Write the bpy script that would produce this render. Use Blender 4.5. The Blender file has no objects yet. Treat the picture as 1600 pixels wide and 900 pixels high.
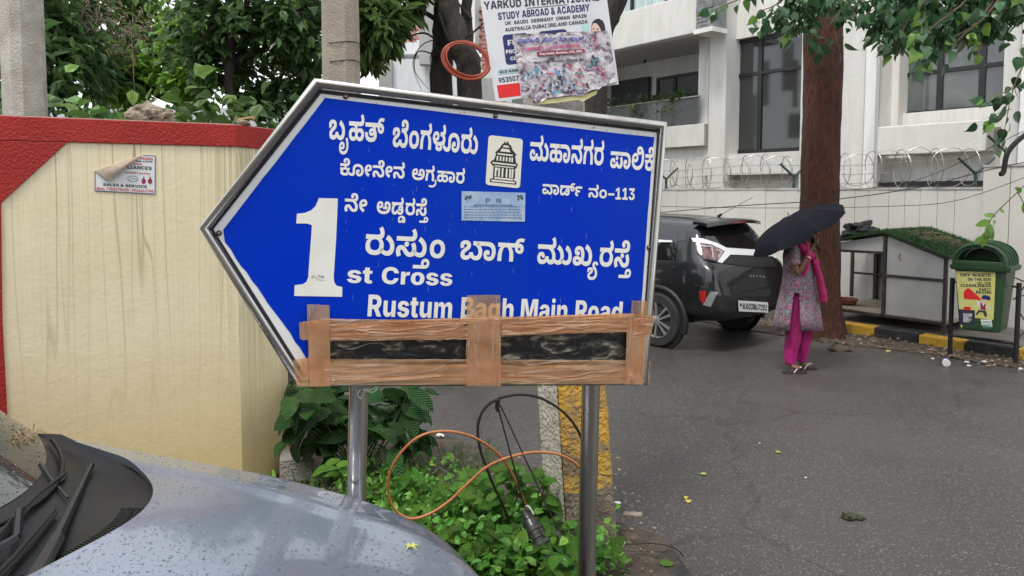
import bpy, bmesh, math, random
from mathutils import Vector as V, Matrix, geometry, noise
from mathutils.bvhtree import BVHTree
S = bpy.context.scene
COL = S.collection
R = math.radians
random.seed(7)

# ---------------------------------------------------------------- camera, sky, sun, exposure
CAMH, F, PCY, PITCH = 1.9, 1155.0, 372.7, R(3.6)
cd = bpy.data.cameras.new('camera'); cam = bpy.data.objects.new('camera', cd); COL.objects.link(cam)
cam.location = (0, 0, CAMH); cam.rotation_euler = (R(90) - PITCH, 0, 0)
cd.sensor_width = 36; cd.lens = 36 * F / 1600; cd.shift_y = (PCY - 450) / 1600; cd.clip_start = 0.05; cd.clip_end = 2000
S.camera = cam
w = bpy.data.worlds.new('World'); S.world = w; w.use_nodes = True
nt = w.node_tree; nt.nodes.clear()
SUN_EL, SUN_AZ = R(62), R(215)          # compass-like azimuth, measured clockwise from +Y
sky = nt.nodes.new('ShaderNodeTexSky'); sky.sky_type = 'NISHITA'; sky.sun_disc = False
sky.sun_elevation = SUN_EL; sky.sun_rotation = SUN_AZ
mx = nt.nodes.new('ShaderNodeMix'); mx.data_type = 'RGBA'; mx.inputs[0].default_value = 0.9
mx.inputs[7].default_value = (9.0, 9.3, 9.7, 1)          # even cloud cover
bg = nt.nodes.new('ShaderNodeBackground'); bg.inputs[1].default_value = 0.12
wo = nt.nodes.new('ShaderNodeOutputWorld')
nt.links.new(sky.outputs[0], mx.inputs[6]); nt.links.new(mx.outputs[2], bg.inputs[0]); nt.links.new(bg.outputs[0], wo.inputs[0])
ld = bpy.data.lights.new('sun', 'SUN'); ld.energy = 1.5; ld.angle = R(14); ld.color = (1, .96, .9)
sun = bpy.data.objects.new('sun', ld); COL.objects.link(sun)
sd = V((math.sin(SUN_AZ) * math.cos(SUN_EL), math.cos(SUN_AZ) * math.cos(SUN_EL), math.sin(SUN_EL)))
sun.rotation_euler = sd.to_track_quat('Z', 'Y').to_euler(); sun.location = (0, -5, 20)
S.view_settings.view_transform = 'Standard'; S.view_settings.look = 'None'
S.view_settings.exposure = 0.6; S.view_settings.gamma = 1.0; S.view_settings.use_curve_mapping = False
S.render.engine = 'CYCLES'
S.cycles.max_bounces = 6; S.cycles.transparent_max_bounces = 12

# ---------------------------------------------------------------- measuring helpers
CAM = V((0, 0, CAMH)); FW = V((0, math.cos(PITCH), -math.sin(PITCH))); UP = V((0, math.sin(PITCH), math.cos(PITCH)))
def ray(px, py): return (V((1, 0, 0)) * ((px - 800) / F) + UP * ((PCY - py) / F) + FW)
def PY(px, py, y): d = ray(px, py); return CAM + d * (y / d.y)
def G(px, py, z=0.0): d = ray(px, py); return CAM + d * ((z - CAMH) / d.z)
def PL(px, py, p, n): d = ray(px, py); return CAM + d * ((p - CAM).dot(n) / d.dot(n))
U_ = V((-.6018, .7986, 0)); N_ = V((.7986, .6018, 0))      # along / across the far side of the road
def ST(s, t, z=0.0): return U_ * s + N_ * t + V((0, 0, z))
def sx(px, t):                                             # distance along the far wall line t that shows at column px
    r = (px - 800) / F
    return (N_.x * t - N_.y * t * r) / (-U_.x + U_.y * r)
def STz(px, py, t): return PL(px, py, ST(0, t), N_)

# ---------------------------------------------------------------- materials
MATS = {}
def mat(name, col, rough=.7, col2=None, nscale=6, detail=6, mix=(.35, .65), bump=0, bscale=40, metal=0, spec=.5, coat=0,
        coat_r=.05, space='POS', stretch=None, alpha=None, trans=0, ior=None, island=0, emit=None, rough2=None, sub=None):
    if name in MATS: return MATS[name]
    m = bpy.data.materials.new(name); m.use_nodes = True; MATS[name] = m
    t = m.node_tree; b = t.nodes['Principled BSDF']; L = t.links.new
    c1 = (*col, 1)
    b.inputs['Base Color'].default_value = c1; b.inputs['Roughness'].default_value = rough; b.inputs['Metallic'].default_value = metal
    b.inputs['Specular IOR Level'].default_value = spec; b.inputs['Coat Weight'].default_value = coat; b.inputs['Coat Roughness'].default_value = coat_r
    if alpha is not None: b.inputs['Alpha'].default_value = alpha
    if trans: b.inputs['Transmission Weight'].default_value = trans
    if ior: b.inputs['IOR'].default_value = ior
    if emit: b.inputs['Emission Color'].default_value = (*emit[:3], 1); b.inputs['Emission Strength'].default_value = emit[3]
    vec = None
    if space == 'POS': vec = t.nodes.new('ShaderNodeNewGeometry').outputs['Position']
    else: vec = t.nodes.new('ShaderNodeTexCoord').outputs['Object']
    if stretch:
        mp = t.nodes.new('ShaderNodeMapping'); mp.inputs['Scale'].default_value = stretch; L(vec, mp.inputs[0]); vec = mp.outputs[0]
    out = None
    if col2 is not None:
        n = t.nodes.new('ShaderNodeTexNoise'); n.inputs['Scale'].default_value = nscale; n.inputs['Detail'].default_value = detail
        n.inputs['Roughness'].default_value = .65; L(vec, n.inputs['Vector'])
        r = t.nodes.new('ShaderNodeMapRange'); r.inputs[1].default_value = mix[0]; r.inputs[2].default_value = mix[1]; L(n.outputs[0], r.inputs[0])
        x = t.nodes.new('ShaderNodeMix'); x.data_type = 'RGBA'; x.inputs[6].default_value = c1; x.inputs[7].default_value = (*col2, 1)
        L(r.outputs[0], x.inputs[0]); out = x.outputs[2]
        if rough2 is not None:
            q = t.nodes.new('ShaderNodeMapRange'); q.inputs[3].default_value = rough; q.inputs[4].default_value = rough2
            L(r.outputs[0], q.inputs[0]); L(q.outputs[0], b.inputs['Roughness'])
    if island:
        g = t.nodes.new('ShaderNodeNewGeometry'); h = t.nodes.new('ShaderNodeHueSaturation')
        oi = t.nodes.new('ShaderNodeObjectInfo'); ad = t.nodes.new('ShaderNodeMath'); ad.operation = 'ADD'; fr = t.nodes.new('ShaderNodeMath'); fr.operation = 'FRACT'
        L(g.outputs['Random Per Island'], ad.inputs[0]); L(oi.outputs['Random'], ad.inputs[1]); L(ad.outputs[0], fr.inputs[0])
        a1 = t.nodes.new('ShaderNodeMapRange'); a1.inputs[3].default_value = 1 - island; a1.inputs[4].default_value = 1 + island * 1.3
        a2 = t.nodes.new('ShaderNodeMapRange'); a2.inputs[3].default_value = .5 - island * .05; a2.inputs[4].default_value = .5 + island * .05
        m2 = t.nodes.new('ShaderNodeMath'); m2.operation = 'MULTIPLY'; m2.inputs[1].default_value = 7.13; f2 = t.nodes.new('ShaderNodeMath'); f2.operation = 'FRACT'
        L(fr.outputs[0], a1.inputs[0]); L(fr.outputs[0], m2.inputs[0]); L(m2.outputs[0], f2.inputs[0]); L(f2.outputs[0], a2.inputs[0])
        L(a1.outputs[0], h.inputs['Value']); L(a2.outputs[0], h.inputs['Hue'])
        if out: L(out, h.inputs['Color'])
        else: h.inputs['Color'].default_value = c1
        out = h.outputs[0]
    if out: L(out, b.inputs['Base Color'])
    if bump:
        n = t.nodes.new('ShaderNodeTexNoise'); n.inputs['Scale'].default_value = bscale; n.inputs['Detail'].default_value = 5
        L(vec, n.inputs['Vector']); u = t.nodes.new('ShaderNodeBump'); u.inputs['Strength'].default_value = min(1, bump); u.inputs['Distance'].default_value = .01 * max(1, bump)
        L(n.outputs[0], u.inputs['Height']); L(u.outputs[0], b.inputs['Normal'])
    if sub: # light through thin leaves
        tr = t.nodes.new('ShaderNodeBsdfTranslucent'); ms = t.nodes.new('ShaderNodeMixShader'); ms.inputs[0].default_value = sub
        if out: L(out, tr.inputs[0])
        else: tr.inputs[0].default_value = c1
        o = t.nodes['Material Output']; L(b.outputs[0], ms.inputs[1]); L(tr.outputs[0], ms.inputs[2]); L(ms.outputs[0], o.inputs[0])
    return m

# ---------------------------------------------------------------- mesh building
class MB:
    def __init__(s): s.v = []; s.f = []
    def add(s, vs, fs):
        k = len(s.v); s.v += [V(p) for p in vs]; s.f += [[i + k for i in f] for f in fs]; return s
    def box(s, o, a, b, c):
        o, a, b, c = V(o), V(a), V(b), V(c)
        if a.cross(b).dot(c) < 0: a, b = b, a
        return s.add([o, o+a, o+a+b, o+b, o+c, o+a+c, o+a+b+c, o+b+c], [(3,2,1,0),(4,5,6,7),(0,1,5,4),(1,2,6,5),(2,3,7,6),(3,0,4,7)])
    def cbox(s, c, a, b, d): c, a, b, d = V(c), V(a), V(b), V(d); return s.box(c - (a+b+d)/2, a, b, d)
    def stbox(s, s0, s1, t0, t1, z0, z1): return s.box(ST(s0, t0, z0), U_*(s1-s0), N_*(t1-t0), V((0,0,z1-z0)))
    def prism(s, poly, vec):
        n = len(poly); vec = V(vec); poly = [V(p) for p in poly]
        nn = V((0,0,0))
        for i in range(n): nn += poly[i].cross(poly[(i+1) % n])
        if nn.dot(vec) < 0: poly = poly[::-1]
        return s.add(poly + [p + vec for p in poly], [list(range(n))[::-1], list(range(n, 2*n))] + [(i, (i+1) % n, (i+1) % n + n, i + n) for i in range(n)])
    def quad(s, a, b, c, d): return s.add([a, b, c, d], [(0,1,2,3)])
    def tube(s, path, r, n=8, closed=False, caps=True, sq=None):
        path = [V(p) for p in path]; m = len(path); rs = r if isinstance(r, (list, tuple)) else [r]*m
        rings = []; pu = None
        for i, p in enumerate(path):
            a = path[(i-1) % m] if (closed or i) else None; b = path[(i+1) % m] if (closed or i < m-1) else None
            d1 = (p-a).normalized() if a else (b-p).normalized(); d2 = (b-p).normalized() if b else d1
            d = d1 + d2
            d = d.normalized() if d.length > 1e-6 else d1
            if pu is None:
                pu = d.orthogonal().normalized() if sq is None else (V(sq) - d*V(sq).dot(d)).normalized()
            else:
                pu = (pu - d*pu.dot(d)) if sq is None else (V(sq) - d*V(sq).dot(d))
                pu = pu.normalized() if pu.length > 1e-6 else d.orthogonal().normalized()
            w_ = d.cross(pu); ring = []
            cs = max(.35, d.dot(d1)); bend = (d2 - d1)
            for k in range(n):
                an = 2*math.pi*(k+.5)/n; q = pu*math.cos(an)*rs[i] + w_*math.sin(an)*rs[i]
                if bend.length > .15:                     # mitre
                    bn = bend.normalized(); bn = (bn - d*bn.dot(d))
                    if bn.length > 1e-6: bn.normalize(); q += bn*q.dot(bn)*(1/cs - 1)
                ring.append(p + q)
            rings.append(ring)
        k = len(s.v)
        for g in rings: s.v += g
        for i in range(m if closed else m-1):
            for j in range(n):
                a, b = k+i*n+j, k+i*n+(j+1) % n; c, d = k+((i+1) % m)*n+(j+1) % n, k+((i+1) % m)*n+j
                s.f.append([a, b, c, d])
        if caps and not closed: s.f.append([k+j for j in range(n)][::-1]); s.f.append([k+(m-1)*n+j for j in range(n)])
        return s
    def lathe(s, base, axis, prof, n=16, ref=None, sc=(1, 1)):
        axis = V(axis).normalized(); u = axis.orthogonal().normalized() if ref is None else (V(ref) - axis*V(ref).dot(axis)).normalized(); w_ = axis.cross(u); k = len(s.v)
        for r, h in prof:
            for j in range(n):
                a = 2*math.pi*j/n; s.v.append(V(base) + axis*h + u*math.cos(a)*r*sc[0] + w_*math.sin(a)*r*sc[1])
        for i in range(len(prof)-1):
            for j in range(n): s.f.append([k+i*n+j, k+i*n+(j+1) % n, k+(i+1)*n+(j+1) % n, k+(i+1)*n+j])
        s.f.append([k+j for j in range(n)][::-1]); s.f.append([k+(len(prof)-1)*n+j for j in range(n)])
        return s
    def grid(s, fn, nu, nv, flip=False):
        k = len(s.v)
        for i in range(nu+1):
            for j in range(nv+1): s.v.append(V(fn(i/nu, j/nv)))
        for i in range(nu):
            for j in range(nv):
                a = k+i*(nv+1)+j; q = [a, a+nv+1, a+nv+2, a+1]
                s.f.append(q[::-1] if flip else q)
        return s
    def blob(s, c, r, seed=0, amp=.25, sub=2, fr=1.5):
        bm = bmesh.new(); bmesh.ops.create_icosphere(bm, subdivisions=sub, radius=1)
        r = V(r) if not isinstance(r, (int, float)) else V((r, r, r)); k = len(s.v)
        for v in bm.verts:
            p = v.co.copy(); p *= 1 + amp*noise.noise(p*fr + V((seed*3.1, seed*1.7, seed)))
            s.v.append(V(c) + V((p.x*r.x, p.y*r.y, p.z*r.z)))
        s.f += [[v.index + k for v in f.verts] for f in bm.faces]; bm.free(); return s
ORG = {}
def org(o): return ORG.get(o.name, V((0,0,0))) if o else V((0,0,0))
def props(o, label=None, cat=None, group=None, kind=None):
    if label: o['label'] = label
    if cat: o['category'] = cat
    if group: o['group'] = group
    if kind: o['kind'] = kind
    return o
def T(name, label, cat, loc=(0,0,0), group=None, kind=None):
    o = bpy.data.objects.new(name, None); COL.objects.link(o); o.location = loc; o.empty_display_size = .1
    ORG[o.name] = V(loc); return props(o, label, cat, group, kind)
def mesh(mb, name, m, smooth=None, bev=0):
    me = bpy.data.meshes.new(name); me.from_pydata([tuple(v) for v in mb.v], [], mb.f); me.validate()
    for x in (m if isinstance(m, list) else [m]): me.materials.append(x)
    if smooth is not None:
        me.shade_smooth()
        if smooth < 179: me.set_sharp_from_angle(angle=R(smooth))
    me.update(); return me
def P(mb, name, m, parent=None, smooth=None, loc=None, bev=0, fix=True, **kw):
    """link an MB given in world coordinates as one mesh object under parent"""
    if parent is not None: o0 = org(parent); l0 = V((0,0,0))
    else:
        if loc is None:
            xs = [v.x for v in mb.v]; ys = [v.y for v in mb.v]; loc = ((min(xs)+max(xs))/2, (min(ys)+max(ys))/2, min(v.z for v in mb.v))
        o0 = V(loc); l0 = V(loc)
    q = MB(); q.v = [v - o0 for v in mb.v]; q.f = mb.f
    o = bpy.data.objects.new(name, mesh(q, name, m, smooth)); COL.objects.link(o)
    o.location = l0; o.parent = parent; ORG[o.name] = o0
    if bev:
        d = o.modifiers.new('bevel', 'BEVEL'); d.width = bev; d.segments = 2; d.limit_method = 'ANGLE'; d.angle_limit = R(40)
    return props(o, **kw)
def tree_copy(o, parent=None):
    c = o.copy(); COL.objects.link(c); c.parent = parent; ORG[c.name] = org(o)
    for ch in list(o.children): tree_copy(ch, c)
    return c
def structure(mb, name, m, **k): return P(mb, name, m, kind='structure', loc=(0,0,0), **k)
def bez(pts, n=8):
    """Catmull-Rom through points"""
    pts = [V(p) for p in pts]; o = []
    for i in range(len(pts)-1):
        a, b, c, d = pts[max(0, i-1)], pts[i], pts[i+1], pts[min(len(pts)-1, i+2)]
        for k in range(n):
            t = k/n; o.append(.5*((2*b) + (c-a)*t + (2*a-5*b+4*c-d)*t*t + (3*b-a-3*c+d)*t**3))
    o.append(pts[-1]); return o
def bvh(o):
    bpy.context.view_layer.update(); dg = bpy.context.evaluated_depsgraph_get(); e = o.evaluated_get(dg); me = e.to_mesh()
    mw = o.matrix_world; b = BVHTree.FromPolygons([mw @ v.co for v in me.vertices], [list(p.vertices) for p in me.polygons]); e.to_mesh_clear(); return b

# ---------------------------------------------------------------- lettering: glyph outlines (units 1/500 em), quadratic curves
GL = {
'k.a': [479, [[473,59,570,59,706,80,778,128,779,167,778,182,762,208,728,225,701,225,682,225,654,213,655,199,654,188,676,171,708,160,727,157,727,105,439,105,439,160,575,160,560,166,538,183,526,201,527,210,526,230,560,262,634,282,699,282,770,282,872,252,928,199,929,166,928,105,816,30,614,-6,471,-6,326,-6,130,36,32,109,33,156,32,196,94,252,206,282,277,282,328,282,402,261,444,224,445,200,444,175,402,139,318,120,259,120,218,120,156,132,110,149,95,157,121,208,128,202,156,186,198,174,229,174,274,174,318,191,319,203,318,215,290,228,269,228,224,228,172,192,173,158,173,153,172,137,204,104,272,76,388,59]]],
'k.aavowelsign': [254, [[473,124,472,83,410,25,300,-6,227,-6,158,-6,64,16,16,56,17,84,16,105,48,137,108,155,149,155,198,155,246,133,247,115,246,99,212,80,181,80,162,80,124,88,117,98,129,103,128,101,126,94,127,90,126,78,162,54,209,54,248,54,300,70,326,102,327,124,326,146,300,179,275,189,256,197,210,207,136,213,77,213,-249,213,-249,276,105,276,180,276,288,267,362,248,393,234,432,214,472,160]]],
'k.anusvara': [304, [[301,-6,222,-6,100,24,32,83,33,126,32,164,94,224,216,258,307,258,396,258,516,223,576,163,577,126,576,85,512,26,388,-6],[303,56,368,56,430,96,431,126,430,159,366,198,307,198,262,198,206,179,180,147,181,127,180,95,244,56]]],
'k.ba': [445, [[631,-6,578,-6,502,6,440,33,409,54,477,56,440,30,362,3,280,-6,235,-6,172,-6,90,16,48,50,49,70,48,92,76,125,146,154,207,172,240,182,272,199,273,209,272,214,262,222,240,226,221,226,190,226,162,214,163,204,162,198,170,184,177,179,55,157,40,168,24,197,25,211,24,231,66,263,156,282,227,282,298,282,382,260,418,228,419,211,418,192,390,163,324,135,267,118,222,105,196,90,197,80,196,69,228,58,263,58,316,58,374,87,377,110,509,110,512,83,570,58,607,58,656,58,708,89,709,116,708,142,666,181,590,210,543,221,621,283,688,267,794,219,856,155,857,115,856,79,804,24,704,-6]]],
'k.banocrest': [449, [[235,-6,172,-6,90,16,48,50,49,70,48,92,76,125,146,154,207,172,240,182,272,199,273,209,272,214,262,222,240,226,221,226,190,226,162,214,163,204,162,198,170,184,177,179,55,157,40,168,24,197,25,211,24,231,66,263,156,282,227,282,298,282,382,260,418,228,419,211,418,192,390,163,324,135,267,118,222,105,196,90,197,80,196,69,228,58,263,58,316,58,374,87,377,110,509,110,512,83,572,58,613,58,662,58,714,89,715,116,714,141,672,180,596,210,549,221,615,263,682,247,794,206,862,151,863,113,862,78,812,24,706,-6,625,-6,576,-6,502,6,440,32,409,54,477,56,440,30,362,3,280,-6],[501,213,501,276,729,276,729,213]]],
'k.bevowel': [449, [[235,-6,172,-6,90,16,48,50,49,70,48,92,76,125,146,154,207,172,240,182,272,199,273,209,272,214,262,222,240,226,221,226,190,226,162,214,163,204,162,198,170,184,177,179,55,157,40,168,24,197,25,211,24,231,66,263,156,282,227,282,298,282,382,260,418,228,419,211,418,192,390,163,324,135,267,118,222,105,196,90,197,80,196,69,228,58,263,58,316,58,374,87,377,110,509,110,512,83,572,58,613,58,662,58,714,89,715,116,714,141,672,180,596,210,549,221,619,266,688,250,796,208,862,151,863,113,862,78,812,24,706,-6,625,-6,576,-6,502,6,440,32,409,54,477,56,440,30,362,3,280,-6],[503,213,503,276,575,276,634,276,688,284,703,290,714,296,724,311,725,319,724,334,688,354,653,354,620,354,574,338,575,323,574,321,576,316,577,312,543,339,550,345,572,349,583,349,606,349,640,333,641,321,640,307,604,291,567,291,524,291,480,316,481,336,480,354,520,385,602,404,663,404,726,404,816,379,862,336,863,309,862,286,832,252,805,239,790,233,740,221,656,213,593,213]]],
'k.dda': [419, [[229,-6,140,-6,36,51,37,106,36,133,68,178,132,214,181,225,209,213,37,213,37,276,535,276,588,276,632,280,643,284,656,288,664,299,665,307,664,321,636,346,611,361,723,394,770,364,804,318,805,293,804,281,788,250,763,238,748,232,720,224,686,218,667,216,671,231,702,227,754,205,782,174,783,157,782,148,776,133,771,126,766,124,748,124,745,120,716,106,648,85,599,85,562,85,498,97,460,123,461,141,460,169,536,196,595,196,628,196,668,189,689,183,744,171,806,123,807,90,806,59,746,15,650,-6,595,-6,520,-6,420,23,383,52,447,56,412,32,344,5,272,-6],[259,58,296,58,340,85,347,106,479,106,484,82,532,58,579,58,600,58,642,65,670,84,671,103,670,117,656,142,626,157,601,157,584,157,566,150,567,143,566,135,590,129,607,129,620,129,646,134,662,148,663,159,662,170,642,189,590,204,506,213,443,213,415,213,360,213,274,198,214,172,184,133,185,110,184,83,222,58]]],
'k.ddasubscript': [33, [[-237,-188,-278,-188,-334,-169,-360,-137,-359,-119,-360,-89,-298,-45,-188,-22,-111,-22,-10,-22,102,-62,111,-93,105,-87,118,-95,132,-116,133,-128,132,-149,94,-175,32,-188,-1,-188,-42,-188,-102,-173,-125,-160,-113,-160,-140,-174,-202,-188],[-217,-144,-198,-144,-174,-133,-165,-125,-73,-125,-66,-136,-36,-146,-9,-146,6,-146,30,-140,44,-129,45,-121,44,-118,44,-114,43,-112,55,-127,44,-130,16,-135,-5,-135,-44,-135,-96,-117,-95,-99,-96,-90,-78,-75,-36,-66,1,-66,10,-66,24,-67,29,-67,-21,-72,-38,-69,-84,-65,-105,-65,-119,-65,-184,-65,-262,-94,-261,-117,-262,-131,-236,-144],[5,-106,14,-106,30,-101,35,-96,28,-93,14,-89,5,-89,-6,-89,-20,-93,-19,-97,-20,-102,-4,-106]]],
'k.ddavirama': [602, [[229,-6,140,-6,36,51,37,106,36,133,68,178,132,214,181,225,209,213,37,213,37,276,691,276,691,213,675,213,671,231,702,227,754,205,782,174,783,157,782,148,776,133,771,126,766,124,748,124,745,120,716,106,648,85,599,85,562,85,498,97,460,123,461,141,460,169,536,196,595,196,628,196,668,189,689,183,744,171,806,123,807,90,806,59,746,15,650,-6,595,-6,520,-6,420,23,383,52,447,56,412,32,344,5,272,-6],[259,58,296,58,340,85,347,106,479,106,484,82,532,58,579,58,600,58,642,65,670,84,671,103,670,117,656,142,626,157,601,157,584,157,566,150,567,143,566,135,590,129,607,129,620,129,646,134,662,148,663,159,662,170,642,189,590,204,506,213,443,213,413,213,358,213,274,198,214,172,184,133,185,110,184,83,222,58],[1023,122,936,122,836,174,837,224,837,230,836,271,894,327,1000,355,1069,355,1118,355,1190,346,1217,340,1155,293,1136,297,1096,302,1071,302,1042,302,990,290,960,260,961,232,961,212,960,195,986,172,1019,172,1036,172,1060,181,1061,191,1060,196,1050,205,1043,207,1034,210,1006,213,983,213,663,213,663,276,971,276,1024,276,1106,266,1139,252,1160,242,1184,214,1185,195,1184,158,1094,122]]],
'k.ga': [351, [[353,213,316,213,264,195,232,165,221,145,214,134,206,105,202,67,203,41,203,0,47,0,47,56,46,94,72,160,138,210,199,224,227,213,43,213,43,276,387,276,440,276,484,280,495,284,508,288,516,299,517,307,516,321,486,346,461,361,573,394,622,364,656,319,657,293,656,277,632,245,572,221,517,216,533,220,588,201,640,150,656,90,657,57,657,0,501,0,501,40,500,69,496,109,488,139,481,150,460,179,400,213]]],
'k.gavirama': [531, [[537,276,537,210,529,213,545,213,588,197,636,149,656,90,657,57,657,0,501,0,501,40,500,69,496,110,486,140,481,150,460,179,400,213,353,213,316,213,264,195,232,165,221,145,214,134,206,105,202,67,203,41,203,0,47,0,47,56,46,94,72,160,138,210,199,224,227,213,43,213,43,276],[881,122,794,122,694,174,695,224,695,230,694,271,752,327,858,355,927,355,976,355,1048,346,1073,340,1011,293,992,297,954,302,929,302,900,302,848,290,816,260,817,232,817,212,816,195,844,172,877,172,894,172,918,181,919,191,918,196,908,205,901,207,892,210,864,213,841,213,521,213,521,276,829,276,882,276,964,266,995,252,1018,242,1042,214,1043,195,1042,158,950,122]]],
'k.ha': [431, [[259,-6,144,-6,32,46,33,90,32,132,146,186,253,186,292,186,346,178,382,164,395,155,375,139,376,142,376,147,377,150,376,163,360,187,324,205,268,216,229,216,413,222,436,219,474,203,496,180,497,165,496,159,494,146,489,139,477,155,486,163,526,177,586,186,627,186,724,186,832,133,833,89,832,47,722,-6,605,-6,556,-6,478,5,424,26,407,40,453,40,434,27,380,6,306,-6],[269,53,316,53,362,73,363,90,362,108,314,127,273,127,238,127,198,118,178,101,179,90,178,72,226,53],[593,53,640,53,686,73,687,90,686,102,664,118,624,127,599,127,548,127,500,106,501,90,500,72,550,53],[33,213,33,276,561,276,614,276,658,280,669,284,682,288,690,299,691,307,690,321,662,346,637,361,749,394,798,364,832,318,833,293,832,281,814,250,789,238,760,225,672,213,595,213]]],
'k.hanocrest': [431, [[259,-6,144,-6,32,46,33,90,32,132,146,186,253,186,292,186,346,178,382,164,395,155,375,139,376,142,376,147,377,150,376,163,360,187,324,205,268,216,229,216,413,222,436,219,474,203,496,180,497,165,496,159,494,146,489,139,477,155,486,163,526,177,586,186,627,186,724,186,832,133,833,89,832,47,722,-6,605,-6,556,-6,478,5,424,26,407,40,453,40,434,27,380,6,306,-6],[269,53,316,53,362,73,363,90,362,108,314,127,273,127,238,127,198,118,178,101,179,90,178,72,226,53],[593,53,640,53,686,73,687,90,686,102,664,118,624,127,599,127,548,127,500,106,501,90,500,72,550,53],[33,213,33,276,691,276,691,213]]],
'k.jevowel': [434, [[621,-6,548,-6,452,23,411,54,477,56,440,30,362,3,280,-6,235,-6,172,-6,90,16,48,50,49,70,48,92,76,125,146,154,207,172,240,182,272,199,273,209,272,214,262,222,240,226,221,226,190,226,162,214,163,204,162,198,170,184,177,179,55,157,40,168,24,197,25,211,24,231,66,263,156,282,227,282,298,282,382,260,418,228,419,211,418,192,390,163,324,135,267,118,222,105,196,90,197,80,196,69,228,58,263,58,316,58,374,87,377,110,509,110,514,83,566,58,613,58,652,58,694,77,695,93,694,103,684,124,671,132,801,160,822,146,842,107,843,87,842,58,792,16,694,-6],[571,145,506,145,416,162,360,187,341,201,323,232,381,255,414,227,500,200,553,200,586,200,616,210,617,219,616,224,612,231,607,235,735,257,748,245,758,226,759,216,758,195,716,163,634,145],[497,221,497,276,555,276,614,276,668,284,683,290,694,296,704,311,705,319,704,334,666,354,633,354,600,354,554,338,555,323,554,321,556,316,557,312,523,339,530,345,552,349,561,349,586,349,620,333,621,321,620,307,584,291,545,291,504,291,458,316,459,336,458,354,500,385,580,404,643,404,706,404,796,379,842,336,843,309,842,292,814,259,785,247,770,241,724,229,638,221,569,221]]],
'k.kasubscript': [87, [[37,-188,-52,-188,-132,-156,-131,-134,-132,-119,-110,-99,-83,-89,-91,-94,-153,-94,-153,-52,13,-52,-3,-56,14,-47,32,-26,33,-12,32,-2,22,20,5,37,101,51,120,32,134,3,135,-8,134,-24,112,-48,99,-56,89,-52,229,-52,229,-94,165,-94,157,-89,182,-97,206,-118,207,-133,206,-155,128,-188],[39,-144,76,-144,110,-128,111,-117,110,-105,72,-90,39,-90,0,-90,-34,-105,-33,-117,-34,-129,0,-144]]],
'k.kevowel': [319, [[317,-6,228,-6,112,16,58,52,59,73,58,87,72,109,102,128,129,137,117,128,37,128,37,179,247,179,264,183,288,194,289,201,288,208,272,220,259,224,339,230,397,224,406,218,416,206,417,201,416,194,410,183,405,179,603,179,603,128,519,128,507,137,532,129,568,111,584,88,585,74,584,52,530,16,412,-6],[321,56,384,56,438,80,439,96,438,108,412,125,360,135,321,135,280,135,228,125,204,107,205,96,204,78,262,56],[37,213,37,276,319,276,378,276,432,284,447,290,458,296,468,311,469,319,468,334,430,354,397,354,364,354,318,338,319,323,318,321,320,316,321,312,287,339,294,345,316,349,325,349,348,349,384,333,385,321,384,307,346,291,309,291,268,291,222,316,223,336,222,354,264,385,344,404,405,404,470,404,560,379,606,336,607,309,606,286,576,252,549,239,534,233,482,221,398,213,335,213]]],
'k.kha': [462, [[645,-6,594,-6,514,3,438,22,393,38,388,40,380,44,375,45,330,60,250,82,209,82,180,82,160,73,161,68,160,61,186,51,223,51,268,51,332,66,370,93,388,129,389,149,388,173,366,207,318,226,281,226,258,226,210,214,211,201,210,198,214,189,225,184,217,181,216,195,248,208,273,208,294,208,324,192,325,181,324,162,278,142,229,142,170,142,86,173,87,208,86,231,134,264,218,282,275,282,360,282,476,249,534,189,535,149,534,122,504,74,475,55,422,20,294,-6,219,-6,124,-6,22,32,23,69,22,87,58,117,134,135,195,135,240,135,310,127,376,110,419,97,447,93,484,81,540,65,592,58,623,58,682,58,742,94,743,125,742,158,682,206,590,241,545,253,627,315,706,294,826,239,890,169,891,125,890,86,836,27,726,-6]]],
'k.lasubscript': [28, [[-243,-30,-212,-30,-164,-40,-118,-60,-93,-75,-159,-74,-128,-55,-66,-30,-11,-30,30,-30,90,-49,122,-79,123,-96,122,-117,94,-149,52,-173,31,-182,-31,-148,-6,-137,26,-115,27,-100,26,-90,2,-75,-21,-75,-50,-75,-82,-96,-83,-114,-173,-114,-178,-96,-210,-75,-235,-75,-260,-75,-284,-90,-283,-100,-284,-115,-250,-137,-225,-147,-287,-182,-322,-167,-380,-126,-379,-95,-380,-79,-348,-49,-288,-30]]],
'k.lavirama': [609, [[425,-6,298,-6,124,36,32,109,33,156,32,196,96,252,206,282,279,282,332,282,410,262,450,226,451,201,450,177,408,141,328,120,267,120,222,120,158,132,110,149,95,157,119,209,130,200,160,184,200,174,229,174,274,174,318,190,319,203,318,215,290,228,269,228,242,228,198,214,172,182,173,155,172,129,224,85,336,59,423,59,500,59,608,78,662,115,663,141,662,177,598,217,547,229,649,266,704,250,774,213,810,169,811,142,810,102,732,34,562,-6],[483,213,483,276,693,276,693,213],[1037,122,950,122,852,174,853,224,853,230,852,271,910,327,1014,355,1085,355,1134,355,1206,346,1231,340,1169,293,1150,297,1112,302,1087,302,1058,302,1006,290,974,260,975,232,975,212,974,195,1002,172,1035,172,1050,172,1074,181,1075,191,1074,196,1066,205,1059,207,1048,210,1020,213,999,213,679,213,679,276,987,276,1040,276,1122,266,1153,252,1176,242,1200,214,1201,195,1200,158,1108,122]]],
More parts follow.
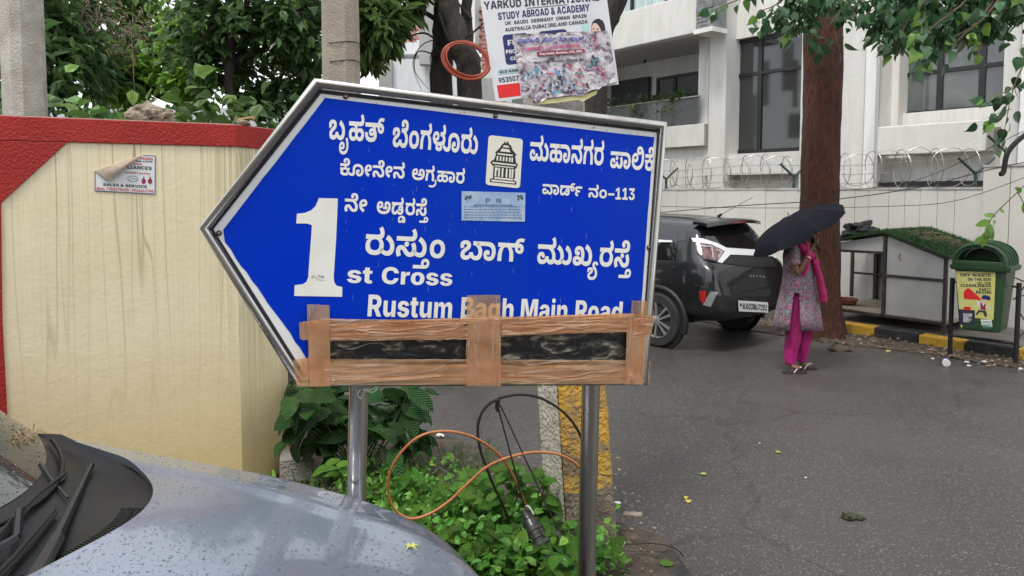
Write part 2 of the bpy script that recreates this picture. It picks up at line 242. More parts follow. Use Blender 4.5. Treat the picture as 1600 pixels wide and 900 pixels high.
'k.lengthmark': [240, [[457,200,456,175,412,140,330,120,271,120,202,120,118,144,95,157,121,208,130,200,160,184,200,174,229,174,274,174,318,191,319,203,318,215,290,228,269,228,242,228,198,215,172,187,173,166,173,160,172,131,218,91,292,65,335,56,259,-6,190,12,86,58,30,119,31,157,30,196,92,252,200,282,273,282,332,282,414,261,456,224]]],
'k.livowel': [432, [[403,-6,286,-6,120,36,32,109,33,156,32,196,96,252,208,282,279,282,332,282,410,262,450,226,451,201,450,177,408,141,328,120,267,120,222,120,158,132,110,149,95,157,119,208,130,200,160,184,202,174,229,174,274,174,318,190,319,203,318,216,290,228,269,228,242,228,198,214,172,182,173,155,172,128,224,85,328,59,411,59,492,59,612,90,674,152,675,198,674,226,656,278,620,320,564,344,527,344,502,344,474,334,475,324,474,313,506,304,529,304,560,304,596,324,601,341,711,338,698,307,642,269,560,251,513,251,474,251,412,261,366,279,340,305,341,322,340,356,440,398,525,398,602,398,716,365,790,309,826,239,827,202,826,154,772,76,666,22,508,-6]]],
'k.lla': [386, [[391,-6,340,-6,256,6,204,31,205,50,204,61,228,82,251,91,279,75,200,80,86,111,26,158,27,188,26,215,74,257,166,282,231,282,274,282,344,266,388,235,389,211,388,191,354,158,282,140,227,140,182,140,108,150,89,157,97,196,116,191,162,184,191,184,232,184,266,198,267,209,266,218,242,229,223,229,188,229,146,207,147,189,146,176,164,154,216,138,314,129,393,128,494,129,594,154,595,176,594,190,550,208,513,213,449,213,449,276,475,276,528,276,572,280,583,284,596,288,604,299,605,307,604,321,576,346,551,361,663,394,710,364,746,318,747,293,746,268,696,231,649,222,649,231,674,226,718,208,742,183,743,167,742,144,704,112,638,90,556,77,511,75,541,94,560,85,582,65,583,50,582,25,486,-6],[395,43,420,43,450,51,451,61,450,68,418,77,393,78,368,77,336,68,337,61,336,53,366,43]]],
'k.ma': [614, [[239,-6,174,-6,80,17,30,59,31,87,30,112,74,148,152,169,205,169,276,169,346,140,347,114,346,106,336,89,331,84,231,88,232,91,234,96,235,98,234,106,218,114,201,114,182,114,154,102,155,90,154,75,208,58,265,58,326,58,382,87,387,110,519,110,522,83,574,58,609,58,648,58,682,84,683,104,682,121,658,153,612,181,548,205,511,213,689,224,734,208,796,170,828,126,829,100,828,61,774,14,686,-6,637,-6,586,-6,510,7,452,32,425,52,485,50,452,31,382,6,296,-6],[31,213,31,276,559,276,612,276,654,280,667,284,680,288,688,299,689,307,688,321,660,346,635,361,745,394,794,364,828,318,829,293,828,281,810,250,785,238,756,225,670,213,591,213],[955,-6,872,-6,750,30,691,62,775,108,806,85,880,58,931,58,986,58,1046,89,1047,116,1046,142,1004,181,928,210,881,221,959,283,1024,267,1132,219,1194,155,1195,115,1194,79,1142,24,1034,-6]]],
'k.mavirama': [796, [[239,-6,174,-6,80,17,30,59,31,87,30,112,74,148,152,169,205,169,276,169,346,140,347,114,346,106,336,89,331,84,231,88,232,91,234,96,235,98,234,106,218,114,201,114,182,114,154,102,155,90,154,75,208,58,265,58,326,58,382,87,387,110,519,110,522,83,574,58,609,58,648,58,682,84,683,104,682,121,658,153,612,181,548,205,511,213,689,224,734,208,796,170,828,126,829,100,828,61,774,14,686,-6,637,-6,586,-6,510,7,452,32,425,52,485,50,452,31,382,6,296,-6],[31,213,31,276,559,276,612,276,654,280,667,284,680,288,688,299,689,307,688,321,660,346,635,361,745,394,794,364,828,318,829,293,828,281,810,250,785,238,756,225,670,213,591,213],[955,-6,878,-6,758,28,709,54,765,117,802,88,878,58,931,58,986,58,1046,89,1047,116,1046,142,1004,180,928,210,881,221,947,263,1014,247,1126,206,1194,151,1195,113,1194,87,1164,44,1106,12,1016,-6],[867,213,867,276,1059,276,1059,213],[1411,122,1324,122,1226,174,1227,224,1227,230,1226,271,1284,327,1388,355,1459,355,1508,355,1580,346,1605,340,1543,293,1524,297,1486,302,1461,302,1432,302,1380,290,1348,260,1349,232,1349,212,1348,195,1374,172,1409,172,1424,172,1448,181,1449,191,1448,196,1440,205,1433,207,1422,210,1394,213,1373,213,1053,213,1053,276,1361,276,1414,276,1494,266,1527,252,1550,242,1574,214,1575,195,1574,158,1482,122]]],
'k.na': [386, [[521,-6,466,-6,386,10,318,41,285,63,270,73,248,85,230,91,221,91,198,91,176,77,177,66,176,52,198,29,217,14,89,-12,62,4,30,50,31,69,30,94,72,132,154,154,215,154,268,154,354,131,401,101,422,87,460,67,496,58,519,58,552,58,588,81,589,103,588,126,546,168,468,202,417,213,31,213,31,276,465,276,518,276,562,280,573,284,586,288,594,299,595,307,594,321,566,346,541,361,653,394,700,364,734,318,735,293,734,281,718,250,691,238,662,225,594,216,553,214,529,214,593,224,640,208,702,170,736,126,737,100,736,47,624,-6]]],
'k.nevowel': [386, [[521,-6,466,-6,386,10,320,41,287,63,270,73,248,85,230,91,221,91,198,91,176,77,177,66,176,52,198,29,217,14,89,-12,62,4,30,50,31,69,30,94,72,132,154,154,215,154,268,154,354,131,403,101,424,87,460,67,496,58,519,58,554,58,588,81,589,103,588,126,546,168,468,202,417,213,31,213,31,276,447,276,508,276,562,284,577,290,588,296,598,311,599,319,598,334,560,354,527,354,494,354,448,338,449,323,448,321,450,316,451,312,417,339,424,345,446,349,455,349,478,349,514,333,515,321,514,307,476,291,439,291,398,291,352,316,353,336,352,354,394,385,474,404,535,404,600,404,690,379,736,336,737,309,736,286,706,252,679,239,664,233,612,221,528,213,465,213,445,213,595,225,640,209,702,171,736,126,737,100,736,47,624,-6]]],
'k.panocrest': [431, [[239,-6,174,-6,80,17,30,59,31,87,30,112,74,148,152,169,205,169,276,169,346,140,347,114,346,106,336,89,331,84,231,88,232,91,234,96,235,98,234,106,218,114,201,114,182,114,154,102,155,90,154,75,208,58,265,58,326,58,382,87,387,110,519,110,522,83,574,58,609,58,638,58,668,70,682,89,683,98,682,116,656,154,629,173,761,200,794,176,828,122,829,93,828,59,776,15,688,-6,637,-6,586,-6,510,7,450,32,425,52,485,50,452,31,382,6,296,-6],[447,130,410,130,368,151,369,167,368,183,412,204,447,204,482,204,526,183,527,167,526,151,484,130],[31,213,31,276,695,276,695,213]]],
'k.pivowel': [428, [[235,-6,170,-6,76,17,24,59,25,87,24,112,70,148,148,169,201,169,270,169,342,140,343,114,342,106,332,89,327,84,227,88,228,91,230,96,231,98,230,106,212,114,197,114,176,114,148,102,149,90,148,75,202,58,261,58,322,58,378,87,383,110,515,110,518,83,570,58,605,58,632,58,664,70,676,89,677,98,676,116,650,154,623,173,755,200,790,176,824,122,825,93,824,59,770,15,684,-6,631,-6,580,-6,504,7,444,32,419,52,481,50,446,31,376,6,292,-6],[389,174,342,174,252,181,219,188,265,229,286,224,344,219,373,219,408,219,452,228,474,248,475,264,475,269,474,281,452,304,412,319,387,319,366,319,336,310,337,300,336,293,352,285,376,281,389,281,424,281,474,300,495,317,535,274,512,264,468,247,414,237,373,237,322,237,250,251,212,279,213,298,212,328,306,365,387,365,452,365,544,337,592,292,593,267,592,236,542,194,452,174]]],
'k.ra': [346, [[347,-6,252,-6,112,24,36,81,37,122,36,146,66,185,126,214,175,225,197,213,37,213,37,276,387,276,440,276,484,280,495,284,508,288,516,299,517,307,516,321,488,346,463,361,575,394,622,364,656,318,657,293,656,280,640,252,619,240,604,232,560,220,529,217,551,224,588,212,634,182,656,145,657,122,656,82,584,25,446,-6],[349,59,402,59,474,80,510,115,511,136,510,160,470,194,400,213,349,213,294,213,220,192,184,158,185,136,184,99,272,59]]],
'k.rasubscript': [67, [[139,-29,138,-73,52,-130,-106,-158,-211,-158,-258,-158,-356,-152,-399,-146,-375,-98,-342,-102,-264,-107,-217,-107,-90,-107,34,-61,35,-25,34,-8,12,19,-1,28,89,52,118,31,138,-12]]],
'k.reph': [299, [[581,213,287,213,248,213,216,211,207,210,194,207,178,198,179,191,178,184,188,176,199,173,208,170,238,168,267,168,409,168,409,106,285,106,262,106,236,105,220,104,215,103,200,101,186,92,187,85,186,76,206,66,240,63,259,63,275,63,275,0,243,0,202,0,128,7,70,24,34,54,35,76,34,89,52,112,90,132,119,139,117,132,78,143,26,177,27,204,26,218,50,243,73,252,94,261,152,272,232,276,291,276,581,276]]],
'k.rivowel': [346, [[347,-6,250,-6,110,26,36,89,37,134,36,170,88,223,176,259,280,276,335,276,386,276,460,264,508,244,525,232,531,234,514,250,472,281,414,305,342,319,297,319,244,319,198,300,199,285,198,275,218,258,235,251,141,213,98,232,64,277,65,295,64,327,124,365,224,382,285,382,368,382,494,354,541,329,582,307,634,250,656,186,657,151,656,96,582,27,442,-6],[349,59,402,59,474,80,510,115,511,136,510,160,470,194,400,213,349,213,294,213,220,192,184,158,185,136,184,99,272,59]]],
'k.rvocalicvowelsign': [71, [[-99,-211,-170,-211,-270,-185,-322,-141,-321,-113,-322,-87,-282,-48,-206,-26,-155,-26,-110,-26,-54,-43,-30,-70,-29,-84,-30,-115,-100,-141,-165,-141,-188,-141,-246,-134,-259,-129,-255,-91,-240,-96,-200,-102,-181,-102,-156,-102,-126,-94,-125,-84,-126,-76,-144,-66,-163,-66,-180,-66,-212,-76,-230,-95,-229,-112,-229,-115,-230,-136,-168,-166,-101,-166,-60,-166,16,-152,64,-114,65,-79,64,-52,32,-2,7,20,97,40,118,22,150,-17,166,-56,167,-76,166,-144,30,-211]]],
'k.sa': [385, [[521,-6,466,-6,386,10,318,41,285,63,270,73,248,85,230,91,221,91,198,91,176,77,177,66,176,52,198,29,217,14,89,-12,62,4,30,50,31,69,30,94,72,132,154,154,215,154,250,154,312,142,374,116,407,94,422,84,458,67,494,58,517,58,552,58,588,79,589,100,588,116,562,154,537,173,667,200,702,176,736,123,737,96,736,46,624,-6],[391,134,352,134,312,155,313,170,312,186,354,208,391,208,426,208,468,186,469,170,468,155,426,134],[31,213,31,276,465,276,518,276,562,280,573,284,586,288,594,299,595,307,594,321,566,346,541,361,653,394,700,364,736,318,737,293,736,281,718,250,693,238,664,225,576,213,497,213]]],
'k.sasubscript': [71, [[17,-169,-26,-169,-90,-157,-142,-133,-167,-116,-194,-99,-218,-88,-233,-88,-250,-88,-270,-99,-269,-108,-270,-118,-252,-139,-237,-152,-331,-171,-348,-158,-370,-124,-369,-109,-370,-80,-298,-43,-231,-43,-188,-43,-122,-64,-79,-90,-58,-103,-28,-118,0,-124,15,-124,34,-124,62,-115,78,-94,79,-76,78,-50,34,0,7,19,97,40,118,25,156,-13,178,-55,179,-77,178,-108,140,-149,68,-169]]],
'k.sevowel': [385, [[521,-6,466,-6,386,10,318,41,285,63,270,73,248,85,230,91,221,91,198,91,176,77,177,66,176,52,198,29,217,14,89,-12,62,4,30,50,31,69,30,94,72,132,154,154,215,154,250,154,312,142,374,116,407,94,422,84,458,67,494,58,517,58,552,58,588,79,589,100,588,116,562,154,537,173,667,200,702,176,736,123,737,96,736,46,624,-6],[391,134,352,134,312,155,313,170,312,186,354,208,391,208,426,208,468,186,469,170,468,155,426,134],[31,213,31,276,447,276,508,276,562,284,577,290,588,296,598,311,599,319,598,334,560,354,527,354,494,354,448,338,449,323,448,321,450,316,451,312,417,339,424,345,446,349,455,349,478,349,514,333,515,321,514,307,476,291,439,291,398,291,352,316,353,336,352,354,394,385,474,404,535,404,600,404,690,379,736,336,737,309,736,286,706,252,679,239,664,233,612,221,528,213,465,213]]],
'k.tasubscript': [23, [[101,-88,100,-108,74,-133,51,-142,20,-154,-64,-162,-129,-162,-477,-162,-477,-113,-163,-113,-185,-119,-190,-112,-196,-96,-195,-85,-196,-70,-164,-40,-98,-20,-45,-20,28,-20,100,-60],[-101,-92,-102,-100,-96,-114,-89,-119,-109,-113,-71,-113,-34,-113,4,-101,5,-87,4,-77,-20,-63,-45,-63,-74,-63,-102,-80]]],
'k.tavirama': [526, [[355,-6,264,-6,140,12,66,43,32,85,33,109,32,113,34,129,39,137,179,129,178,126,176,120,177,118,176,107,188,86,222,68,292,57,353,57,400,57,466,65,504,79,520,97,521,108,520,116,508,130,499,136,494,138,488,140,485,142,468,147,428,151,407,151,378,151,358,144,359,139,358,134,380,127,399,127,416,127,446,135,464,152,465,164,464,182,440,205,400,219,377,223,503,245,542,231,598,194,599,168,598,166,598,159,599,158,575,140,558,124,512,98,438,82,383,82,306,82,234,114,235,138,234,153,264,179,334,196,391,196,424,196,480,191,515,183,518,182,522,185,526,189,529,189,592,178,654,130,655,101,654,73,610,33,530,6,420,-6],[35,213,35,276,539,276,539,213],[871,122,784,122,686,174,687,224,687,230,686,271,744,327,848,355,919,355,968,355,1040,346,1065,340,1003,293,984,297,946,302,921,302,892,302,840,290,808,260,809,232,809,212,808,195,836,172,869,172,884,172,908,181,909,191,908,196,900,205,893,207,882,210,854,213,833,213,513,213,513,276,821,276,874,276,954,266,987,252,1010,242,1034,214,1035,195,1034,158,942,122]]],
'k.tta': [454, [[267,-6,214,-6,128,10,68,42,34,87,35,117,34,155,90,211,196,242,271,242,312,242,384,226,428,193,429,167,428,147,392,113,316,93,255,93,214,93,150,104,127,112,135,159,152,153,202,144,237,144,272,144,304,158,305,169,304,179,282,189,261,189,238,189,198,174,174,142,175,116,175,115,174,100,190,78,218,64,258,58,281,58,350,58,408,88,417,110,549,110,556,90,604,58,659,58,694,58,732,78,733,93,732,105,710,124,668,137,639,140,723,176,778,168,848,139,878,103,879,85,878,44,778,-6,679,-6,634,-6,554,5,482,32,451,56,515,54,482,31,408,5,320,-6],[209,208,148,217,98,253,99,270,98,286,134,313,220,331,297,332,309,271,276,270,248,262,249,254,248,246,280,234,305,231],[567,134,567,190,619,190,648,190,686,195,699,200,708,204,714,215,715,220,714,232,676,251,625,259,669,321,766,309,862,255,863,221,862,197,802,151,737,141,722,139,702,136,678,134,657,134]]],
'k.uuvowelsign': [414, [[95,-6,8,-6,-114,30,-173,62,-89,109,-52,83,20,58,69,58,106,58,144,75,145,92,144,106,140,128,138,148,139,159,138,198,214,253,352,282,447,282,536,282,668,256,752,212,794,155,795,124,794,83,734,25,624,-6,549,-6,482,-6,388,16,340,56,341,84,340,105,372,137,430,155,471,155,520,155,568,133,569,115,568,99,534,80,505,80,486,80,446,88,439,98,453,103,450,101,448,94,449,90,448,78,486,54,533,54,570,54,620,70,648,101,649,124,648,150,604,193,516,219,449,219,402,219,328,204,284,173,285,147,284,135,286,115,288,93,289,78,288,48,236,11,148,-6]]],
'k.uvowelsign': [181, [[91,-6,8,-6,-116,30,-173,62,-89,108,-58,85,14,58,67,58,122,58,182,89,183,116,182,142,138,181,64,210,17,221,93,283,160,267,266,219,328,155,329,115,328,79,276,24,170,-6]]],
'k.vanocrest': [432, [[239,-6,174,-6,80,17,30,59,31,87,30,112,74,148,152,169,205,169,276,169,346,140,347,114,346,106,336,89,331,84,231,88,232,91,234,96,235,98,234,106,218,114,201,114,182,114,154,102,155,90,154,75,208,58,265,58,326,58,382,87,387,110,519,110,522,83,574,58,609,58,648,58,682,84,683,104,682,121,658,153,612,181,548,205,511,213,689,222,734,206,796,169,828,126,829,100,828,61,774,14,686,-6,637,-6,586,-6,510,7,452,32,425,52,485,50,452,31,382,6,296,-6],[31,213,31,276,697,276,697,213]]],
'k.yasubscript': [141, [[9,-209,-62,-209,-146,-190,-182,-162,-181,-147,-182,-135,-168,-117,-126,-99,-85,-89,-60,-82,-42,-74,-41,-69,-42,-65,-58,-61,-75,-61,-96,-61,-112,-66,-111,-72,-112,-75,-108,-81,-105,-83,-187,-98,-194,-91,-204,-72,-203,-63,-204,-46,-140,-22,-71,-22,-24,-22,30,-34,52,-55,53,-67,52,-78,38,-95,0,-112,-37,-121,-66,-128,-84,-137,-83,-144,-84,-150,-64,-158,-24,-163,11,-163,68,-163,126,-147,150,-124,151,-113,150,-97,122,-72,82,-50,40,-28,12,-2,13,13,12,32,52,56,112,67,149,67,196,67,270,44,279,16,185,9,180,16,168,23,154,26,145,26,132,26,114,20,115,13,114,6,142,-12,184,-32,226,-58,254,-92,255,-113,254,-129,232,-163,178,-191,82,-209]]],
'A': [387, [[25,0,265,364,503,364,751,0,553,0,455,156,430,197,384,288,361,336,401,336,378,288,338,196,315,156,221,0],[191,76,191,143,585,143,585,76]]],
'B': [333, [[57,0,57,364,359,364,440,364,552,341,606,299,607,272,606,251,572,218,510,197,471,193,471,189,514,188,590,167,636,128,637,102,636,73,576,26,462,0,383,0],[233,71,341,71,396,71,450,93,451,112,450,126,424,146,376,158,345,158,233,158],[233,214,329,214,356,214,402,224,426,242,427,254,426,272,374,293,333,293,233,293]]],
'C': [372, [[385,-5,286,-5,130,39,40,122,41,182,40,242,130,325,288,369,385,369,450,369,562,351,646,316,700,267,709,235,529,235,524,248,502,269,466,283,418,291,389,291,336,291,260,265,220,216,221,182,220,146,262,97,336,72,389,72,418,72,464,80,502,95,524,116,531,129,709,129,704,105,658,58,576,19,460,-5]]],
'D': [361, [[325,0,131,0,131,75,319,75,378,75,464,96,506,143,507,182,506,221,462,268,376,288,315,288,129,288,129,364,325,364,436,364,596,320,684,239,685,182,684,125,596,44,436,0],[233,364,233,0,57,0,57,364]]],
'E': [305, [[57,0,57,364,565,364,565,292,233,292,233,219,537,219,537,149,233,149,233,72,563,72,563,0]]],
'F': [293, [[57,0,57,364,553,364,553,292,233,292,233,201,521,201,521,131,233,131,233,0]]],
'G': [376, [[391,-5,286,-5,128,40,40,124,41,181,40,241,132,325,290,369,389,369,450,369,560,351,644,317,696,272,703,245,525,245,518,256,496,273,462,285,418,291,391,291,338,291,262,266,220,217,221,182,220,148,260,98,336,72,393,72,440,72,506,88,540,117,541,137,575,135,399,135,399,199,711,199,711,151,710,102,628,32,484,-5]]],
'H': [374, [[57,0,57,364,233,364,233,222,519,222,519,364,695,364,695,0,519,0,519,150,233,150,233,0]]],
'I': [247, [[33,0,33,72,159,72,159,292,33,292,33,364,463,364,463,292,337,292,337,72,463,72,463,0]]],
'J': [295, [[283,-5,160,-5,26,56,27,112,27,134,203,134,203,110,202,88,244,65,283,65,320,65,362,88,363,111,363,364,537,364,537,112,536,56,402,-5]]],
'K': [371, [[189,72,189,148,208,170,250,206,300,242,337,265,497,364,709,364,403,181,387,184],[57,0,57,364,233,364,233,276,229,177,233,134,233,0],[511,0,319,154,431,219,719,0]]],
'L': [283, [[57,0,57,364,233,364,233,72,535,72,535,0]]],
'M': [473, [[57,0,57,364,331,364,419,227,426,214,448,170,468,120,484,74,491,57,457,57,462,73,480,120,500,170,520,213,529,227,615,364,891,364,891,0,713,0,713,154,712,166,714,205,718,251,720,297,721,317,731,317,722,295,698,248,676,204,654,166,647,154,547,0,401,0,299,154,290,166,268,203,244,248,222,295,213,317,225,317,226,298,228,251,230,205,232,166,233,154,233,0]]],
'N': [383, [[57,0,57,364,249,364,447,203,466,186,504,151,542,108,561,80,545,80,542,100,536,150,530,196,531,213,531,364,713,364,713,0,519,0,337,148,310,169,270,206,230,250,203,279,223,279,226,253,232,203,236,162,237,148,237,0]]],
'O': [387, [[387,-5,288,-5,132,39,40,122,41,182,40,242,132,325,288,369,387,369,484,369,642,325,734,242,735,182,734,122,642,38,484,-5],[387,72,440,72,514,98,554,146,555,182,554,217,514,266,440,291,387,291,334,291,260,266,220,217,221,182,220,146,260,98,334,72]]],
'P': [326, [[57,0,57,364,357,364,438,364,556,332,622,275,623,238,622,200,556,144,434,113,351,113,167,113,167,182,319,182,358,182,410,196,438,221,439,238,438,254,410,279,356,292,319,292,233,292,233,0]]],
'R': [332, [[57,0,57,364,357,364,438,364,556,334,622,280,623,242,622,205,556,152,434,124,351,124,161,124,161,194,319,194,358,194,410,204,438,226,439,242,438,259,410,281,356,292,319,292,233,292,233,0],[455,0,277,166,467,166,647,0]]],
'S': [331, [[339,-5,246,-5,110,23,36,79,35,121,205,121,206,104,238,80,298,68,337,68,372,68,422,78,448,95,449,106,448,116,424,130,372,141,333,146,257,155,162,165,52,214,53,256,52,290,126,340,254,369,339,369,424,369,548,340,616,288,619,254,449,254,444,274,388,296,339,296,304,296,258,287,236,271,237,262,236,251,262,236,310,226,343,222,405,215,458,209,542,190,598,163,628,127,629,106,628,71,558,21,430,-5]]],
'T': [339, [[33,292,33,364,647,364,647,292,429,292,429,0,253,0,253,292]]],
'U': [363, [[363,-5,270,-5,132,28,56,89,57,129,57,364,233,364,233,137,232,118,264,89,324,72,363,72,402,72,462,89,494,118,495,137,495,364,673,364,673,129,672,89,594,28,454,-5]]],
'V': [387, [[273,0,25,364,223,364,321,208,344,167,388,79,413,31,373,31,394,79,436,167,461,208,555,364,751,364,509,0]]],
'W': [531, [[217,0,25,364,219,364,289,206,298,181,316,123,334,65,343,40,309,40,318,65,336,123,356,181,367,206,443,364,621,364,697,206,708,181,726,123,746,65,755,40,721,40,730,65,746,123,764,181,775,206,845,364,1041,364,847,0,647,0,563,165,546,200,524,281,509,321,555,321,536,282,518,201,501,165,419,0]]],
'X': [383, [[25,0,333,219,333,151,51,364,255,364,323,310,344,293,372,263,396,236,411,223,359,223,374,236,398,263,426,293,449,310,517,364,717,364,443,156,443,220,743,0,533,0,443,68,424,84,400,105,382,123,371,134,395,134,384,123,364,105,342,84,321,68,229,0]]],
'Y': [378, [[295,0,295,131,25,364,231,364,343,252,360,237,384,204,399,183,369,183,380,204,404,237,421,252,527,364,735,364,469,131,469,0]]],
'a': [295, [[209,-5,156,-5,74,13,28,49,29,76,28,98,60,130,116,149,190,160,231,161,278,163,334,168,360,177,361,185,361,186,360,196,342,208,310,215,289,215,266,215,230,208,206,196,203,187,45,197,54,220,118,256,220,276,291,276,342,276,430,264,498,241,534,207,535,186,535,0,371,0,371,38,367,38,350,24,306,5,246,-5],[263,53,290,53,334,64,362,84,363,97,363,123,354,121,332,117,308,115,282,113,271,112,246,110,212,102,194,89,195,80,194,71,212,59,242,53]]],
'b': [319, [[387,-4,346,-4,284,10,244,32,235,44,229,44,229,0,57,0,57,364,231,364,231,226,235,226,244,239,284,262,344,276,389,276,444,276,544,246,604,184,605,136,604,90,546,27,446,-4],[327,64,358,64,402,82,424,115,425,136,424,158,402,190,358,208,327,208,294,208,250,191,226,158,227,136,226,114,250,82,294,64]]],
'c': [298, [[311,-5,224,-5,100,30,34,94,35,136,34,178,100,241,224,276,311,276,364,276,450,263,516,237,556,201,565,178,403,165,398,176,382,192,360,204,330,210,313,210,280,210,236,192,212,159,213,136,212,113,236,79,280,61,313,61,330,61,360,68,384,79,400,97,403,108,565,95,558,72,516,35,452,9,364,-5]]],
'd': [319, [[253,-4,192,-4,92,27,34,90,35,136,34,184,96,246,194,276,251,276,294,276,356,262,396,239,407,226,409,226,409,364,585,364,585,0,413,0,413,44,407,44,394,32,354,10,294,-4],[313,64,344,64,390,82,414,114,415,136,414,158,390,191,344,208,313,208,282,208,236,190,214,158,215,136,214,115,236,82,282,64]]],
'e': [301, [[311,-5,224,-5,100,29,34,92,35,135,34,178,100,241,222,276,305,276,362,276,460,258,530,223,570,171,571,137,571,115,95,115,95,166,487,166,405,154,404,173,382,199,338,213,307,213,274,213,230,199,206,173,207,155,207,119,206,99,232,71,282,58,315,58,336,58,372,64,400,76,407,85,563,73,548,49,480,14,378,-5]]],
'f': [206, [[385,273,385,208,11,208,11,273],[101,0,101,286,100,318,148,360,232,381,289,381,324,381,390,375,405,373,377,309,366,311,340,313,329,313,298,313,274,299,275,288,275,0]]],
'g': [320, [[309,-108,236,-108,128,-90,62,-57,55,-35,207,-21,210,-28,236,-40,278,-48,309,-48,358,-48,414,-24,415,-1,415,48,401,48,390,35,352,15,292,4,253,4,192,4,94,31,34,90,35,137,34,185,96,246,196,276,253,276,294,276,356,262,398,239,409,226,413,226,413,273,587,273,587,7,586,-31,516,-82,390,-108],[315,67,344,67,390,84,414,115,415,137,414,159,390,191,346,208,315,208,282,208,236,191,214,158,215,137,214,115,238,84,282,67]]],
'h': [319, [[231,155,231,0,57,0,57,364,227,364,227,204,217,204,236,236,320,276,395,276,450,276,536,251,582,204,583,174,583,0,409,0,409,157,408,179,362,205,321,205,294,205,252,193,230,171]]],
'i': [143, [[57,0,57,273,231,273,231,0],[143,304,106,304,52,329,53,346,52,363,106,388,143,388,180,388,232,363,233,346,232,329,180,304]]],
'j': [143, [[57,273,231,273,231,-11,230,-45,174,-85,74,-102,7,-102,-29,-102,-29,-36,-7,-36,28,-36,56,-23,57,-10],[143,304,106,304,54,329,55,346,54,363,106,388,143,388,180,388,232,363,233,346,232,329,180,304]]],
'k': [297, [[213,71,213,175,239,175,391,273,589,273,361,133,315,133],[57,0,57,364,231,364,231,0],[395,0,253,113,367,175,597,0]]],
'l': [162, [[237,-2,142,-2,56,36,57,76,57,364,231,364,231,85,230,75,248,65,269,65,278,65,290,66,295,66,321,5,308,3,266,-2]]],
'm': [465, [[57,0,57,273,217,273,227,202,215,202,226,228,276,261,344,277,383,277,440,277,512,239,533,195,513,195,526,225,582,260,658,277,701,277,750,277,830,254,874,213,875,184,875,0,701,0,701,164,700,184,658,205,625,205,602,205,566,195,548,176,549,163,549,0,383,0,383,165,382,184,340,205,307,205,284,205,250,195,230,176,231,162,231,0]]],
'n': [319, [[231,155,231,0,57,0,57,273,221,273,223,204,217,204,236,236,320,276,395,276,450,276,536,251,582,204,583,174,583,0,409,0,409,157,408,179,362,205,321,205,294,205,252,193,230,171]]],
'o': [310, [[311,-5,224,-5,100,30,34,94,35,136,34,178,100,241,224,276,311,276,396,276,520,241,586,178,587,136,586,94,520,30,396,-5],[311,61,342,61,386,80,408,114,409,136,408,159,386,192,342,210,311,210,278,210,234,192,212,159,213,136,212,114,234,80,278,61]]],
'p': [319, [[57,-102,57,273,229,273,229,226,235,226,244,239,284,262,344,276,389,276,444,276,544,246,604,184,605,136,604,90,546,27,446,-4,387,-4,346,-4,284,10,244,32,235,44,231,44,231,-102],[327,64,358,64,402,82,424,115,425,136,424,158,402,190,358,208,327,208,294,208,250,191,226,158,227,136,226,114,250,82,294,64]]],
'q': [319, [[585,-102,409,-102,409,44,407,44,394,32,354,10,294,-4,253,-4,192,-4,92,27,34,90,35,136,34,184,96,246,194,276,251,276,294,276,356,262,396,239,407,226,413,226,413,273,585,273],[313,64,344,64,390,82,414,114,415,136,414,158,390,191,344,208,313,208,282,208,236,190,214,158,215,136,214,115,236,82,282,64]]],
'r': [211, [[57,0,57,273,225,273,225,223,231,223,246,250,312,276,359,276,370,276,396,275,407,273,407,198,394,200,354,202,339,202,306,202,258,188,230,164,231,148,231,0]]],
's': [288, [[289,-5,216,-5,108,15,40,52,31,79,193,91,204,74,252,56,295,56,328,56,368,68,369,78,368,87,336,98,303,101,207,110,126,118,44,158,45,189,44,217,104,256,212,276,287,276,356,276,458,258,520,224,531,200,377,188,368,202,324,217,291,217,260,217,218,205,219,195,218,187,244,174,279,171,385,161,466,154,546,117,547,88,546,59,478,18,362,-5]]],
't': [192, [[355,273,355,208,11,208,11,273],[83,338,257,338,257,84,256,74,276,64,299,64,308,64,340,66,347,67,369,3,338,-1,284,-4,261,-4,172,-4,82,37,83,76]]],
'u': [319, [[245,-3,188,-3,102,22,56,69,57,99,57,273,231,273,231,116,230,94,276,68,319,68,344,68,384,80,408,102,409,118,409,273,583,273,583,0,419,0,417,69,423,69,402,37,316,-3]]],
'v': [309, [[209,0,11,273,195,273,275,141,290,114,314,58,329,26,297,26,308,58,332,114,349,141,427,273,609,273,411,0]]],
'w': [433, [[165,0,7,273,189,273,229,181,238,152,266,88,277,49,259,49,270,87,300,152,315,181,357,273,511,273,551,181,562,152,594,88,607,49,589,49,598,88,624,152,637,181,675,273,861,273,699,0,521,0,465,97,456,111,440,149,426,188,419,203,447,203,438,188,424,149,408,111,399,97,345,0]]],
'y': [310, [[55,-96,93,-32,115,-35,146,-39,192,-35,216,-22,215,-11,215,0,11,273,195,273,275,141,290,113,308,58,323,26,287,26,300,58,326,114,345,141,431,273,613,273,385,-28,366,-50,312,-85,228,-104,165,-104,132,-104,74,-99]]],
'0': [323, [[323,-5,226,-5,98,39,34,123,35,182,34,241,98,324,226,369,323,369,420,369,548,324,612,241,613,182,612,123,548,39,420,-5],[323,67,362,67,412,91,436,142,437,182,436,222,412,273,362,297,323,297,284,297,234,273,208,222,209,182,208,142,234,91,284,67]]],
'1': [323, [[77,0,77,71,587,71,587,0],[443,364,443,0,267,0,267,287,261,287,99,231,99,308,261,364]]],
'2': [323, [[59,0,59,63,325,179,354,193,396,215,418,238,419,252,418,267,392,288,346,300,317,300,286,300,240,288,216,265,217,248,49,248,48,285,114,339,236,369,317,369,400,369,522,341,590,291,591,258,590,238,556,197,470,148,391,113,305,74,305,71,599,71,599,0]]],
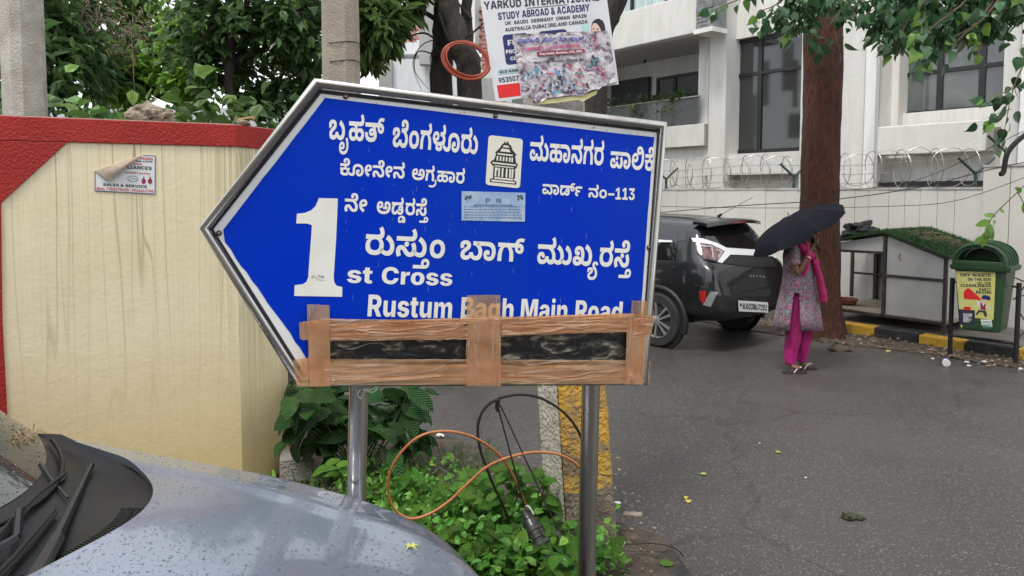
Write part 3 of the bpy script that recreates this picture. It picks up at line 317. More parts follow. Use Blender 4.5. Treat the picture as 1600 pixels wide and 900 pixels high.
'3': [323, [[319,-5,234,-5,104,24,32,74,31,107,209,107,210,95,240,77,288,67,319,67,350,67,398,78,424,100,425,115,424,129,394,151,342,165,305,165,217,165,217,221,371,290,371,292,69,292,69,364,581,364,581,300,333,192,333,212,414,218,538,193,608,142,609,109,608,74,532,23,400,-5]]],
'4': [323, [[19,60,19,129,285,364,453,364,195,133,195,130,627,130,627,60],[371,0,371,81,377,112,377,227,537,227,537,0]]],
'5': [323, [[319,-5,238,-5,114,24,42,74,41,107,213,107,212,94,242,74,288,63,319,63,350,63,400,77,430,103,431,121,430,138,400,165,350,179,317,179,284,179,228,165,215,153,59,168,89,364,557,364,557,292,235,292,219,207,223,207,240,222,322,242,373,242,422,242,504,224,566,193,600,149,601,123,600,86,530,28,402,-5]]],
'6': [323, [[327,-5,250,-5,124,24,46,79,47,119,46,149,92,206,137,238,307,364,481,364,261,201,205,201,214,209,262,225,328,235,371,235,438,235,540,208,598,158,599,122,598,84,528,27,404,-5],[325,63,356,63,406,78,434,103,435,120,434,136,406,162,356,176,325,176,294,176,244,162,216,136,217,120,216,103,244,78,294,63]]],
'7': [323, [[111,0,403,290,403,292,61,292,61,364,587,364,587,292,293,0]]],
'8': [323, [[323,-5,238,-5,104,22,28,69,29,98,28,121,72,159,146,184,193,187,193,190,132,196,54,240,55,270,54,299,124,343,246,369,323,369,400,369,520,343,590,299,591,270,590,240,512,196,455,190,455,187,498,184,572,159,616,121,617,98,616,69,540,22,408,-5],[323,57,354,57,404,70,430,92,431,106,430,120,402,141,354,154,323,154,292,154,242,142,214,120,215,106,214,92,242,70,290,57],[323,216,350,216,392,228,418,248,419,260,418,273,392,293,350,304,323,304,294,304,252,293,228,273,229,260,228,248,252,228,294,216]]],
'9': [323, [[321,369,394,369,520,340,598,285,599,245,598,215,552,158,511,126,341,0,165,0,387,162,443,162,432,154,384,139,316,128,275,128,208,128,104,155,46,206,47,241,46,280,118,337,240,369],[321,301,290,301,240,286,212,261,213,244,212,228,240,202,290,187,321,187,352,187,402,202,430,228,431,244,430,261,402,286,352,301]]],
'&': [343, [[283,-6,206,-6,94,22,34,68,35,96,34,118,66,150,126,177,165,190,319,239,334,244,356,255,366,268,367,274,366,284,336,299,307,299,288,299,260,292,246,279,247,271,246,260,268,237,310,211,339,196,687,0,509,0,219,158,192,172,138,206,100,248,101,272,100,299,152,343,244,369,307,369,366,369,452,344,500,304,501,279,500,262,476,232,434,206,403,195,255,141,230,133,202,115,203,102,202,90,224,73,266,63,293,63,330,63,404,81,466,113,502,157,503,184,643,184,642,151,616,95,560,51,521,36,473,23,430,8,330,-6]]],
'!': [181, [[103,114,89,364,275,364,261,114],[183,-5,138,-5,84,19,85,40,84,61,138,86,183,86,224,86,278,61,279,40,278,19,224,-5]]],
',': [134, [[17,-101,59,57,229,57,131,-101]]],
'-': [323, [[491,180,491,113,155,113,155,180]]],
':': [134, [[135,-5,94,-5,42,21,43,41,42,61,94,87,135,87,174,87,228,61,229,41,228,21,174,-5],[135,168,94,168,42,194,43,214,42,234,94,260,135,260,174,260,228,234,229,214,228,194,174,168]]],
}
def flat(c, n=3):
    c = [[c[i] >> 1, c[i+1], c[i] & 1] for i in range(0, len(c), 2)]; pts = []; m = len(c); o = []
    for i in range(m):
        a, b = c[i], c[(i+1) % m]; pts.append(a)
        if not a[2] and not b[2]: pts.append([(a[0]+b[0])/2, (a[1]+b[1])/2, 1])
    k = next(i for i, p in enumerate(pts) if p[2]); pts = pts[k:] + pts[:k]; m = len(pts); i = 0
    while i < m:
        if pts[(i+1) % m][2]: o.append(pts[i][:2]); i += 1
        else:
            a, b, d = pts[i], pts[(i+1) % m], pts[(i+2) % m]
            for t in range(n):
                t /= n; o.append([(1-t)**2*a[q] + 2*t*(1-t)*b[q] + t*t*d[q] for q in (0, 1)])
            i += 2
    return o
GC = {}
def tri(loops):
    vs = []; es = []
    for l in loops:
        k = len(vs); vs += [V(p) for p in l]; es += [(k+i, k+(i+1) % len(l)) for i in range(len(l))]
    r = geometry.delaunay_2d_cdt(vs, es, [], 0, 1e-4); ov, of = r[0], r[2]; keep = []
    E_ = [(vs[a], vs[b]) for a, b in es]
    for f in of:
        cx = sum(ov[i].x for i in f)/len(f); cy = sum(ov[i].y for i in f)/len(f); wn = 0
        for a, b in E_:
            if (a.y <= cy) != (b.y <= cy):
                if a.x + (cy-a.y)*(b.x-a.x)/(b.y-a.y) > cx: wn += 1 if b.y > a.y else -1
        if wn: keep.append(list(f))
    return [(p.x, p.y) for p in ov], keep
def glyph(k, n=3):
    if (k, n) not in GC:
        a, cs = GL[k]
        v, f = tri([flat(c, n) for c in cs]) if cs else ([], [])
        GC[(k, n)] = (a/500, [(x/500, y/500) for x, y in v], f)
    return GC[(k, n)]
def layout(s, kn=False, n=3):
    """2D verts, faces, xmin, xmax of a line of lettering, in em"""
    vs = []; fs = []; x = 0
    for c in (s.split() if kn else s):
        if c in (' ', '_'): x += .28; continue
        a, v, f = glyph('k.' + c if kn else c, n); k = len(vs)
        vs += [(p[0]+x, p[1]) for p in v]; fs += [[i+k for i in q] for q in f]; x += a
    xs = [p[0] for p in vs]; return vs, fs, min(xs), max(xs)
class Plane:
    """a flat face in the scene; maps picture measurements to points on it"""
    def __init__(s, p, n):
        s.p = V(p); s.n = V(n).normalized()
        if (CAM - s.p).dot(s.n) < 0: s.n = -s.n
    def at(s, px, py, off=0): return PL(px, py, s.p, s.n) + s.n*off
    def poly(s, pts, off=0): return [s.at(x, y, off) for x, y in pts]
    def text(s, mb, t, a, b, h, kn=False, off=.001, ref=None, n=3):
        """lettering from a to b along its baseline, h pixels tall at a"""
        vs, fs, x0, x1 = layout(t, kn, n); A = s.at(*a, off); B = s.at(*b, off); H = s.at(a[0], a[1]-h, off)
        ux = (B-A)/(x1-x0); uy = s.n.cross(ux).normalized()
        uy *= (H-A).dot(uy)/(ref or (.788 if kn else .7275))
        if (H-A).dot(s.n.cross(ux)) < 0: uy = uy
        pts = [A + ux*(x-x0) + uy*y for x, y in vs]
        fs2 = []
        for f in fs:
            nn = (pts[f[1]]-pts[f[0]]).cross(pts[f[2]]-pts[f[0]]); fs2.append(f if nn.dot(s.n) > 0 else f[::-1])
        mb.add(pts, fs2)
    def sheet(s, mb, pts, off, th=.0006): mb.prism([p - s.n*th for p in s.poly(pts, off)], s.n*th)
# ================================================================ GROUND
def asphalt():
    m = mat('asphalt', (.046,.041,.037), .62, (.07,.063,.057), .9, 8, (.25,.75)); t = m.node_tree; b = t.nodes['Principled BSDF']; L = t.links.new
    pos = t.nodes.new('ShaderNodeNewGeometry').outputs['Position']
    col = b.inputs['Base Color'].links[0].from_socket
    n = t.nodes.new('ShaderNodeTexVoronoi'); n.inputs['Scale'].default_value = 150; L(pos, n.inputs['Vector'])
    n2 = t.nodes.new('ShaderNodeTexNoise'); n2.inputs['Scale'].default_value = 85; n2.inputs['Detail'].default_value = 8; L(pos, n2.inputs['Vector'])
    r = t.nodes.new('ShaderNodeMapRange'); r.inputs[1].default_value = .3; r.inputs[2].default_value = .7; r.inputs[3].default_value = .55; r.inputs[4].default_value = 1.5; L(n2.outputs[0], r.inputs[0])
    x = t.nodes.new('ShaderNodeVectorMath'); x.operation = 'SCALE'; L(col, x.inputs[0]); L(r.outputs[0], x.inputs['Scale'])
    # pale aggregate specks
    v = t.nodes.new('ShaderNodeTexVoronoi'); v.inputs['Scale'].default_value = 110; L(pos, v.inputs['Vector'])
    q = t.nodes.new('ShaderNodeSeparateColor'); L(v.outputs['Color'], q.inputs[0]); g = t.nodes.new('ShaderNodeMath'); g.operation = 'GREATER_THAN'; g.inputs[1].default_value = .93; L(q.outputs[0], g.inputs[0])
    y = t.nodes.new('ShaderNodeMix'); y.data_type = 'RGBA'; y.inputs[7].default_value = (.24,.22,.2,1); g2 = t.nodes.new('ShaderNodeMath'); g2.operation = 'MULTIPLY'; g2.inputs[1].default_value = .5; L(g.outputs[0], g2.inputs[0])
    L(g2.outputs[0], y.inputs[0]); L(x.outputs[0], y.inputs[6])
    # brown dried-on silt in broad patches
    n3 = t.nodes.new('ShaderNodeTexNoise'); n3.inputs['Scale'].default_value = .55; n3.inputs['Detail'].default_value = 6; L(pos, n3.inputs['Vector'])
    r3 = t.nodes.new('ShaderNodeMapRange'); r3.inputs[1].default_value = .5; r3.inputs[2].default_value = .75; r3.inputs[4].default_value = .5; L(n3.outputs[0], r3.inputs[0])
    z = t.nodes.new('ShaderNodeMix'); z.data_type = 'RGBA'; z.inputs[7].default_value = (.085,.066,.052,1); L(r3.outputs[0], z.inputs[0]); L(y.outputs[2], z.inputs[6]); L(z.outputs[2], b.inputs['Base Color'])
    ck = t.nodes.new('ShaderNodeTexVoronoi'); ck.feature = 'DISTANCE_TO_EDGE'; ck.inputs['Scale'].default_value = .42; nd = t.nodes.new('ShaderNodeTexNoise'); nd.inputs['Scale'].default_value = 2.2; nd.inputs['Detail'].default_value = 6; L(pos, nd.inputs['Vector'])
    vm = t.nodes.new('ShaderNodeVectorMath'); vm.operation = 'MULTIPLY_ADD'; vm.inputs[1].default_value = (.7,.7,.7); L(nd.outputs['Color'], vm.inputs[0]); L(pos, vm.inputs[2]); L(vm.outputs[0], ck.inputs['Vector'])
    cm = t.nodes.new('ShaderNodeMapRange'); cm.inputs[1].default_value = 0; cm.inputs[2].default_value = .012; cm.inputs[3].default_value = .42; cm.inputs[4].default_value = 0; L(ck.outputs['Distance'], cm.inputs[0])
    cx_ = t.nodes.new('ShaderNodeMix'); cx_.data_type = 'RGBA'; cx_.inputs[7].default_value = (.018,.016,.014,1); L(cm.outputs[0], cx_.inputs[0]); L(z.outputs[2], cx_.inputs[6]); L(cx_.outputs[2], b.inputs['Base Color'])
    # damp patches are smoother
    n4 = t.nodes.new('ShaderNodeTexNoise'); n4.inputs['Scale'].default_value = .8; n4.inputs['Detail'].default_value = 7; L(pos, n4.inputs['Vector'])
    r4 = t.nodes.new('ShaderNodeMapRange'); r4.inputs[1].default_value = .38; r4.inputs[2].default_value = .62; r4.inputs[3].default_value = .3; r4.inputs[4].default_value = .6; L(n4.outputs[0], r4.inputs[0]); L(r4.outputs[0], b.inputs['Roughness'])
    u = t.nodes.new('ShaderNodeBump'); u.inputs['Strength'].default_value = .7; u.inputs['Distance'].default_value = .008; L(n.outputs['Distance'], u.inputs['Height'])
    u2 = t.nodes.new('ShaderNodeBump'); u2.inputs['Strength'].default_value = .5; u2.inputs['Distance'].default_value = .01; L(n2.outputs[0], u2.inputs['Height']); L(u.outputs[0], u2.inputs['Normal']); L(u2.outputs[0], b.inputs['Normal'])
    return m
M_ASPH = asphalt()
M_SOIL = mat('soil', (.03,.022,.016), .85, (.105,.078,.055), 9, 9, (.35,.7), bump=3, bscale=45)
M_DIRT = mat('road_dirt', (.05,.036,.026), .8, (.13,.095,.065), 5, 9, (.35,.7), bump=2.5, bscale=50)
M_CONC = mat('concrete', (.42,.4,.36), .85, (.27,.255,.23), 3.5, 10, (.3,.7), bump=2, bscale=60)
M_PAVE = mat('footpath', (.11,.1,.09), .75, (.2,.18,.155), 3, 9, (.3,.7), bump=2, bscale=40)
gm = MB()
gm.quad((-400,-60,-.012), (400,-60,-.012), (400,900,-.012), (-400,900,-.012))
structure(gm, 'ground', M_SOIL)
gm = MB()
def road_pt(i, j):
    x = -1.9 + 60*i**1.5; y = -12 + 90*j
    return (x, y, 0)
# the road surface: bounded by the kerb line on the far side and the verge on the near side
rp = [ST(-14, 9.66), ST(60, 9.66), ST(60, -8), ST(16, 3.2), V((-1.5, 6.4, 0)), V((-1.2,5.0,0)), V((-4,-6,0)), V((4,-12,0))]
gm.add(rp, [list(range(len(rp)))[::-1]])
structure(gm, 'road', M_ASPH)
def patch(name, m, pts, z, jag=.06, seed=1, bump=.02, step=.05, kind='structure'):
    """a ragged-edged sheet with a little relief, tapering to its border"""
    random.seed(seed); ring = []
    n = len(pts)
    for i in range(n):
        a, b = V(pts[i]), V(pts[(i+1) % n]); k = max(1, int((b-a).length/.07))
        for j in range(k):
            p = a.lerp(b, j/k); p = p + V((noise.noise(p*3+V((seed,0,0))), noise.noise(p*3+V((0,seed,5))), 0))*jag*1.6 + V((noise.noise(p*14+V((seed,0,0))), noise.noise(p*14+V((0,seed,5))), 0))*jag*.5
            ring.append((p.x, p.y))
    xs = [p[0] for p in ring]; ys = [p[1] for p in ring]; vs = [V(p) for p in ring]; es = [(i, (i+1) % len(ring)) for i in range(len(ring))]
    nx = int((max(xs)-min(xs))/step); ny = int((max(ys)-min(ys))/step)
    for i in range(nx+1):
        for j in range(ny+1): vs.append(V((min(xs)+(i+random.random()*.6)*step, min(ys)+(j+random.random()*.6)*step)))
    r = geometry.delaunay_2d_cdt(vs, es, [], 1, 1e-4); mb = MB(); R2 = [V(q) for q in ring]
    pts3 = []
    for p in r[0]:
        d = min((p-q).length for q in R2[::2]); k = min(1, d/.15)
        pts3.append((p.x, p.y, z + k*bump*(.6 + noise.noise(V((p.x*4, p.y*4, seed))) + .5*noise.noise(V((p.x*13, p.y*13, seed))))))
    fs = []
    for f in r[2]:
        f = list(f); a, b, c = [V(pts3[i]) for i in f[:3]]; fs.append(f if (b-a).cross(c-a).z > 0 else f[::-1])
    mb.add(pts3, fs); return structure(mb, name, m, smooth=180)
patch('verge', M_SOIL, [G(430,760), G(445,640), G(560,628), (G(640,668)), G(720,690), G(800,715), G(862,745), G(960,812), G(1040,850), G(1075,905), V((.75,3.0,0)), V((.4,1.5,0)), V((-2,.8,0)), V((-1.9,3.6,0))], .006, .05, 3, .03)
patch('dirt_strip', M_DIRT, [ST(-6,9.57), ST(3.2,9.57), ST(5.4,9.57), ST(11,9.57), ST(11,9.1), ST(8,8.9), ST(6.4,8.6), ST(5,8.75), ST(4.2,8.98), ST(3,9.1), ST(2,9.2), ST(-6,9.35)], .005, .07, 5, .02, .08)
patch('wet_patch', mat('wet_silt', (.018,.017,.016), .5, (.05,.044,.038), 14, 8, (.4,.7), bump=2, bscale=90), [G(960,905), G(955,862), G(1000,852), G(1050,872), G(1078,905)], .008, .05, 9, .022, .03)
patch('tree_island', M_SOIL, [V((-.65+.85*math.cos(k*.5236), 8.5+.6*math.sin(k*.5236), 0)) for k in range(12)], .006, .06, 21, .02, .06)
# footpath and its kerb of alternately painted stones
gm = MB(); gm.stbox(-14, 60, 9.76, 11.02, -.01, .122); structure(gm, 'footpath', M_PAVE)
M_KY = mat('kerb_yellow', (.62,.36,.035), .7, (.14,.1,.06), 7, 9, (.5,.72), bump=2, bscale=50)
M_KB = mat('kerb_black', (.025,.025,.027), .7, (.085,.08,.072), 7, 9, (.45,.75), bump=2, bscale=50)
kerb = T('kerb', 'roadside kerb of alternating yellow and black painted stones in front of the footpath', 'kerb', ST(3.5, 9.6))
edges = [(5.38, 4.81), (4.81, 4.26), (4.26, 3.72), (3.72, 3.18), (3.18, 2.64), (2.64, 2.1), (2.1, 1.56), (1.56, 1.02)]
for i, (a, b) in enumerate(edges):
    q = MB(); h = .13 + .008*math.sin(i*2.3); jt = .006*math.sin(i*5)
    q.stbox(b+.008, a-.008, 9.575+jt, 9.755, -.02, h)
    P(q, 'kerb_stone', M_KY if i % 2 == 0 else M_KB, kerb, bev=.018)
for i in range(16):
    a = 6.9 + i*.54; q = MB(); q.stbox(a+.008, a+.532, 9.58, 9.755, -.02, .125); P(q, 'kerb_stone', M_KB if i % 2 else M_KY, kerb, bev=.018)

# ================================================================ LEFT BOUNDARY WALL
C0 = V((-1.70, 4.56, 0)); C1 = V((-1.534, 4.99, 0)); DL = V((-.891, -.454, 0)); WT = 2.31
NL = V((DL.y, -DL.x, 0)); NL = NL if NL.dot(-C0) > 0 else -NL
E0 = C0 + DL*4.2
def cream():
    m = mat('cream_plaster', (.88,.77,.53), .8, (.82,.7,.46), 1.6, 6, (.3,.7)); t = m.node_tree; b = t.nodes['Principled BSDF']; L = t.links.new
    pos = t.nodes.new('ShaderNodeNewGeometry').outputs['Position']; col = b.inputs['Base Color'].links[0].from_socket
    along = t.nodes.new('ShaderNodeVectorMath'); along.operation = 'DOT_PRODUCT'; along.inputs[1].default_value = -DL; L(pos, along.inputs[0])
    sp = t.nodes.new('ShaderNodeSeparateXYZ'); L(pos, sp.inputs[0])
    def streak(freq, seed, wid, lo, hi, strength, colr, prev, ylim):
        c = t.nodes.new('ShaderNodeCombineXYZ'); a = t.nodes.new('ShaderNodeMath'); a.operation = 'MULTIPLY'; a.inputs[1].default_value = freq
        z = t.nodes.new('ShaderNodeMath'); z.operation = 'MULTIPLY'; z.inputs[1].default_value = .22
        L(along.outputs['Value'], a.inputs[0]); L(sp.outputs[2], z.inputs[0]); L(a.outputs[0], c.inputs[0]); L(z.outputs[0], c.inputs[2]); c.inputs[1].default_value = seed
        n = t.nodes.new('ShaderNodeTexNoise'); n.inputs['Scale'].default_value = 1; n.inputs['Detail'].default_value = 1.5; L(c.outputs[0], n.inputs['Vector'])
        s1 = t.nodes.new('ShaderNodeMath'); s1.operation = 'SUBTRACT'; s1.inputs[1].default_value = .5; L(n.outputs[0], s1.inputs[0])
        ab = t.nodes.new('ShaderNodeMath'); ab.operation = 'ABSOLUTE'; L(s1.outputs[0], ab.inputs[0])
        r = t.nodes.new('ShaderNodeMapRange'); r.inputs[1].default_value = 0; r.inputs[2].default_value = wid; r.inputs[3].default_value = 1; r.inputs[4].default_value = 0; L(ab.outputs[0], r.inputs[0])
        # where along the wall the streaks gather
        g = t.nodes.new('ShaderNodeMapRange'); g.inputs[1].default_value = lo; g.inputs[2].default_value = hi; g.inputs[3].default_value = .15; g.inputs[4].default_value = 1; L(along.outputs['Value'], g.inputs[0])
        h = t.nodes.new('ShaderNodeMapRange'); h.inputs[1].default_value = ylim; h.inputs[2].default_value = 2.2; h.inputs[3].default_value = .0; h.inputs[4].default_value = 1; L(sp.outputs[2], h.inputs[0])
        k = t.nodes.new('ShaderNodeMath'); k.operation = 'MULTIPLY'; L(r.outputs[0], k.inputs[0]); L(g.outputs[0], k.inputs[1])
        k2 = t.nodes.new('ShaderNodeMath'); k2.operation = 'MULTIPLY'; L(k.outputs[0], k2.inputs[0]); L(h.outputs[0], k2.inputs[1])
        k3 = t.nodes.new('ShaderNodeMath'); k3.operation = 'MULTIPLY'; k3.inputs[1].default_value = strength; L(k2.outputs[0], k3.inputs[0])
        x = t.nodes.new('ShaderNodeMix'); x.data_type = 'RGBA'; x.inputs[7].default_value = (*colr, 1); L(k3.outputs[0], x.inputs[0]); L(prev, x.inputs[6]); return x.outputs[2]
    a0 = C0.dot(-DL)
    col = streak(4.5, 3.3, .011, a0-1.6, a0-1.0, .6, (.22,.14,.06), col, .2)
    col = streak(7, 7.7, .009, a0-1.2, a0-.6, .6, (.22,.14,.06), col, .0)
    col = streak(12, 5.2, .012, a0-.7, a0-.2, .55, (.24,.16,.07), col, .3)
    col = streak(26, 9.1, .045, a0-.55, a0+.1, .6, (.36,.25,.11), col, .3)
    col = streak(60, 1.1, .14, a0-.05, a0+.06, .5, (.3,.25,.15), col, -.6)
    # yellower towards the foot of the wall
    f = t.nodes.new('ShaderNodeMapRange'); f.inputs[1].default_value = 1.1; f.inputs[2].default_value = .2; f.inputs[3].default_value = 0; f.inputs[4].default_value = .75; L(sp.outputs[2], f.inputs[0])
    x = t.nodes.new('ShaderNodeMix'); x.data_type = 'RGBA'; x.inputs[7].default_value = (.74,.54,.23,1); L(f.outputs[0], x.inputs[0]); L(col, x.inputs[6]); L(x.outputs[2], b.inputs['Base Color'])
    n = t.nodes.new('ShaderNodeTexNoise'); n.inputs['Scale'].default_value = 34; n.inputs['Detail'].default_value = 6; n.inputs['Distortion'].default_value = .6; L(pos, n.inputs['Vector'])
    n2 = t.nodes.new('ShaderNodeTexNoise'); n2.inputs['Scale'].default_value = 5; n2.inputs['Detail'].default_value = 4; L(pos, n2.inputs['Vector'])
    u = t.nodes.new('ShaderNodeBump'); u.inputs['Strength'].default_value = .32; u.inputs['Distance'].default_value = .006; L(n.outputs[0], u.inputs['Height'])
    u2 = t.nodes.new('ShaderNodeBump'); u2.inputs['Strength'].default_value = .18; u2.inputs['Distance'].default_value = .02; L(n2.outputs[0], u2.inputs['Height']); L(u.outputs[0], u2.inputs['Normal']); L(u2.outputs[0], b.inputs['Normal'])
    return m
M_CREAM = cream()
M_RED = mat('red_paint', (.42,.03,.022), .6, (.33,.024,.02), 3, 8, (.3,.7), bump=.9, bscale=75, spec=.3)
wall = T('boundary_wall', 'cream plastered boundary wall with red top band and rain streaks on the left', 'wall', C0)
BK = V((-.454, .891, 0))*.0; TH = -NL*.24
back = [C1 + V((-.30, .06, 0)), E0 + TH]
q = MB(); q.prism([E0, C0, C1, back[0], back[1]], (0,0,WT-.132)); P(q, 'plaster_face', M_CREAM, wall)
# cap band, 12 mm proud
def offs(p, k): return p
N1 = (C1-C0).cross(V((0,0,1))).normalized()
c0o = C0 + (NL + N1).normalized()*.0135; 
q = MB(); q.prism([E0 + NL*.012, c0o, C1 + N1*.012, back[0]+V((0,.012,0)), back[1]-NL*.0], (0,0,.132))
for v in q.v: v.z += WT - .132
P(q, 'top_band', M_RED, wall, bev=.004)
wp = Plane(C0, NL)
pts = wp.poly([(-700,170), (104.5,223.2), (1.8,317), (12,648), (20,900)])
top = wp.at(104.5, 223); a = [wp.at(105,222.5), wp.at(2,317), wp.at(4,500), wp.at(12,650)]
poly = [V((E0.x, E0.y, WT-.134)), V((a[0].x, a[0].y, WT-.134)), a[1], a[2], a[3], V((a[3].x, a[3].y, .0)) + DL*-.02, V((E0.x, E0.y, 0))]
q = MB(); q.prism(poly, NL*.012); P(q, 'painted_frame', M_RED, wall, bev=.003)
q = MB(); q.prism([E0 - NL*.02, C0 - NL*.01, C1 - V((.02,0,0)), back[0], back[1]], (0,0,.006))
for v in q.v: v.z += WT + .0005
P(q, 'cap_top', mat('bare_cement', (.5,.46,.42), .9, (.3,.26,.24), 12), wall)
# stones left on top of the wall
M_ROCK = mat('rubble', (.42,.33,.25), .9, (.2,.16,.12), 12, 8, (.35,.65), bump=3, bscale=40)
p = wp.at(228, 178) - NL*.11
q = MB(); q.blob((p.x, p.y, WT+.055), (.085,.06,.06), 4, .7, 3, 1.9); q.blob((p.x+.07, p.y+.04, WT+.04), (.075,.06,.045), 9, .8, 3, 2.2)
P(q, 'rubble_stone', M_ROCK, label='jagged brown lump of rubble resting on top of the red banded wall', cat='stone')
p = wp.at(383, 195) - NL*.08
q = MB(); q.blob((p.x, p.y, WT+.02), (.04,.035,.022), 2, .5, 2)
P(q, 'rubble_stone', M_ROCK, label='small flat chip of stone near the corner of the red banded wall top', cat='stone')
q = MB(); q.tube(bez([(p.x-.03,p.y,WT+.045),(p.x+.03,p.y-.01,WT+.05),(p.x+.075,p.y-.03,WT+.052)]), [.006]*8+[.008]*8+[.012], 6)
P(q, 'dry_twig', mat('twig', (.5,.3,.12), .8), smooth=60, label='short dry yellow twig lying on the small stone at the wall corner', cat='twig')
# block of concrete at the foot of the return
q = MB(); b0 = G(438,760); q.box((b0.x-.02, 4.72, 0), (.22,.03,0), (-.05,.2,0), (0,0,.16)); 
P(q, 'concrete_block', M_CONC, bev=.012, label='low grey concrete block at the foot of the cream wall corner', cat='block')

# sticker on the wall, its upper left corner peeled over
st = T('wall_sticker', 'small white appliance repair sticker with blue border and peeled corner on the cream wall', 'sticker', wp.at(195,270))
q = MB(); pp = wp.poly([(147.8,298.2), (242.8,303.9), (243,242.8), (222,242), (147.8,267.3)], .004)
M_PAPER = mat('sticker_paper', (.78,.78,.78), .5)
q.prism([x - NL*.003 for x in pp], NL*.003); P(q, 'paper', M_PAPER, st)
def lined(parent, pl, pts, wpx, off, m, name='border'):
    q = MB()
    for (x0, y0), (x1, y1) in zip(pts[:-1], pts[1:]):
        a, b = pl.at(x0, y0, off), pl.at(x1, y1, off); d = (b-a).normalized(); sd_ = pl.n.cross(d)*(pl.at(x0+wpx, y0)-pl.at(x0, y0)).length/2
        q.add([a-sd_-d*sd_.length, b-sd_+d*sd_.length, b+sd_+d*sd_.length, a+sd_-d*sd_.length], [(0,1,2,3)])
    return P(q, name, m, parent)
M_PB = mat('print_blue', (.03,.1,.2), .5); M_PR = mat('print_red', (.6,.09,.05), .5); M_PK = mat('print_black', (.02,.02,.025), .5)
lined(st, wp, [(148.6,268), (148.6,298), (242.2,303), (242.4,243.6), (224,242.8)], 1.3, .0048, M_PB)
def words(parent, pl, items, m, off, name='lettering', n=2, **k):
    for t, a, b, h in items:
        q = MB(); pl.text(q, t, a, b, h, off=off, n=n, **k); o = P(q, name, m, parent)
    return o
words(st, wp, [('PRISES', (218.5,249.5), (239,250.5), 4.2), ('REPAIR', (208,257.5), (222,258), 2.6), ('Mob: 7353179430 , 9916647198', (151,296.6), (239.5,301), 4.6), ('UNDERTAKING', (195,270.5), (235,273), 2.6)], M_PR, .0052)
words(st, wp, [('LIANCES', (199,263.5), (237,265.6), 5.2), ('WORK & REPAIR', (212,253), (238,254), 2.4), ('SALES & SERVICE', (161,290.2), (229.5,293.8), 4.2)], M_PK, .0052)
q = MB()
for cx in (224.5, 234.5):
    pp = [wp.at(cx + 3.4*math.cos(t*math.pi/8), 283.2 + 4.4*math.sin(t*math.pi/8), .0052) for t in range(16)]; q.add(pp[::-1], [list(range(16))])
    wp.sheet(q, [(cx-1, 279), (cx+1, 279), (cx+1, 276), (cx-1, 276)], .0053, .0004)
P(q, 'gas_cylinder_print', mat('print_maroon', (.3,.03,.06), .5), st)
q = MB(); q.tube([wp.at(207.5 + 8*math.cos(t*math.pi/10), 279.5 + 4.4*math.sin(t*math.pi/10), .005) for t in range(20)], .0016, 4, True)
q.tube([wp.at(207.5 + 6*math.cos(t*math.pi/10), 281.5 + 2.4*math.sin(t*math.pi/10), .005) for t in range(20)], .0012, 4, True)
P(q, 'stove_print', mat('print_grey', (.2,.23,.28), .5), st)
q = MB(); A, B, C = wp.at(147.8,267.3,.006), wp.at(222,242,.006), wp.at(171,283.5,.022)
q.grid(lambda i, j: A.lerp(B, i).lerp(C.lerp(B, i), j) + NL*.028*math.sin(math.pi*j*.75)*math.sin(math.pi*min(1, i*1.05+.02)), 10, 8)
P(q, 'peeled_corner', mat('sticker_back', (.3,.22,.17), .8, (.42,.34,.28), 14), st, smooth=180)

# ================================================================ STREET SIGN
SD = V((math.sin(R(72)), math.cos(R(72)), 0)); A0 = PY(500, 360, 2.3); SN = V((SD.y, -SD.x, 0))
sp = Plane(A0, SN)
sign = T('street_sign', 'blue arrow shaped street name sign on two steel posts with brown tape along the bottom', 'sign', (sp.at(750,600).x, sp.at(750,600).y, 0))
M_STEEL = mat('steel_tube', (.5,.48,.45), .2, (.3,.27,.23), 9, 8, (.4,.75), metal=1, rough2=.42, stretch=(1,1,.25))
M_BLUE = mat('sign_blue', (.0,.032,.5), .4, (.003,.042,.43), 3, 9, (.4,.75), spec=.12, stretch=(1,1,.35))
M_WHITE = mat('sign_white', (.8,.8,.79), .4, (.7,.7,.68), 8, 8, (.5,.8))
M_CRM = mat('sign_lettering', (.85,.83,.76), .4, (.74,.72,.64), 9, 8, (.45,.8))
SO = [(311,357), (490,124), (1041,191), (1010,600), (463,602)]
plate = [(326,357), (497,139), (1030,202), (1002,590), (474,592)]
q = MB(); q.prism(sp.poly(plate, -.004), sp.n*.004); pl_ = P(q, 'sign_plate', M_WHITE, sign)
random.seed(3)
def rag(a, b, n, am):
    o = []
    for i in range(n):
        x = a[0]+(b[0]-a[0])*i/n; y = a[1]+(b[1]-a[1])*i/n; o.append((x+random.uniform(-am, am), y+random.uniform(-am, am)))
    return o
bp = rag((349,359), (508,153), 10, .5) + rag((508,153), (1022,215), 8, .3) + rag((1022,215), (1011,340), 10, .7) + rag((1011,340), (996,560), 6, .5) + [(992,586), (486,586)] + rag((478,557), (343,366), 16, 1.1)
q = MB(); sp.sheet(q, bp, .0015); P(q, 'blue_field', M_BLUE, sign)
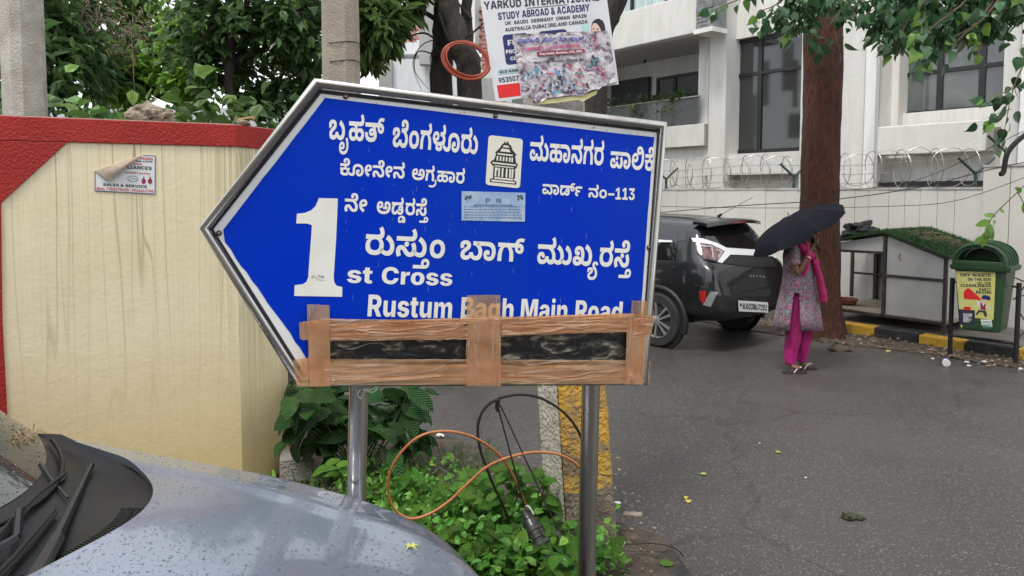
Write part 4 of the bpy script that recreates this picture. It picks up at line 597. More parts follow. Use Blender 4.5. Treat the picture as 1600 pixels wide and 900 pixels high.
# frame: round steel tube with mitred corners
q = MB(); ctr = [(320,357), (494.5,130.5), (1034.5,196.5), (1004.5,595), (468.5,596)]
q.tube(sp.poly(ctr, .006), .0145, 12, True); P(q, 'frame', M_STEEL, sign, smooth=50)
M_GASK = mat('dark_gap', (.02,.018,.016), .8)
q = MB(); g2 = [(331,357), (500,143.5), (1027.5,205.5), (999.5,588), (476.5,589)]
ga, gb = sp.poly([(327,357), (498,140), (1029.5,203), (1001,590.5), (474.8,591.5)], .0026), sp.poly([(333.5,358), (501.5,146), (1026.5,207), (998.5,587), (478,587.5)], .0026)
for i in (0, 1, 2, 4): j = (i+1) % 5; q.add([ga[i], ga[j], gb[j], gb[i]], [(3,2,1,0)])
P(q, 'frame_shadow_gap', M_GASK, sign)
SV = (sp.at(1041,191)-sp.at(1010,600)).normalized(); SU = sp.n.cross(SV)*-1
SU = (sp.at(1010,600)-sp.at(463,602)).normalized()
def post(xt, yt, xb, yb, r):
    q = MB(); n = sp.n*-.036; a = sp.at(xt, yt)+n; b = PL(xb, yb, sp.p+n, sp.n); d = (b-a).normalized()
    c = a + d*((-.05 - a.z)/d.z); up_ = a - d*.9
    q.tube([up_, c], r, 24); return P(q, 'post', M_STEEL, sign, smooth=50)
post(563,600,556.5,780,.031); post(930,600,916,900,.0325)
q = MB(); n_ = sp.n*-.012; a = sp.at(575,607,-.036)
for k in range(4):
    q.tube(bez([a + V((-.036+.004*k,-.012,.004*k)), a + V((-.01,-.037,.006-.01*k)), a + V((.02,-.035,-.012+.008*k)), a + V((.034,-.01,.01*k-.01)), a+V((.028,.03,0)), a+V((-.03,.025,.0))]), .0013, 5)
q.tube(bez([a + V((-.01,-.038,0)), a + V((-.02,-.045,-.018)), a + V((-.008,-.043,-.03)), a + V((0,-.04,-.005))]), .0015, 5)
P(q, 'tie_wire', mat('wire_steel', (.45,.44,.42), .35, metal=1), sign, smooth=60)
# bolts
for x, y in ((540,151), (774,181), (342.5,364), (1029,207.5), (1013,386.5), (1000,560)):
    q = MB(); c = sp.at(x, y, .001); q.lathe(c, sp.n, [(.0085,0), (.0085,.0015), (.006,.003), (.006,.005), (.0045,.0065)], 12)
    b_ = P(q, 'bolt', mat('bolt_grey', (.1,.09,.08), .45, metal=.6), sign, smooth=30)
    q = MB(); q.lathe(c, sp.n, [(.0025,.0066), (.0022,.0072)], 8); P(q, 'bolt_head', mat('bolt_bright', (.6,.58,.5), .4, metal=.7), b_)
# lettering
KW = [('ba rvocalicvowelsign ha tavirama', (513.6,217.2), (600,222.6), 43), ('bevowel anusvara ga lla uuvowelsign ra uvowelsign', (612.3,229), (745.6,241), 43),
 ('ma hanocrest aavowelsign na ga ra', (827,250.3), (942,258.5), 41), ('panocrest aavowelsign livowel kevowel', (952.5,262), (1020,267), 37),
 ('kevowel uuvowelsign lengthmark nevowel lengthmark na', (531,273.5), (631.7,279), 26.5), ('a ga rasubscript hanocrest aavowelsign ra', (643,280.5), (725,287), 25),
 ('vanocrest aavowelsign ddavirama reph', (846.6,303), (908.4,307), 22.5), ('na anusvara', (918.6,308.2), (947.4,310), 21),
 ('nevowel lengthmark', (537.9,330), (573,331.8), 28.5), ('a dda ddasubscript ra sevowel tasubscript', (588,333.5), (669,337.5), 27.5),
 ('ra uvowelsign sa uvowelsign tasubscript anusvara', (570,397), (694,403.5), 45), ('banocrest aavowelsign gavirama', (717.7,404.8), (817.6,409.5), 42),
 ('ma uvowelsign kha yasubscript ra sevowel tasubscript', (838.5,411.5), (986,418), 43)]
for t, a, b, h in KW: q = MB(); sp.text(q, t, a, b, h, kn=True, off=.0026, n=4); P(q, 'lettering', M_CRM, sign)
for t, a, b, h in [('-', (949.5,311), (959,311.3), 18.5), ('113', (961,311.7), (991,312.6), 18.5), ('st', (541.8,441.5), (581.3,442.7), 26.5), ('Cross', (595.7,443.2), (706,446.6), 26.5),
 ('Rustum', (573.8,494), (705.2,497.2), 34), ('Bagh', (719.3,497.6), (801,499), 33.5), ('Main', (812.6,499.2), (885,500.6), 32.5), ('Road', (897.6,501), (970.7,502.5), 32)]:
    q = MB(); sp.text(q, t, a, b, h, off=.0026, n=4); P(q, 'lettering', M_CRM, sign)
Z7 = lambda x, y: (420 + x/2.647, 280 + y/2.647)
one = [(207,78), (285,80), (283,140), (278,250), (272,345), (268,400), (270,425), (280,440), (304,446), (303,486), (105,482), (107,438), (140,434), (156,424), (163,404), (168,330), (175,240), (178,190), (158,183), (114,183), (116,143), (150,139), (176,128), (194,110)]
q = MB(); sp.sheet(q, [Z7(*p) for p in one], .0026); P(q, 'lettering', M_CRM, sign)
# small scuffs on the 1 and on the field
q = MB(); random.seed(5)
for k in range(14): x, y = 485+random.random()*20, 430+random.random()*8; q.add(sp.poly([(x,y), (x+random.uniform(2,5),y+random.uniform(-1,1)), (x+random.uniform(2,4),y+1.6), (x-.5,y+1.2)], .0034), [(3,2,1,0)])
P(q, 'scuff_marks', mat('scuff', (.45,.44,.4), .8), sign)
rnd = random.Random(14); q = MB()
for _ in range(46):
    y = rnd.uniform(206, 585); x = 1029.5 - (y-206)*.0745 + rnd.uniform(-2.5, .5); s_ = rnd.uniform(.5, 1.7); pts = [(x + s_*math.cos(k*1.05)*rnd.uniform(.5,1.2), y + s_*2.2*math.sin(k*1.05)*rnd.uniform(.5,1.2)) for k in range(6)]; sp.sheet(q, pts, .0024, .0002)
for _ in range(26):
    k = rnd.random(); x, y = 500 + 525*k, 148 + 62*k + rnd.uniform(0, 6); s_ = rnd.uniform(.4, 1.1); sp.sheet(q, [(x+s_*math.cos(j*1.05), y+s_*math.sin(j*1.05)) for j in range(6)], .0024, .0002)
P(q, 'rust_spots', mat('rust', (.2,.09,.04), .9), sign, kind='stuff')
q = MB()
for _ in range(60):
    x, y = rnd.uniform(520, 990), rnd.uniform(200, 470); l = rnd.uniform(1.5, 9); dx_ = rnd.uniform(-1, 1); sp.sheet(q, [(x,y), (x+.7,y), (x+.7+dx_,y+l), (x+dx_,y+l)], .0019, .0002)
P(q, 'scratches', mat('scratch_pale', (.1,.15,.5), .6), sign, kind='stuff')
# civic emblem: a stone tower with domed roof on a cream plate
def rrect(c, r, n=5):
    """rounded quad from four corners (pixels)"""
    o = []
    for i in range(4):
        a, b, d = V(c[i-1]), V(c[i]), V(c[(i+1) % 4]); e1 = b + (a-b).normalized()*r; e2 = b + (d-b).normalized()*r
        for k in range(n+1): t = k/n; o.append(tuple((1-t)**2*e1 + 2*t*(1-t)*b + t*t*e2))
    return o
em = [(763.2,211), (816.8,217.2), (812,294.4), (758.2,288.8)]
q = MB(); sp.sheet(q, rrect(em, 6), .0028); emb = P(q, 'emblem_plate', mat('emblem_cream', (.8,.77,.66), .45), sign)
def EM(u, v):   # u 0..1 across, v 0..1 down
    a = V(em[0]).lerp(V(em[1]), u); b = V(em[3]).lerp(V(em[2]), u); return tuple(a.lerp(b, v))
def esh(q, pts, off): sp.sheet(q, [EM(*p) for p in pts], off)
qk, qc = MB(), MB()
esh(qk, [(.12,.93), (.88,.93), (.88,.87), (.8,.85), (.8,.82), (.84,.8), (.82,.62), (.86,.6), (.9,.52), (.84,.5), (.8,.36), (.84,.33), (.72,.25), (.66,.16), (.6,.13), (.56,.08), (.52,.13), (.48,.09), (.45,.13), (.4,.16), (.33,.25), (.22,.33), (.25,.36), (.2,.48), (.14,.5), (.1,.54), (.14,.58), (.2,.61), (.2,.8), (.2,.85), (.12,.87)], .0036)
def band(x0, x1, y0, y1): esh(qc, [(x0,y0), (x1,y0), (x1,y1), (x0,y1)], .0042)
band(.16,.84,.88,.915); band(.24,.78,.825,.86); band(.16,.84,.53,.56); band(.22,.78,.59,.61)
for x in (.24,.34,.44,.56,.66,.73): band(x, x+.05, .63, .81)
for x in (.27,.36,.45,.54,.63,.7): band(x, x+.045, .4, .49)
esh(qc, [(.3,.37), (.72,.37), (.74,.34), (.28,.34)], .0042); esh(qc, [(.36,.3), (.66,.3), (.62,.24), (.4,.24)], .0042); esh(qc, [(.42,.21), (.62,.21), (.58,.17), (.46,.17)], .0042)
esh(qc, [(.26,.66), (.32,.63), (.32,.7)], .0042)
P(qk, 'tower_outline', M_PK, emb); P(qc, 'tower_detail', MATS['emblem_cream'], emb)
# washed-out sticker under the emblem
stk = [(720.9,298.8), (820.5,301), (819.6,346.4), (720.9,344.3)]
q = MB(); sp.sheet(q, stk, .0032); sk = P(q, 'faded_sticker', mat('faded_paper', (.3,.42,.62), .6, (.46,.55,.66), 22, 6, (.4,.6)), sign)
q = MB(); random.seed(8)
sp.text(q, 'P  R', (758,316.5), (783,317), 7, off=.0042, n=2)
for r_ in range(5):
    y = 322 + r_*4.3; x = 725
    while x < 812:
        l = random.uniform(1.5, 6); q.add(sp.poly([(x,y+1.3), (x+l,y+1.3+l*.02), (x+l,y+l*.02), (x,y)], .0042), [(0,1,2,3)]); x += l + random.uniform(.8, 1.6)
sp.text(q, 'ENTERPRISES', (740,321.4), (800,322), 2.6, off=.0042, n=2)
P(q, 'faded_print', mat('faded_ink', (.13,.2,.36), .7), sk)
q = MB()
for cx in (731, 811):
    for k in range(7): x, y = cx+random.uniform(-5,5), 308+random.uniform(-4,4); sp.sheet(q, [(x-2,y), (x,y-1.8), (x+2.4,y), (x+.5,y+1.9)], .0045 + k*.0001, .0001)
P(q, 'faded_figures', mat('faded_ink_dark', (.07,.09,.12), .7), sk, kind='stuff')
# --- dark printed banner strip and the brown packing tape that holds it
def tapemat(name, st):
    m = bpy.data.materials.new(name); m.use_nodes = True; t = m.node_tree; b = t.nodes['Principled BSDF']; L = t.links.new
    pos = t.nodes.new('ShaderNodeNewGeometry').outputs['Position']
    b.inputs['Roughness'].default_value = .22; b.inputs['Coat Weight'].default_value = .8; b.inputs['Coat Roughness'].default_value = .08
    mp = t.nodes.new('ShaderNodeMapping'); mp.inputs['Scale'].default_value = st; L(pos, mp.inputs[0])
    n = t.nodes.new('ShaderNodeTexNoise'); n.inputs['Scale'].default_value = 1; n.inputs['Detail'].default_value = 6; n.inputs['Distortion'].default_value = 1.1; L(mp.outputs[0], n.inputs['Vector'])
    s_ = t.nodes.new('ShaderNodeMath'); s_.operation = 'SUBTRACT'; s_.inputs[1].default_value = .5; L(n.outputs[0], s_.inputs[0]); ab = t.nodes.new('ShaderNodeMath'); ab.operation = 'ABSOLUTE'; L(s_.outputs[0], ab.inputs[0])
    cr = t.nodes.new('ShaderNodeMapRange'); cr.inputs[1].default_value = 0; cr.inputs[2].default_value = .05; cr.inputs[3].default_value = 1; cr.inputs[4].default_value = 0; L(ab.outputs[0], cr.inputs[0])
    n2 = t.nodes.new('ShaderNodeTexNoise'); n2.inputs['Scale'].default_value = 9; n2.inputs['Detail'].default_value = 5; L(pos, n2.inputs['Vector'])
    x = t.nodes.new('ShaderNodeMix'); x.data_type = 'RGBA'; x.inputs[6].default_value = (.62,.36,.19,1); x.inputs[7].default_value = (.72,.47,.28,1); L(n2.outputs[0], x.inputs[0])
    y = t.nodes.new('ShaderNodeMix'); y.data_type = 'RGBA'; y.inputs[7].default_value = (.93,.74,.56,1); hf = t.nodes.new('ShaderNodeMath'); hf.operation = 'MULTIPLY'; hf.inputs[1].default_value = .42; L(cr.outputs[0], hf.inputs[0]); L(hf.outputs[0], y.inputs[0]); L(x.outputs[2], y.inputs[6]); L(y.outputs[2], b.inputs['Base Color'])  # pale creases paint highlights into the tape's colour
    u = t.nodes.new('ShaderNodeBump'); u.inputs['Strength'].default_value = .6; u.inputs['Distance'].default_value = .006; L(cr.outputs[0], u.inputs['Height']); L(u.outputs[0], b.inputs['Normal']); L(u.outputs[0], b.inputs['Coat Normal'])
    tr = t.nodes.new('ShaderNodeBsdfTransparent'); tr.inputs[0].default_value = (.95,.62,.36,1); ms = t.nodes.new('ShaderNodeMixShader')
    r = t.nodes.new('ShaderNodeMapRange'); r.inputs[1].default_value = .35; r.inputs[2].default_value = .65; r.inputs[3].default_value = .34; r.inputs[4].default_value = .52; L(n2.outputs[0], r.inputs[0])
    mx_ = t.nodes.new('ShaderNodeMath'); mx_.operation = 'MAXIMUM'; q = t.nodes.new('ShaderNodeMath'); q.operation = 'MULTIPLY'; q.inputs[1].default_value = .55; L(cr.outputs[0], q.inputs[0]); L(q.outputs[0], mx_.inputs[0]); L(r.outputs[0], mx_.inputs[1]); L(mx_.outputs[0], ms.inputs[0])
    L(tr.outputs[0], ms.inputs[1]); L(b.outputs[0], ms.inputs[2]); L(ms.outputs[0], t.nodes['Material Output'].inputs[0]); return m
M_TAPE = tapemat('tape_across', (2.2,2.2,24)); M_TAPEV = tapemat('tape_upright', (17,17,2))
def bannermat():
    m = bpy.data.materials.new('banner_print'); m.use_nodes = True; t = m.node_tree; b = t.nodes['Principled BSDF']; L = t.links.new
    b.inputs['Roughness'].default_value = .25; b.inputs['Coat Weight'].default_value = .4
    pos = t.nodes.new('ShaderNodeNewGeometry').outputs['Position']; mp = t.nodes.new('ShaderNodeMapping'); mp.inputs['Scale'].default_value = (9,9,24); L(pos, mp.inputs[0])
    n = t.nodes.new('ShaderNodeTexNoise'); n.inputs['Scale'].default_value = 1.2; n.inputs['Detail'].default_value = 8; n.inputs['Distortion'].default_value = 1.5; L(mp.outputs[0], n.inputs['Vector'])
    r = t.nodes.new('ShaderNodeValToRGB'); e = r.color_ramp.elements; e[0].position = .48; e[0].color = (.01,.01,.012,1); e[1].position = .58; e[1].color = (.05,.045,.035,1)
    a = e.new(.66); a.color = (.26,.25,.19,1); a = e.new(.74); a.color = (.06,.09,.12,1); L(n.outputs[0], r.inputs[0]); L(r.outputs[0], b.inputs['Base Color'])
    u = t.nodes.new('ShaderNodeBump'); u.inputs['Strength'].default_value = .6; u.inputs['Distance'].default_value = .008; L(n.outputs[0], u.inputs['Height']); L(u.outputs[0], b.inputs['Normal']); return m
def strip(q4, off, amp, nu, nv, seed, along, rag_=0, fold=1.0):
    """wrinkled film over quad q4 (pixels tl,tr,br,bl)"""
    def fn(i, j):
        tl, tr_, br, bl = [V(p) for p in q4]; p = tl.lerp(tr_, i).lerp(bl.lerp(br, i), j)
        e = 0
        if rag_: p += V((rag_*noise.noise(V((j*30, i*3, seed))) if along == 'v' else 0, 0)); p.y += rag_*noise.noise(V((i*25, j, seed+4)))
        a, b = (i, j) if along == 'h' else (j, i)
        f = noise.noise(V((a*3, b*9 + a*2, seed)))*.6 + (1-abs(noise.noise(V((a*4, b*7 - a*3, seed+7)))*2))*.5 + (1-abs(noise.noise(V((a*6, b*15 + a*5, seed+17)))*2))*.35
        ed = min(1, min(j, 1-j)*8+.6)
        return sp.at(p.x, p.y, off + amp*.7*max(0, f)*ed*fold)
    q = MB(); q.grid(fn, nu, nv, True); return q
P(strip([(511,522), (990,512), (988,570), (511,570)], .004, .007, 80, 10, 3, 'h'), 'covered_banner', bannermat(), sign, smooth=180)

tp = [([(471,502), (1016,489), (1016,517), (471,528)], .009, .008, 120, 14, 11, 'h', 1.5), ([(472,559), (1014,562), (1012,598), (468,601)], .0085, .009, 120, 14, 23, 'h', 1),
      ([(479,474), (514,475), (516,601), (483,602)], .02, .0035, 8, 30, 31, 'v', 1.4), ([(727,460), (779,459), (779,600), (725,600)], .02, .0035, 10, 34, 41, 'v', 1.4),
      ([(983,468), (1008,469), (1000,598), (971,598)], .02, .0035, 8, 30, 51, 'v', 1.4), ([(458,560), (482,556), (484,602), (463,602)], .021, .003, 8, 12, 61, 'v', 1.5),
      ([(729,499), (779,498), (779,600), (726,600)], .0255, .003, 8, 24, 71, 'v', .3), ([(480,498), (514,499), (516,600), (484,601)], .0255, .003, 8, 24, 81, 'v', .3), ([(984,496), (1017,490), (1012,521), (982,526)], .0265, .003, 10, 8, 91, 'h', .5), ([(975,497), (1006,497), (1000,598), (971,598)], .0255, .003, 8, 24, 101, 'v', .3),
      ([(467,502), (482,500), (484,530), (468,528)], .019, .003, 6, 6, 111, 'v', 2.5)]
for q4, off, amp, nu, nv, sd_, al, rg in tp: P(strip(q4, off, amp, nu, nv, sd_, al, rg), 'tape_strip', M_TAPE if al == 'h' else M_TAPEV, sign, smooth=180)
for q4 in ([(500,496), (700,499), (716,512), (496,512)], [(590,500), (985,487), (985,500), (590,508)], [(515,503), (722,500), (722,527), (515,530)], [(505,566), (978,569), (978,597), (505,599)], [(782,502), (985,497), (985,517), (782,522)], [(515,512), (728,508), (728,528), (515,531)], [(780,505), (975,503), (975,516), (780,524)]):
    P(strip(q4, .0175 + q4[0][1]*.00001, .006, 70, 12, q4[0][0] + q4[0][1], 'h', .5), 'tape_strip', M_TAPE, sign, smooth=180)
# ================================================================ POLES
M_POLE = mat('pole_concrete', (.52,.49,.44), .9, (.3,.27,.23), 5, 10, (.3,.7), bump=1.2, bscale=70)
def sqpole(name, label, px, y, yrot, w0, w1, top, dx=0.0, m=None):
    """tapered square concrete pole, base centred under pixel column px at distance y"""
    b = PY(px, 300, y); b.z = 0
    t = T(name, label, 'pole', b, 'concrete utility poles'); q = MB(); n = 14
    for i in range(n+1):
        k = i/n; z = -.3 + (top+.3)*k; w_ = w0 + (w1-w0)*k
        for j in range(8):
            a = yrot + math.pi/4*j + (math.pi/8*.35 if j % 2 else -math.pi/8*.35) + math.pi/8
            rr = w_*.5/math.cos(math.pi/4)*(.97 + .03*noise.noise(V((i*.9, j, px))))
            q.v.append(b + V((math.cos(a)*rr*1. + dx*k, math.sin(a)*rr, z)))
    for i in range(n):
        for j in range(8): q.f.append([i*8+j, i*8+(j+1) % 8, (i+1)*8+(j+1) % 8, (i+1)*8+j])
    q.f.append([n*8+j for j in range(8)])
    P(q, 'shaft', m or M_POLE, t, smooth=25); return t, b
t_, b_ = sqpole('utility_pole', 'grey concrete utility pole standing behind the wall at the far left of the picture', 43, 5.7, R(15), .225, .2, 6, .02)
q = MB(); t2, b2 = sqpole('utility_pole', 'brownish concrete utility pole rising behind the top left corner of the blue sign', 538, 6.3, R(40), .27, .2, 6, -.02, mat('pole_concrete_brown', (.4,.34,.27), .9, (.27,.23,.185), 4, 10, (.3,.7), bump=1.2, bscale=70))
for z in (3.13, 2.98):
    q = MB(); q.tube([b2 + V((.155*math.cos(a*math.pi/8), .155*math.sin(a*math.pi/8), z + .01*math.sin(a))) for a in range(16)], .004, 5, True); P(q, 'binding_wire', M_GASK, t2)
# the painted pole whose foot stands in the verge
pm = mat('painted_pole', (.6,.34,.045), .8, (.24,.18,.11), 7, 10, (.46,.62), bump=3, bscale=45)
foot = G(910, 848); topc = PY(864, 150, 3.98)
pp_ = T('painted_pole', 'leaning concrete pole with white and peeling yellow paint behind the right sign post', 'pole', foot)
ax = (topc - foot).normalized(); top = foot + ax*((5.2)/ax.z)
M_PW = mat('pole_whitewash', (.62,.58,.5), .85, (.4,.36,.3), 9, 9, (.4,.65), bump=3, bscale=50)
M_PB2 = mat('pole_dirty', (.13,.1,.075), .9, (.28,.23,.17), 8, 9, (.4,.65), bump=3, bscale=45)
def pole_ring(z, w_):
    c = foot + ax*(z/ax.z); o = []
    for a in (248, 338, 68, 158):
        for e in (-6, 6): o.append(c + V((math.cos(R(a+e)), math.sin(R(a+e)), 0))*w_*.7071)
    return o
def pole_part(name, z0, z1, faces, m, grow=0, n=8, seed=0):
    q = MB()
    for i in range(n+1):
        z = z0 + (z1-z0)*i/n; w_ = .262 - .012*z + grow + .012*max(0, .35-z)
        ring = pole_ring(z, w_); q.v += [p + V((noise.noise(p*9), noise.noise(p*9+V((3,3,3))), 0))*.007 for p in ring]
    for i in range(n):
        for j in faces: q.f.append([i*8+j, i*8+(j+1) % 8, (i+1)*8+(j+1) % 8, (i+1)*8+j])
    if n and name == 'shaft': q.f.append([n*8+j for j in range(8)])
    return P(q, name, m, pp_, smooth=25)
pole_part('shaft', -.2, 5, range(8), M_POLE, 0, 20)
pole_part('painted_band', .34, 1.5, [0,1,2,3,4,5,6,7], pm, .006, 12)
pole_part('painted_band', -.1, .34, range(8), M_PB2, .006, 5)
q = MB()
# whitewashed left face: the face between the corners at 125 and 215 degrees
def facept(k, z, grow=.02):
    w_ = .262 - .012*z + grow + .012*max(0, .35-z); r_ = pole_ring(z, w_); a, b = r_[7], r_[0]
    return a.lerp(b, k) + V((noise.noise(V((k*3,z*4,0))), noise.noise(V((k*3,z*4,5))), 0))*.004
q.grid(lambda i, j: facept(-.0 + i*(1.0 + .0), -.05 + 1.5*j), 5, 24, False)
P(q, 'whitewashed_face', M_PW, pp_, smooth=60)

# ================================================================ POSTERS on the painted pole
bd = Plane(PY(860, 100, 3.62), V((.1, -1, .0)))
pb = T('advert_board', 'white printed study abroad board tied to the pole above the blue sign', 'advert board', bd.at(860,150))
bc = [(728,-150), (928,-150), (966.7,131.7), (774.5,159)]
M_BOARD = mat('board_white', (.72,.72,.74), .5, (.6,.6,.64), 6, 8, (.45,.75))
q = MB(); q.prism(bd.poly([bc[0],bc[1],bc[2],bc[3]], -.004), bd.n*.004); P(q, 'board_sheet', M_BOARD, pb)
q = MB(); q.box(bd.at(835,158,-.045), (.22,0,.03), (0,.03,0), (-.02,0,1.1)); P(q, 'batten', mat('old_wood', (.3,.24,.17), .9, (.18,.14,.1), 10), pb)
Z1 = lambda x, y: (740 + x/5.296, y/5.296)
M_NAVY = mat('print_navy', (.02,.025,.14), .5); M_INK = mat('print_ink', (.03,.03,.05), .5)
words(pb, bd, [('YARKUD INTERNATIONAL', Z1(88,80), Z1(1040,5), 12.5), ('UK  SAUDI  GERMANY  OMAN  SPAIN', Z1(262,208), Z1(935,145), 5.6), ('AUSTRALIA DUBAI IRELAND CANADA', Z1(262,262), Z1(945,193), 5.8), ('953507', Z1(210,688), Z1(376,665), 8.2)], M_INK, .001)
words(pb, bd, [('STUDY ABROAD & ACADEMY', Z1(205,165), Z1(962,90), 11.2)], M_NAVY, .001)
q = MB(); bd.sheet(q, [Z1(440,66), Z1(775,36), Z1(775,41), Z1(440,71)], .001, .0005); P(q, 'underline', M_INK, pb)
q = MB(); bd.sheet(q, rrect([Z1(236,290), Z1(446,270), Z1(470,510), Z1(270,540)], 6), .001, .0005); nb = P(q, 'navy_box', M_NAVY, pb)
q = MB(); bd.sheet(q, rrect([Z1(535,262), Z1(768,238), Z1(800,420), Z1(560,450)], 6), .001, .0005); P(q, 'navy_box', M_NAVY, pb)
words(nb, bd, [('FREE', Z1(285,378), Z1(440,360), 8.5), ('PROCESS', Z1(268,446), Z1(460,428), 6), ('CLASS', Z1(305,500), Z1(440,488), 5.5)], M_WHITE, .0022)
q = MB(); bd.sheet(q, rrect([Z1(196,575), Z1(500,545), Z1(503,590), Z1(200,620)], 4), .001, .0005); gb_ = P(q, 'grey_label', mat('print_pale_blue', (.42,.55,.58), .5), pb)
words(gb_, bd, [('OLD AIRPORT', Z1(215,606), Z1(440,582), 3.6)], M_INK, .0022)
q = MB(); bd.sheet(q, rrect([Z1(192,706), Z1(380,684), Z1(390,790), Z1(210,814)], 2), .001, .0005); P(q, 'red_box', mat('print_bright_red', (.75,.02,.025), .5), pb)
# portrait print: head wrapped in a black scarf
q = MB(); c = bd.at(*Z1(925,225), .001); bd.sheet(q, [Z1(925+34*math.cos(a/8*math.pi), 228+34*math.sin(a/8*math.pi)) for a in range(16)], .0009, .0004); P(q, 'portrait_backdrop', mat('print_aqua', (.45,.68,.68), .5), pb)
q = MB(); bd.sheet(q, [Z1(*p) for p in [(972,262),(975,215),(985,180),(1010,158),(1040,155),(1068,172),(1084,205),(1090,240),(1090,264),(1030,268)]], .0015, .0005); P(q, 'portrait_scarf', M_PK, pb)
q = MB(); bd.sheet(q, [Z1(*p) for p in [(976,262),(977,225),(985,202),(1000,190),(1018,196),(1035,215),(1048,240),(1056,264)]], .0022, .0005); P(q, 'portrait_face', mat('print_skin', (.75,.52,.42), .5), pb)
q = MB()
for x0, y0, x1, y1 in ((985,238,1000,234), (1018,236,1036,240)): bd.sheet(q, [Z1(x0,y0), Z1(x1,y1), Z1(x1,y1+7), Z1(x0,y0+7)], .0026, .0003)
P(q, 'portrait_eyes', M_PK, pb)
# crumpled plastic flyer pasted over its lower half
def flyermat():
    m = bpy.data.materials.new('crumpled_flyer'); m.use_nodes = True; t = m.node_tree; b = t.nodes['Principled BSDF']; L = t.links.new
    b.inputs['Roughness'].default_value = .3; b.inputs['Coat Weight'].default_value = .3
    pos = t.nodes.new('ShaderNodeNewGeometry').outputs['Position']
    n = t.nodes.new('ShaderNodeTexNoise'); n.inputs['Scale'].default_value = 24; n.inputs['Detail'].default_value = 6; n.inputs['Distortion'].default_value = 1.2; L(pos, n.inputs['Vector'])
    r = t.nodes.new('ShaderNodeValToRGB'); e = r.color_ramp.elements; e[0].position = .33; e[0].color = (.12,.08,.11,1); e[1].position = .72; e[1].color = (.68,.66,.7,1)
    for p_, c_ in ((.42,(.34,.27,.32,1)), (.5,(.52,.48,.52,1)), (.6,(.6,.55,.55,1))): a = e.new(p_); a.color = c_
    L(n.outputs[0], r.inputs[0]); L(r.outputs[0], b.inputs['Base Color'])
    u = t.nodes.new('ShaderNodeBump'); u.inputs['Strength'].default_value = .8; u.inputs['Distance'].default_value = .012; L(n.outputs[0], u.inputs['Height']); L(u.outputs[0], b.inputs['Normal']); return m
fl = T('torn_flyer', 'crumpled and torn preschool flyer pasted over the lower half of the white study board', 'flyer', bd.at(880,150))
random.seed(12)
fo = [Z1(320,285), Z1(500,283), Z1(780,268), Z1(1105,258)] + [Z1(1150,480), Z1(1180,680), Z1(1060,715), Z1(1040,740), Z1(980,745), Z1(930,770), Z1(900,795), Z1(800,790), Z1(700,805), Z1(610,812), Z1(560,845), Z1(535,850), Z1(500,835), Z1(470,812), Z1(430,822), Z1(400,800), Z1(385,680), Z1(375,600), Z1(345,480)]
vs = [V(p) for p in fo]; es = [(i, (i+1) % len(fo)) for i in range(len(fo))]
for i in range(34):
    for j in range(24): vs.append(V((800 + 165*i/34 + random.uniform(-1,1), 48 + 115*j/24 + random.uniform(-1,1))))
rr_ = geometry.delaunay_2d_cdt(vs, es, [], 1, 1e-3)
def fdisp(x, y): return .0035 + .008*max(0, .5 + .9*noise.noise(V((x*.045, y*.045, 2))) + .5*noise.noise(V((x*.16, y*.16, 6))))
q = MB(); q.add([bd.at(p.x, p.y, fdisp(p.x, p.y)) for p in rr_[0]], [list(f)[::-1] for f in rr_[2]])
P(q, 'flyer_sheet', flyermat(), fl, smooth=180)
KN2 = [('panocrest aavowelsign lasubscript nevowel tta rivowel', Z1(362,358), Z1(540,350), 7), ('jevowel mavirama sasubscript', Z1(568,350), Z1(688,345), 7), ('pivowel rasubscript lengthmark', Z1(703,346), Z1(765,342), 7), ('sa uuvowelsign kasubscript lavirama', Z1(790,343), Z1(912,335), 7)]
q = MB()
for t, a, b, h in KN2: bd.text(q, t, a, b, h, kn=True, off=.0135, n=2)
P(q, 'flyer_heading', mat('print_violet', (.07,.07,.42), .5), fl)
words(fl, bd, [('PLANETARY GEMS PRE SCHOOL', Z1(405,428), Z1(880,392), 5.4)], mat('print_pink', (.6,.07,.22), .5), .0135, 'flyer_lettering')
q = MB(); bd.sheet(q, rrect([Z1(520,432), Z1(915,408), Z1(920,440), Z1(525,470)], 3), .0135, .0005); rb = P(q, 'maroon_pill', mat('print_maroon', (.3,.03,.06), .5), fl)
words(rb, bd, [('Play Home, Nursery, LKG, UKG', Z1(545,461), Z1(895,436), 3.6)], M_WHITE, .0142, 'flyer_lettering')
words(fl, bd, [('Mob: 99484 49425, 72046 2187', Z1(500,532), Z1(930,505), 3.6)], M_INK, .0135, 'flyer_lettering')
words(fl, bd, [('ED', Z1(1083,492), Z1(1125,487), 5)], M_NAVY, .0135, 'flyer_lettering')
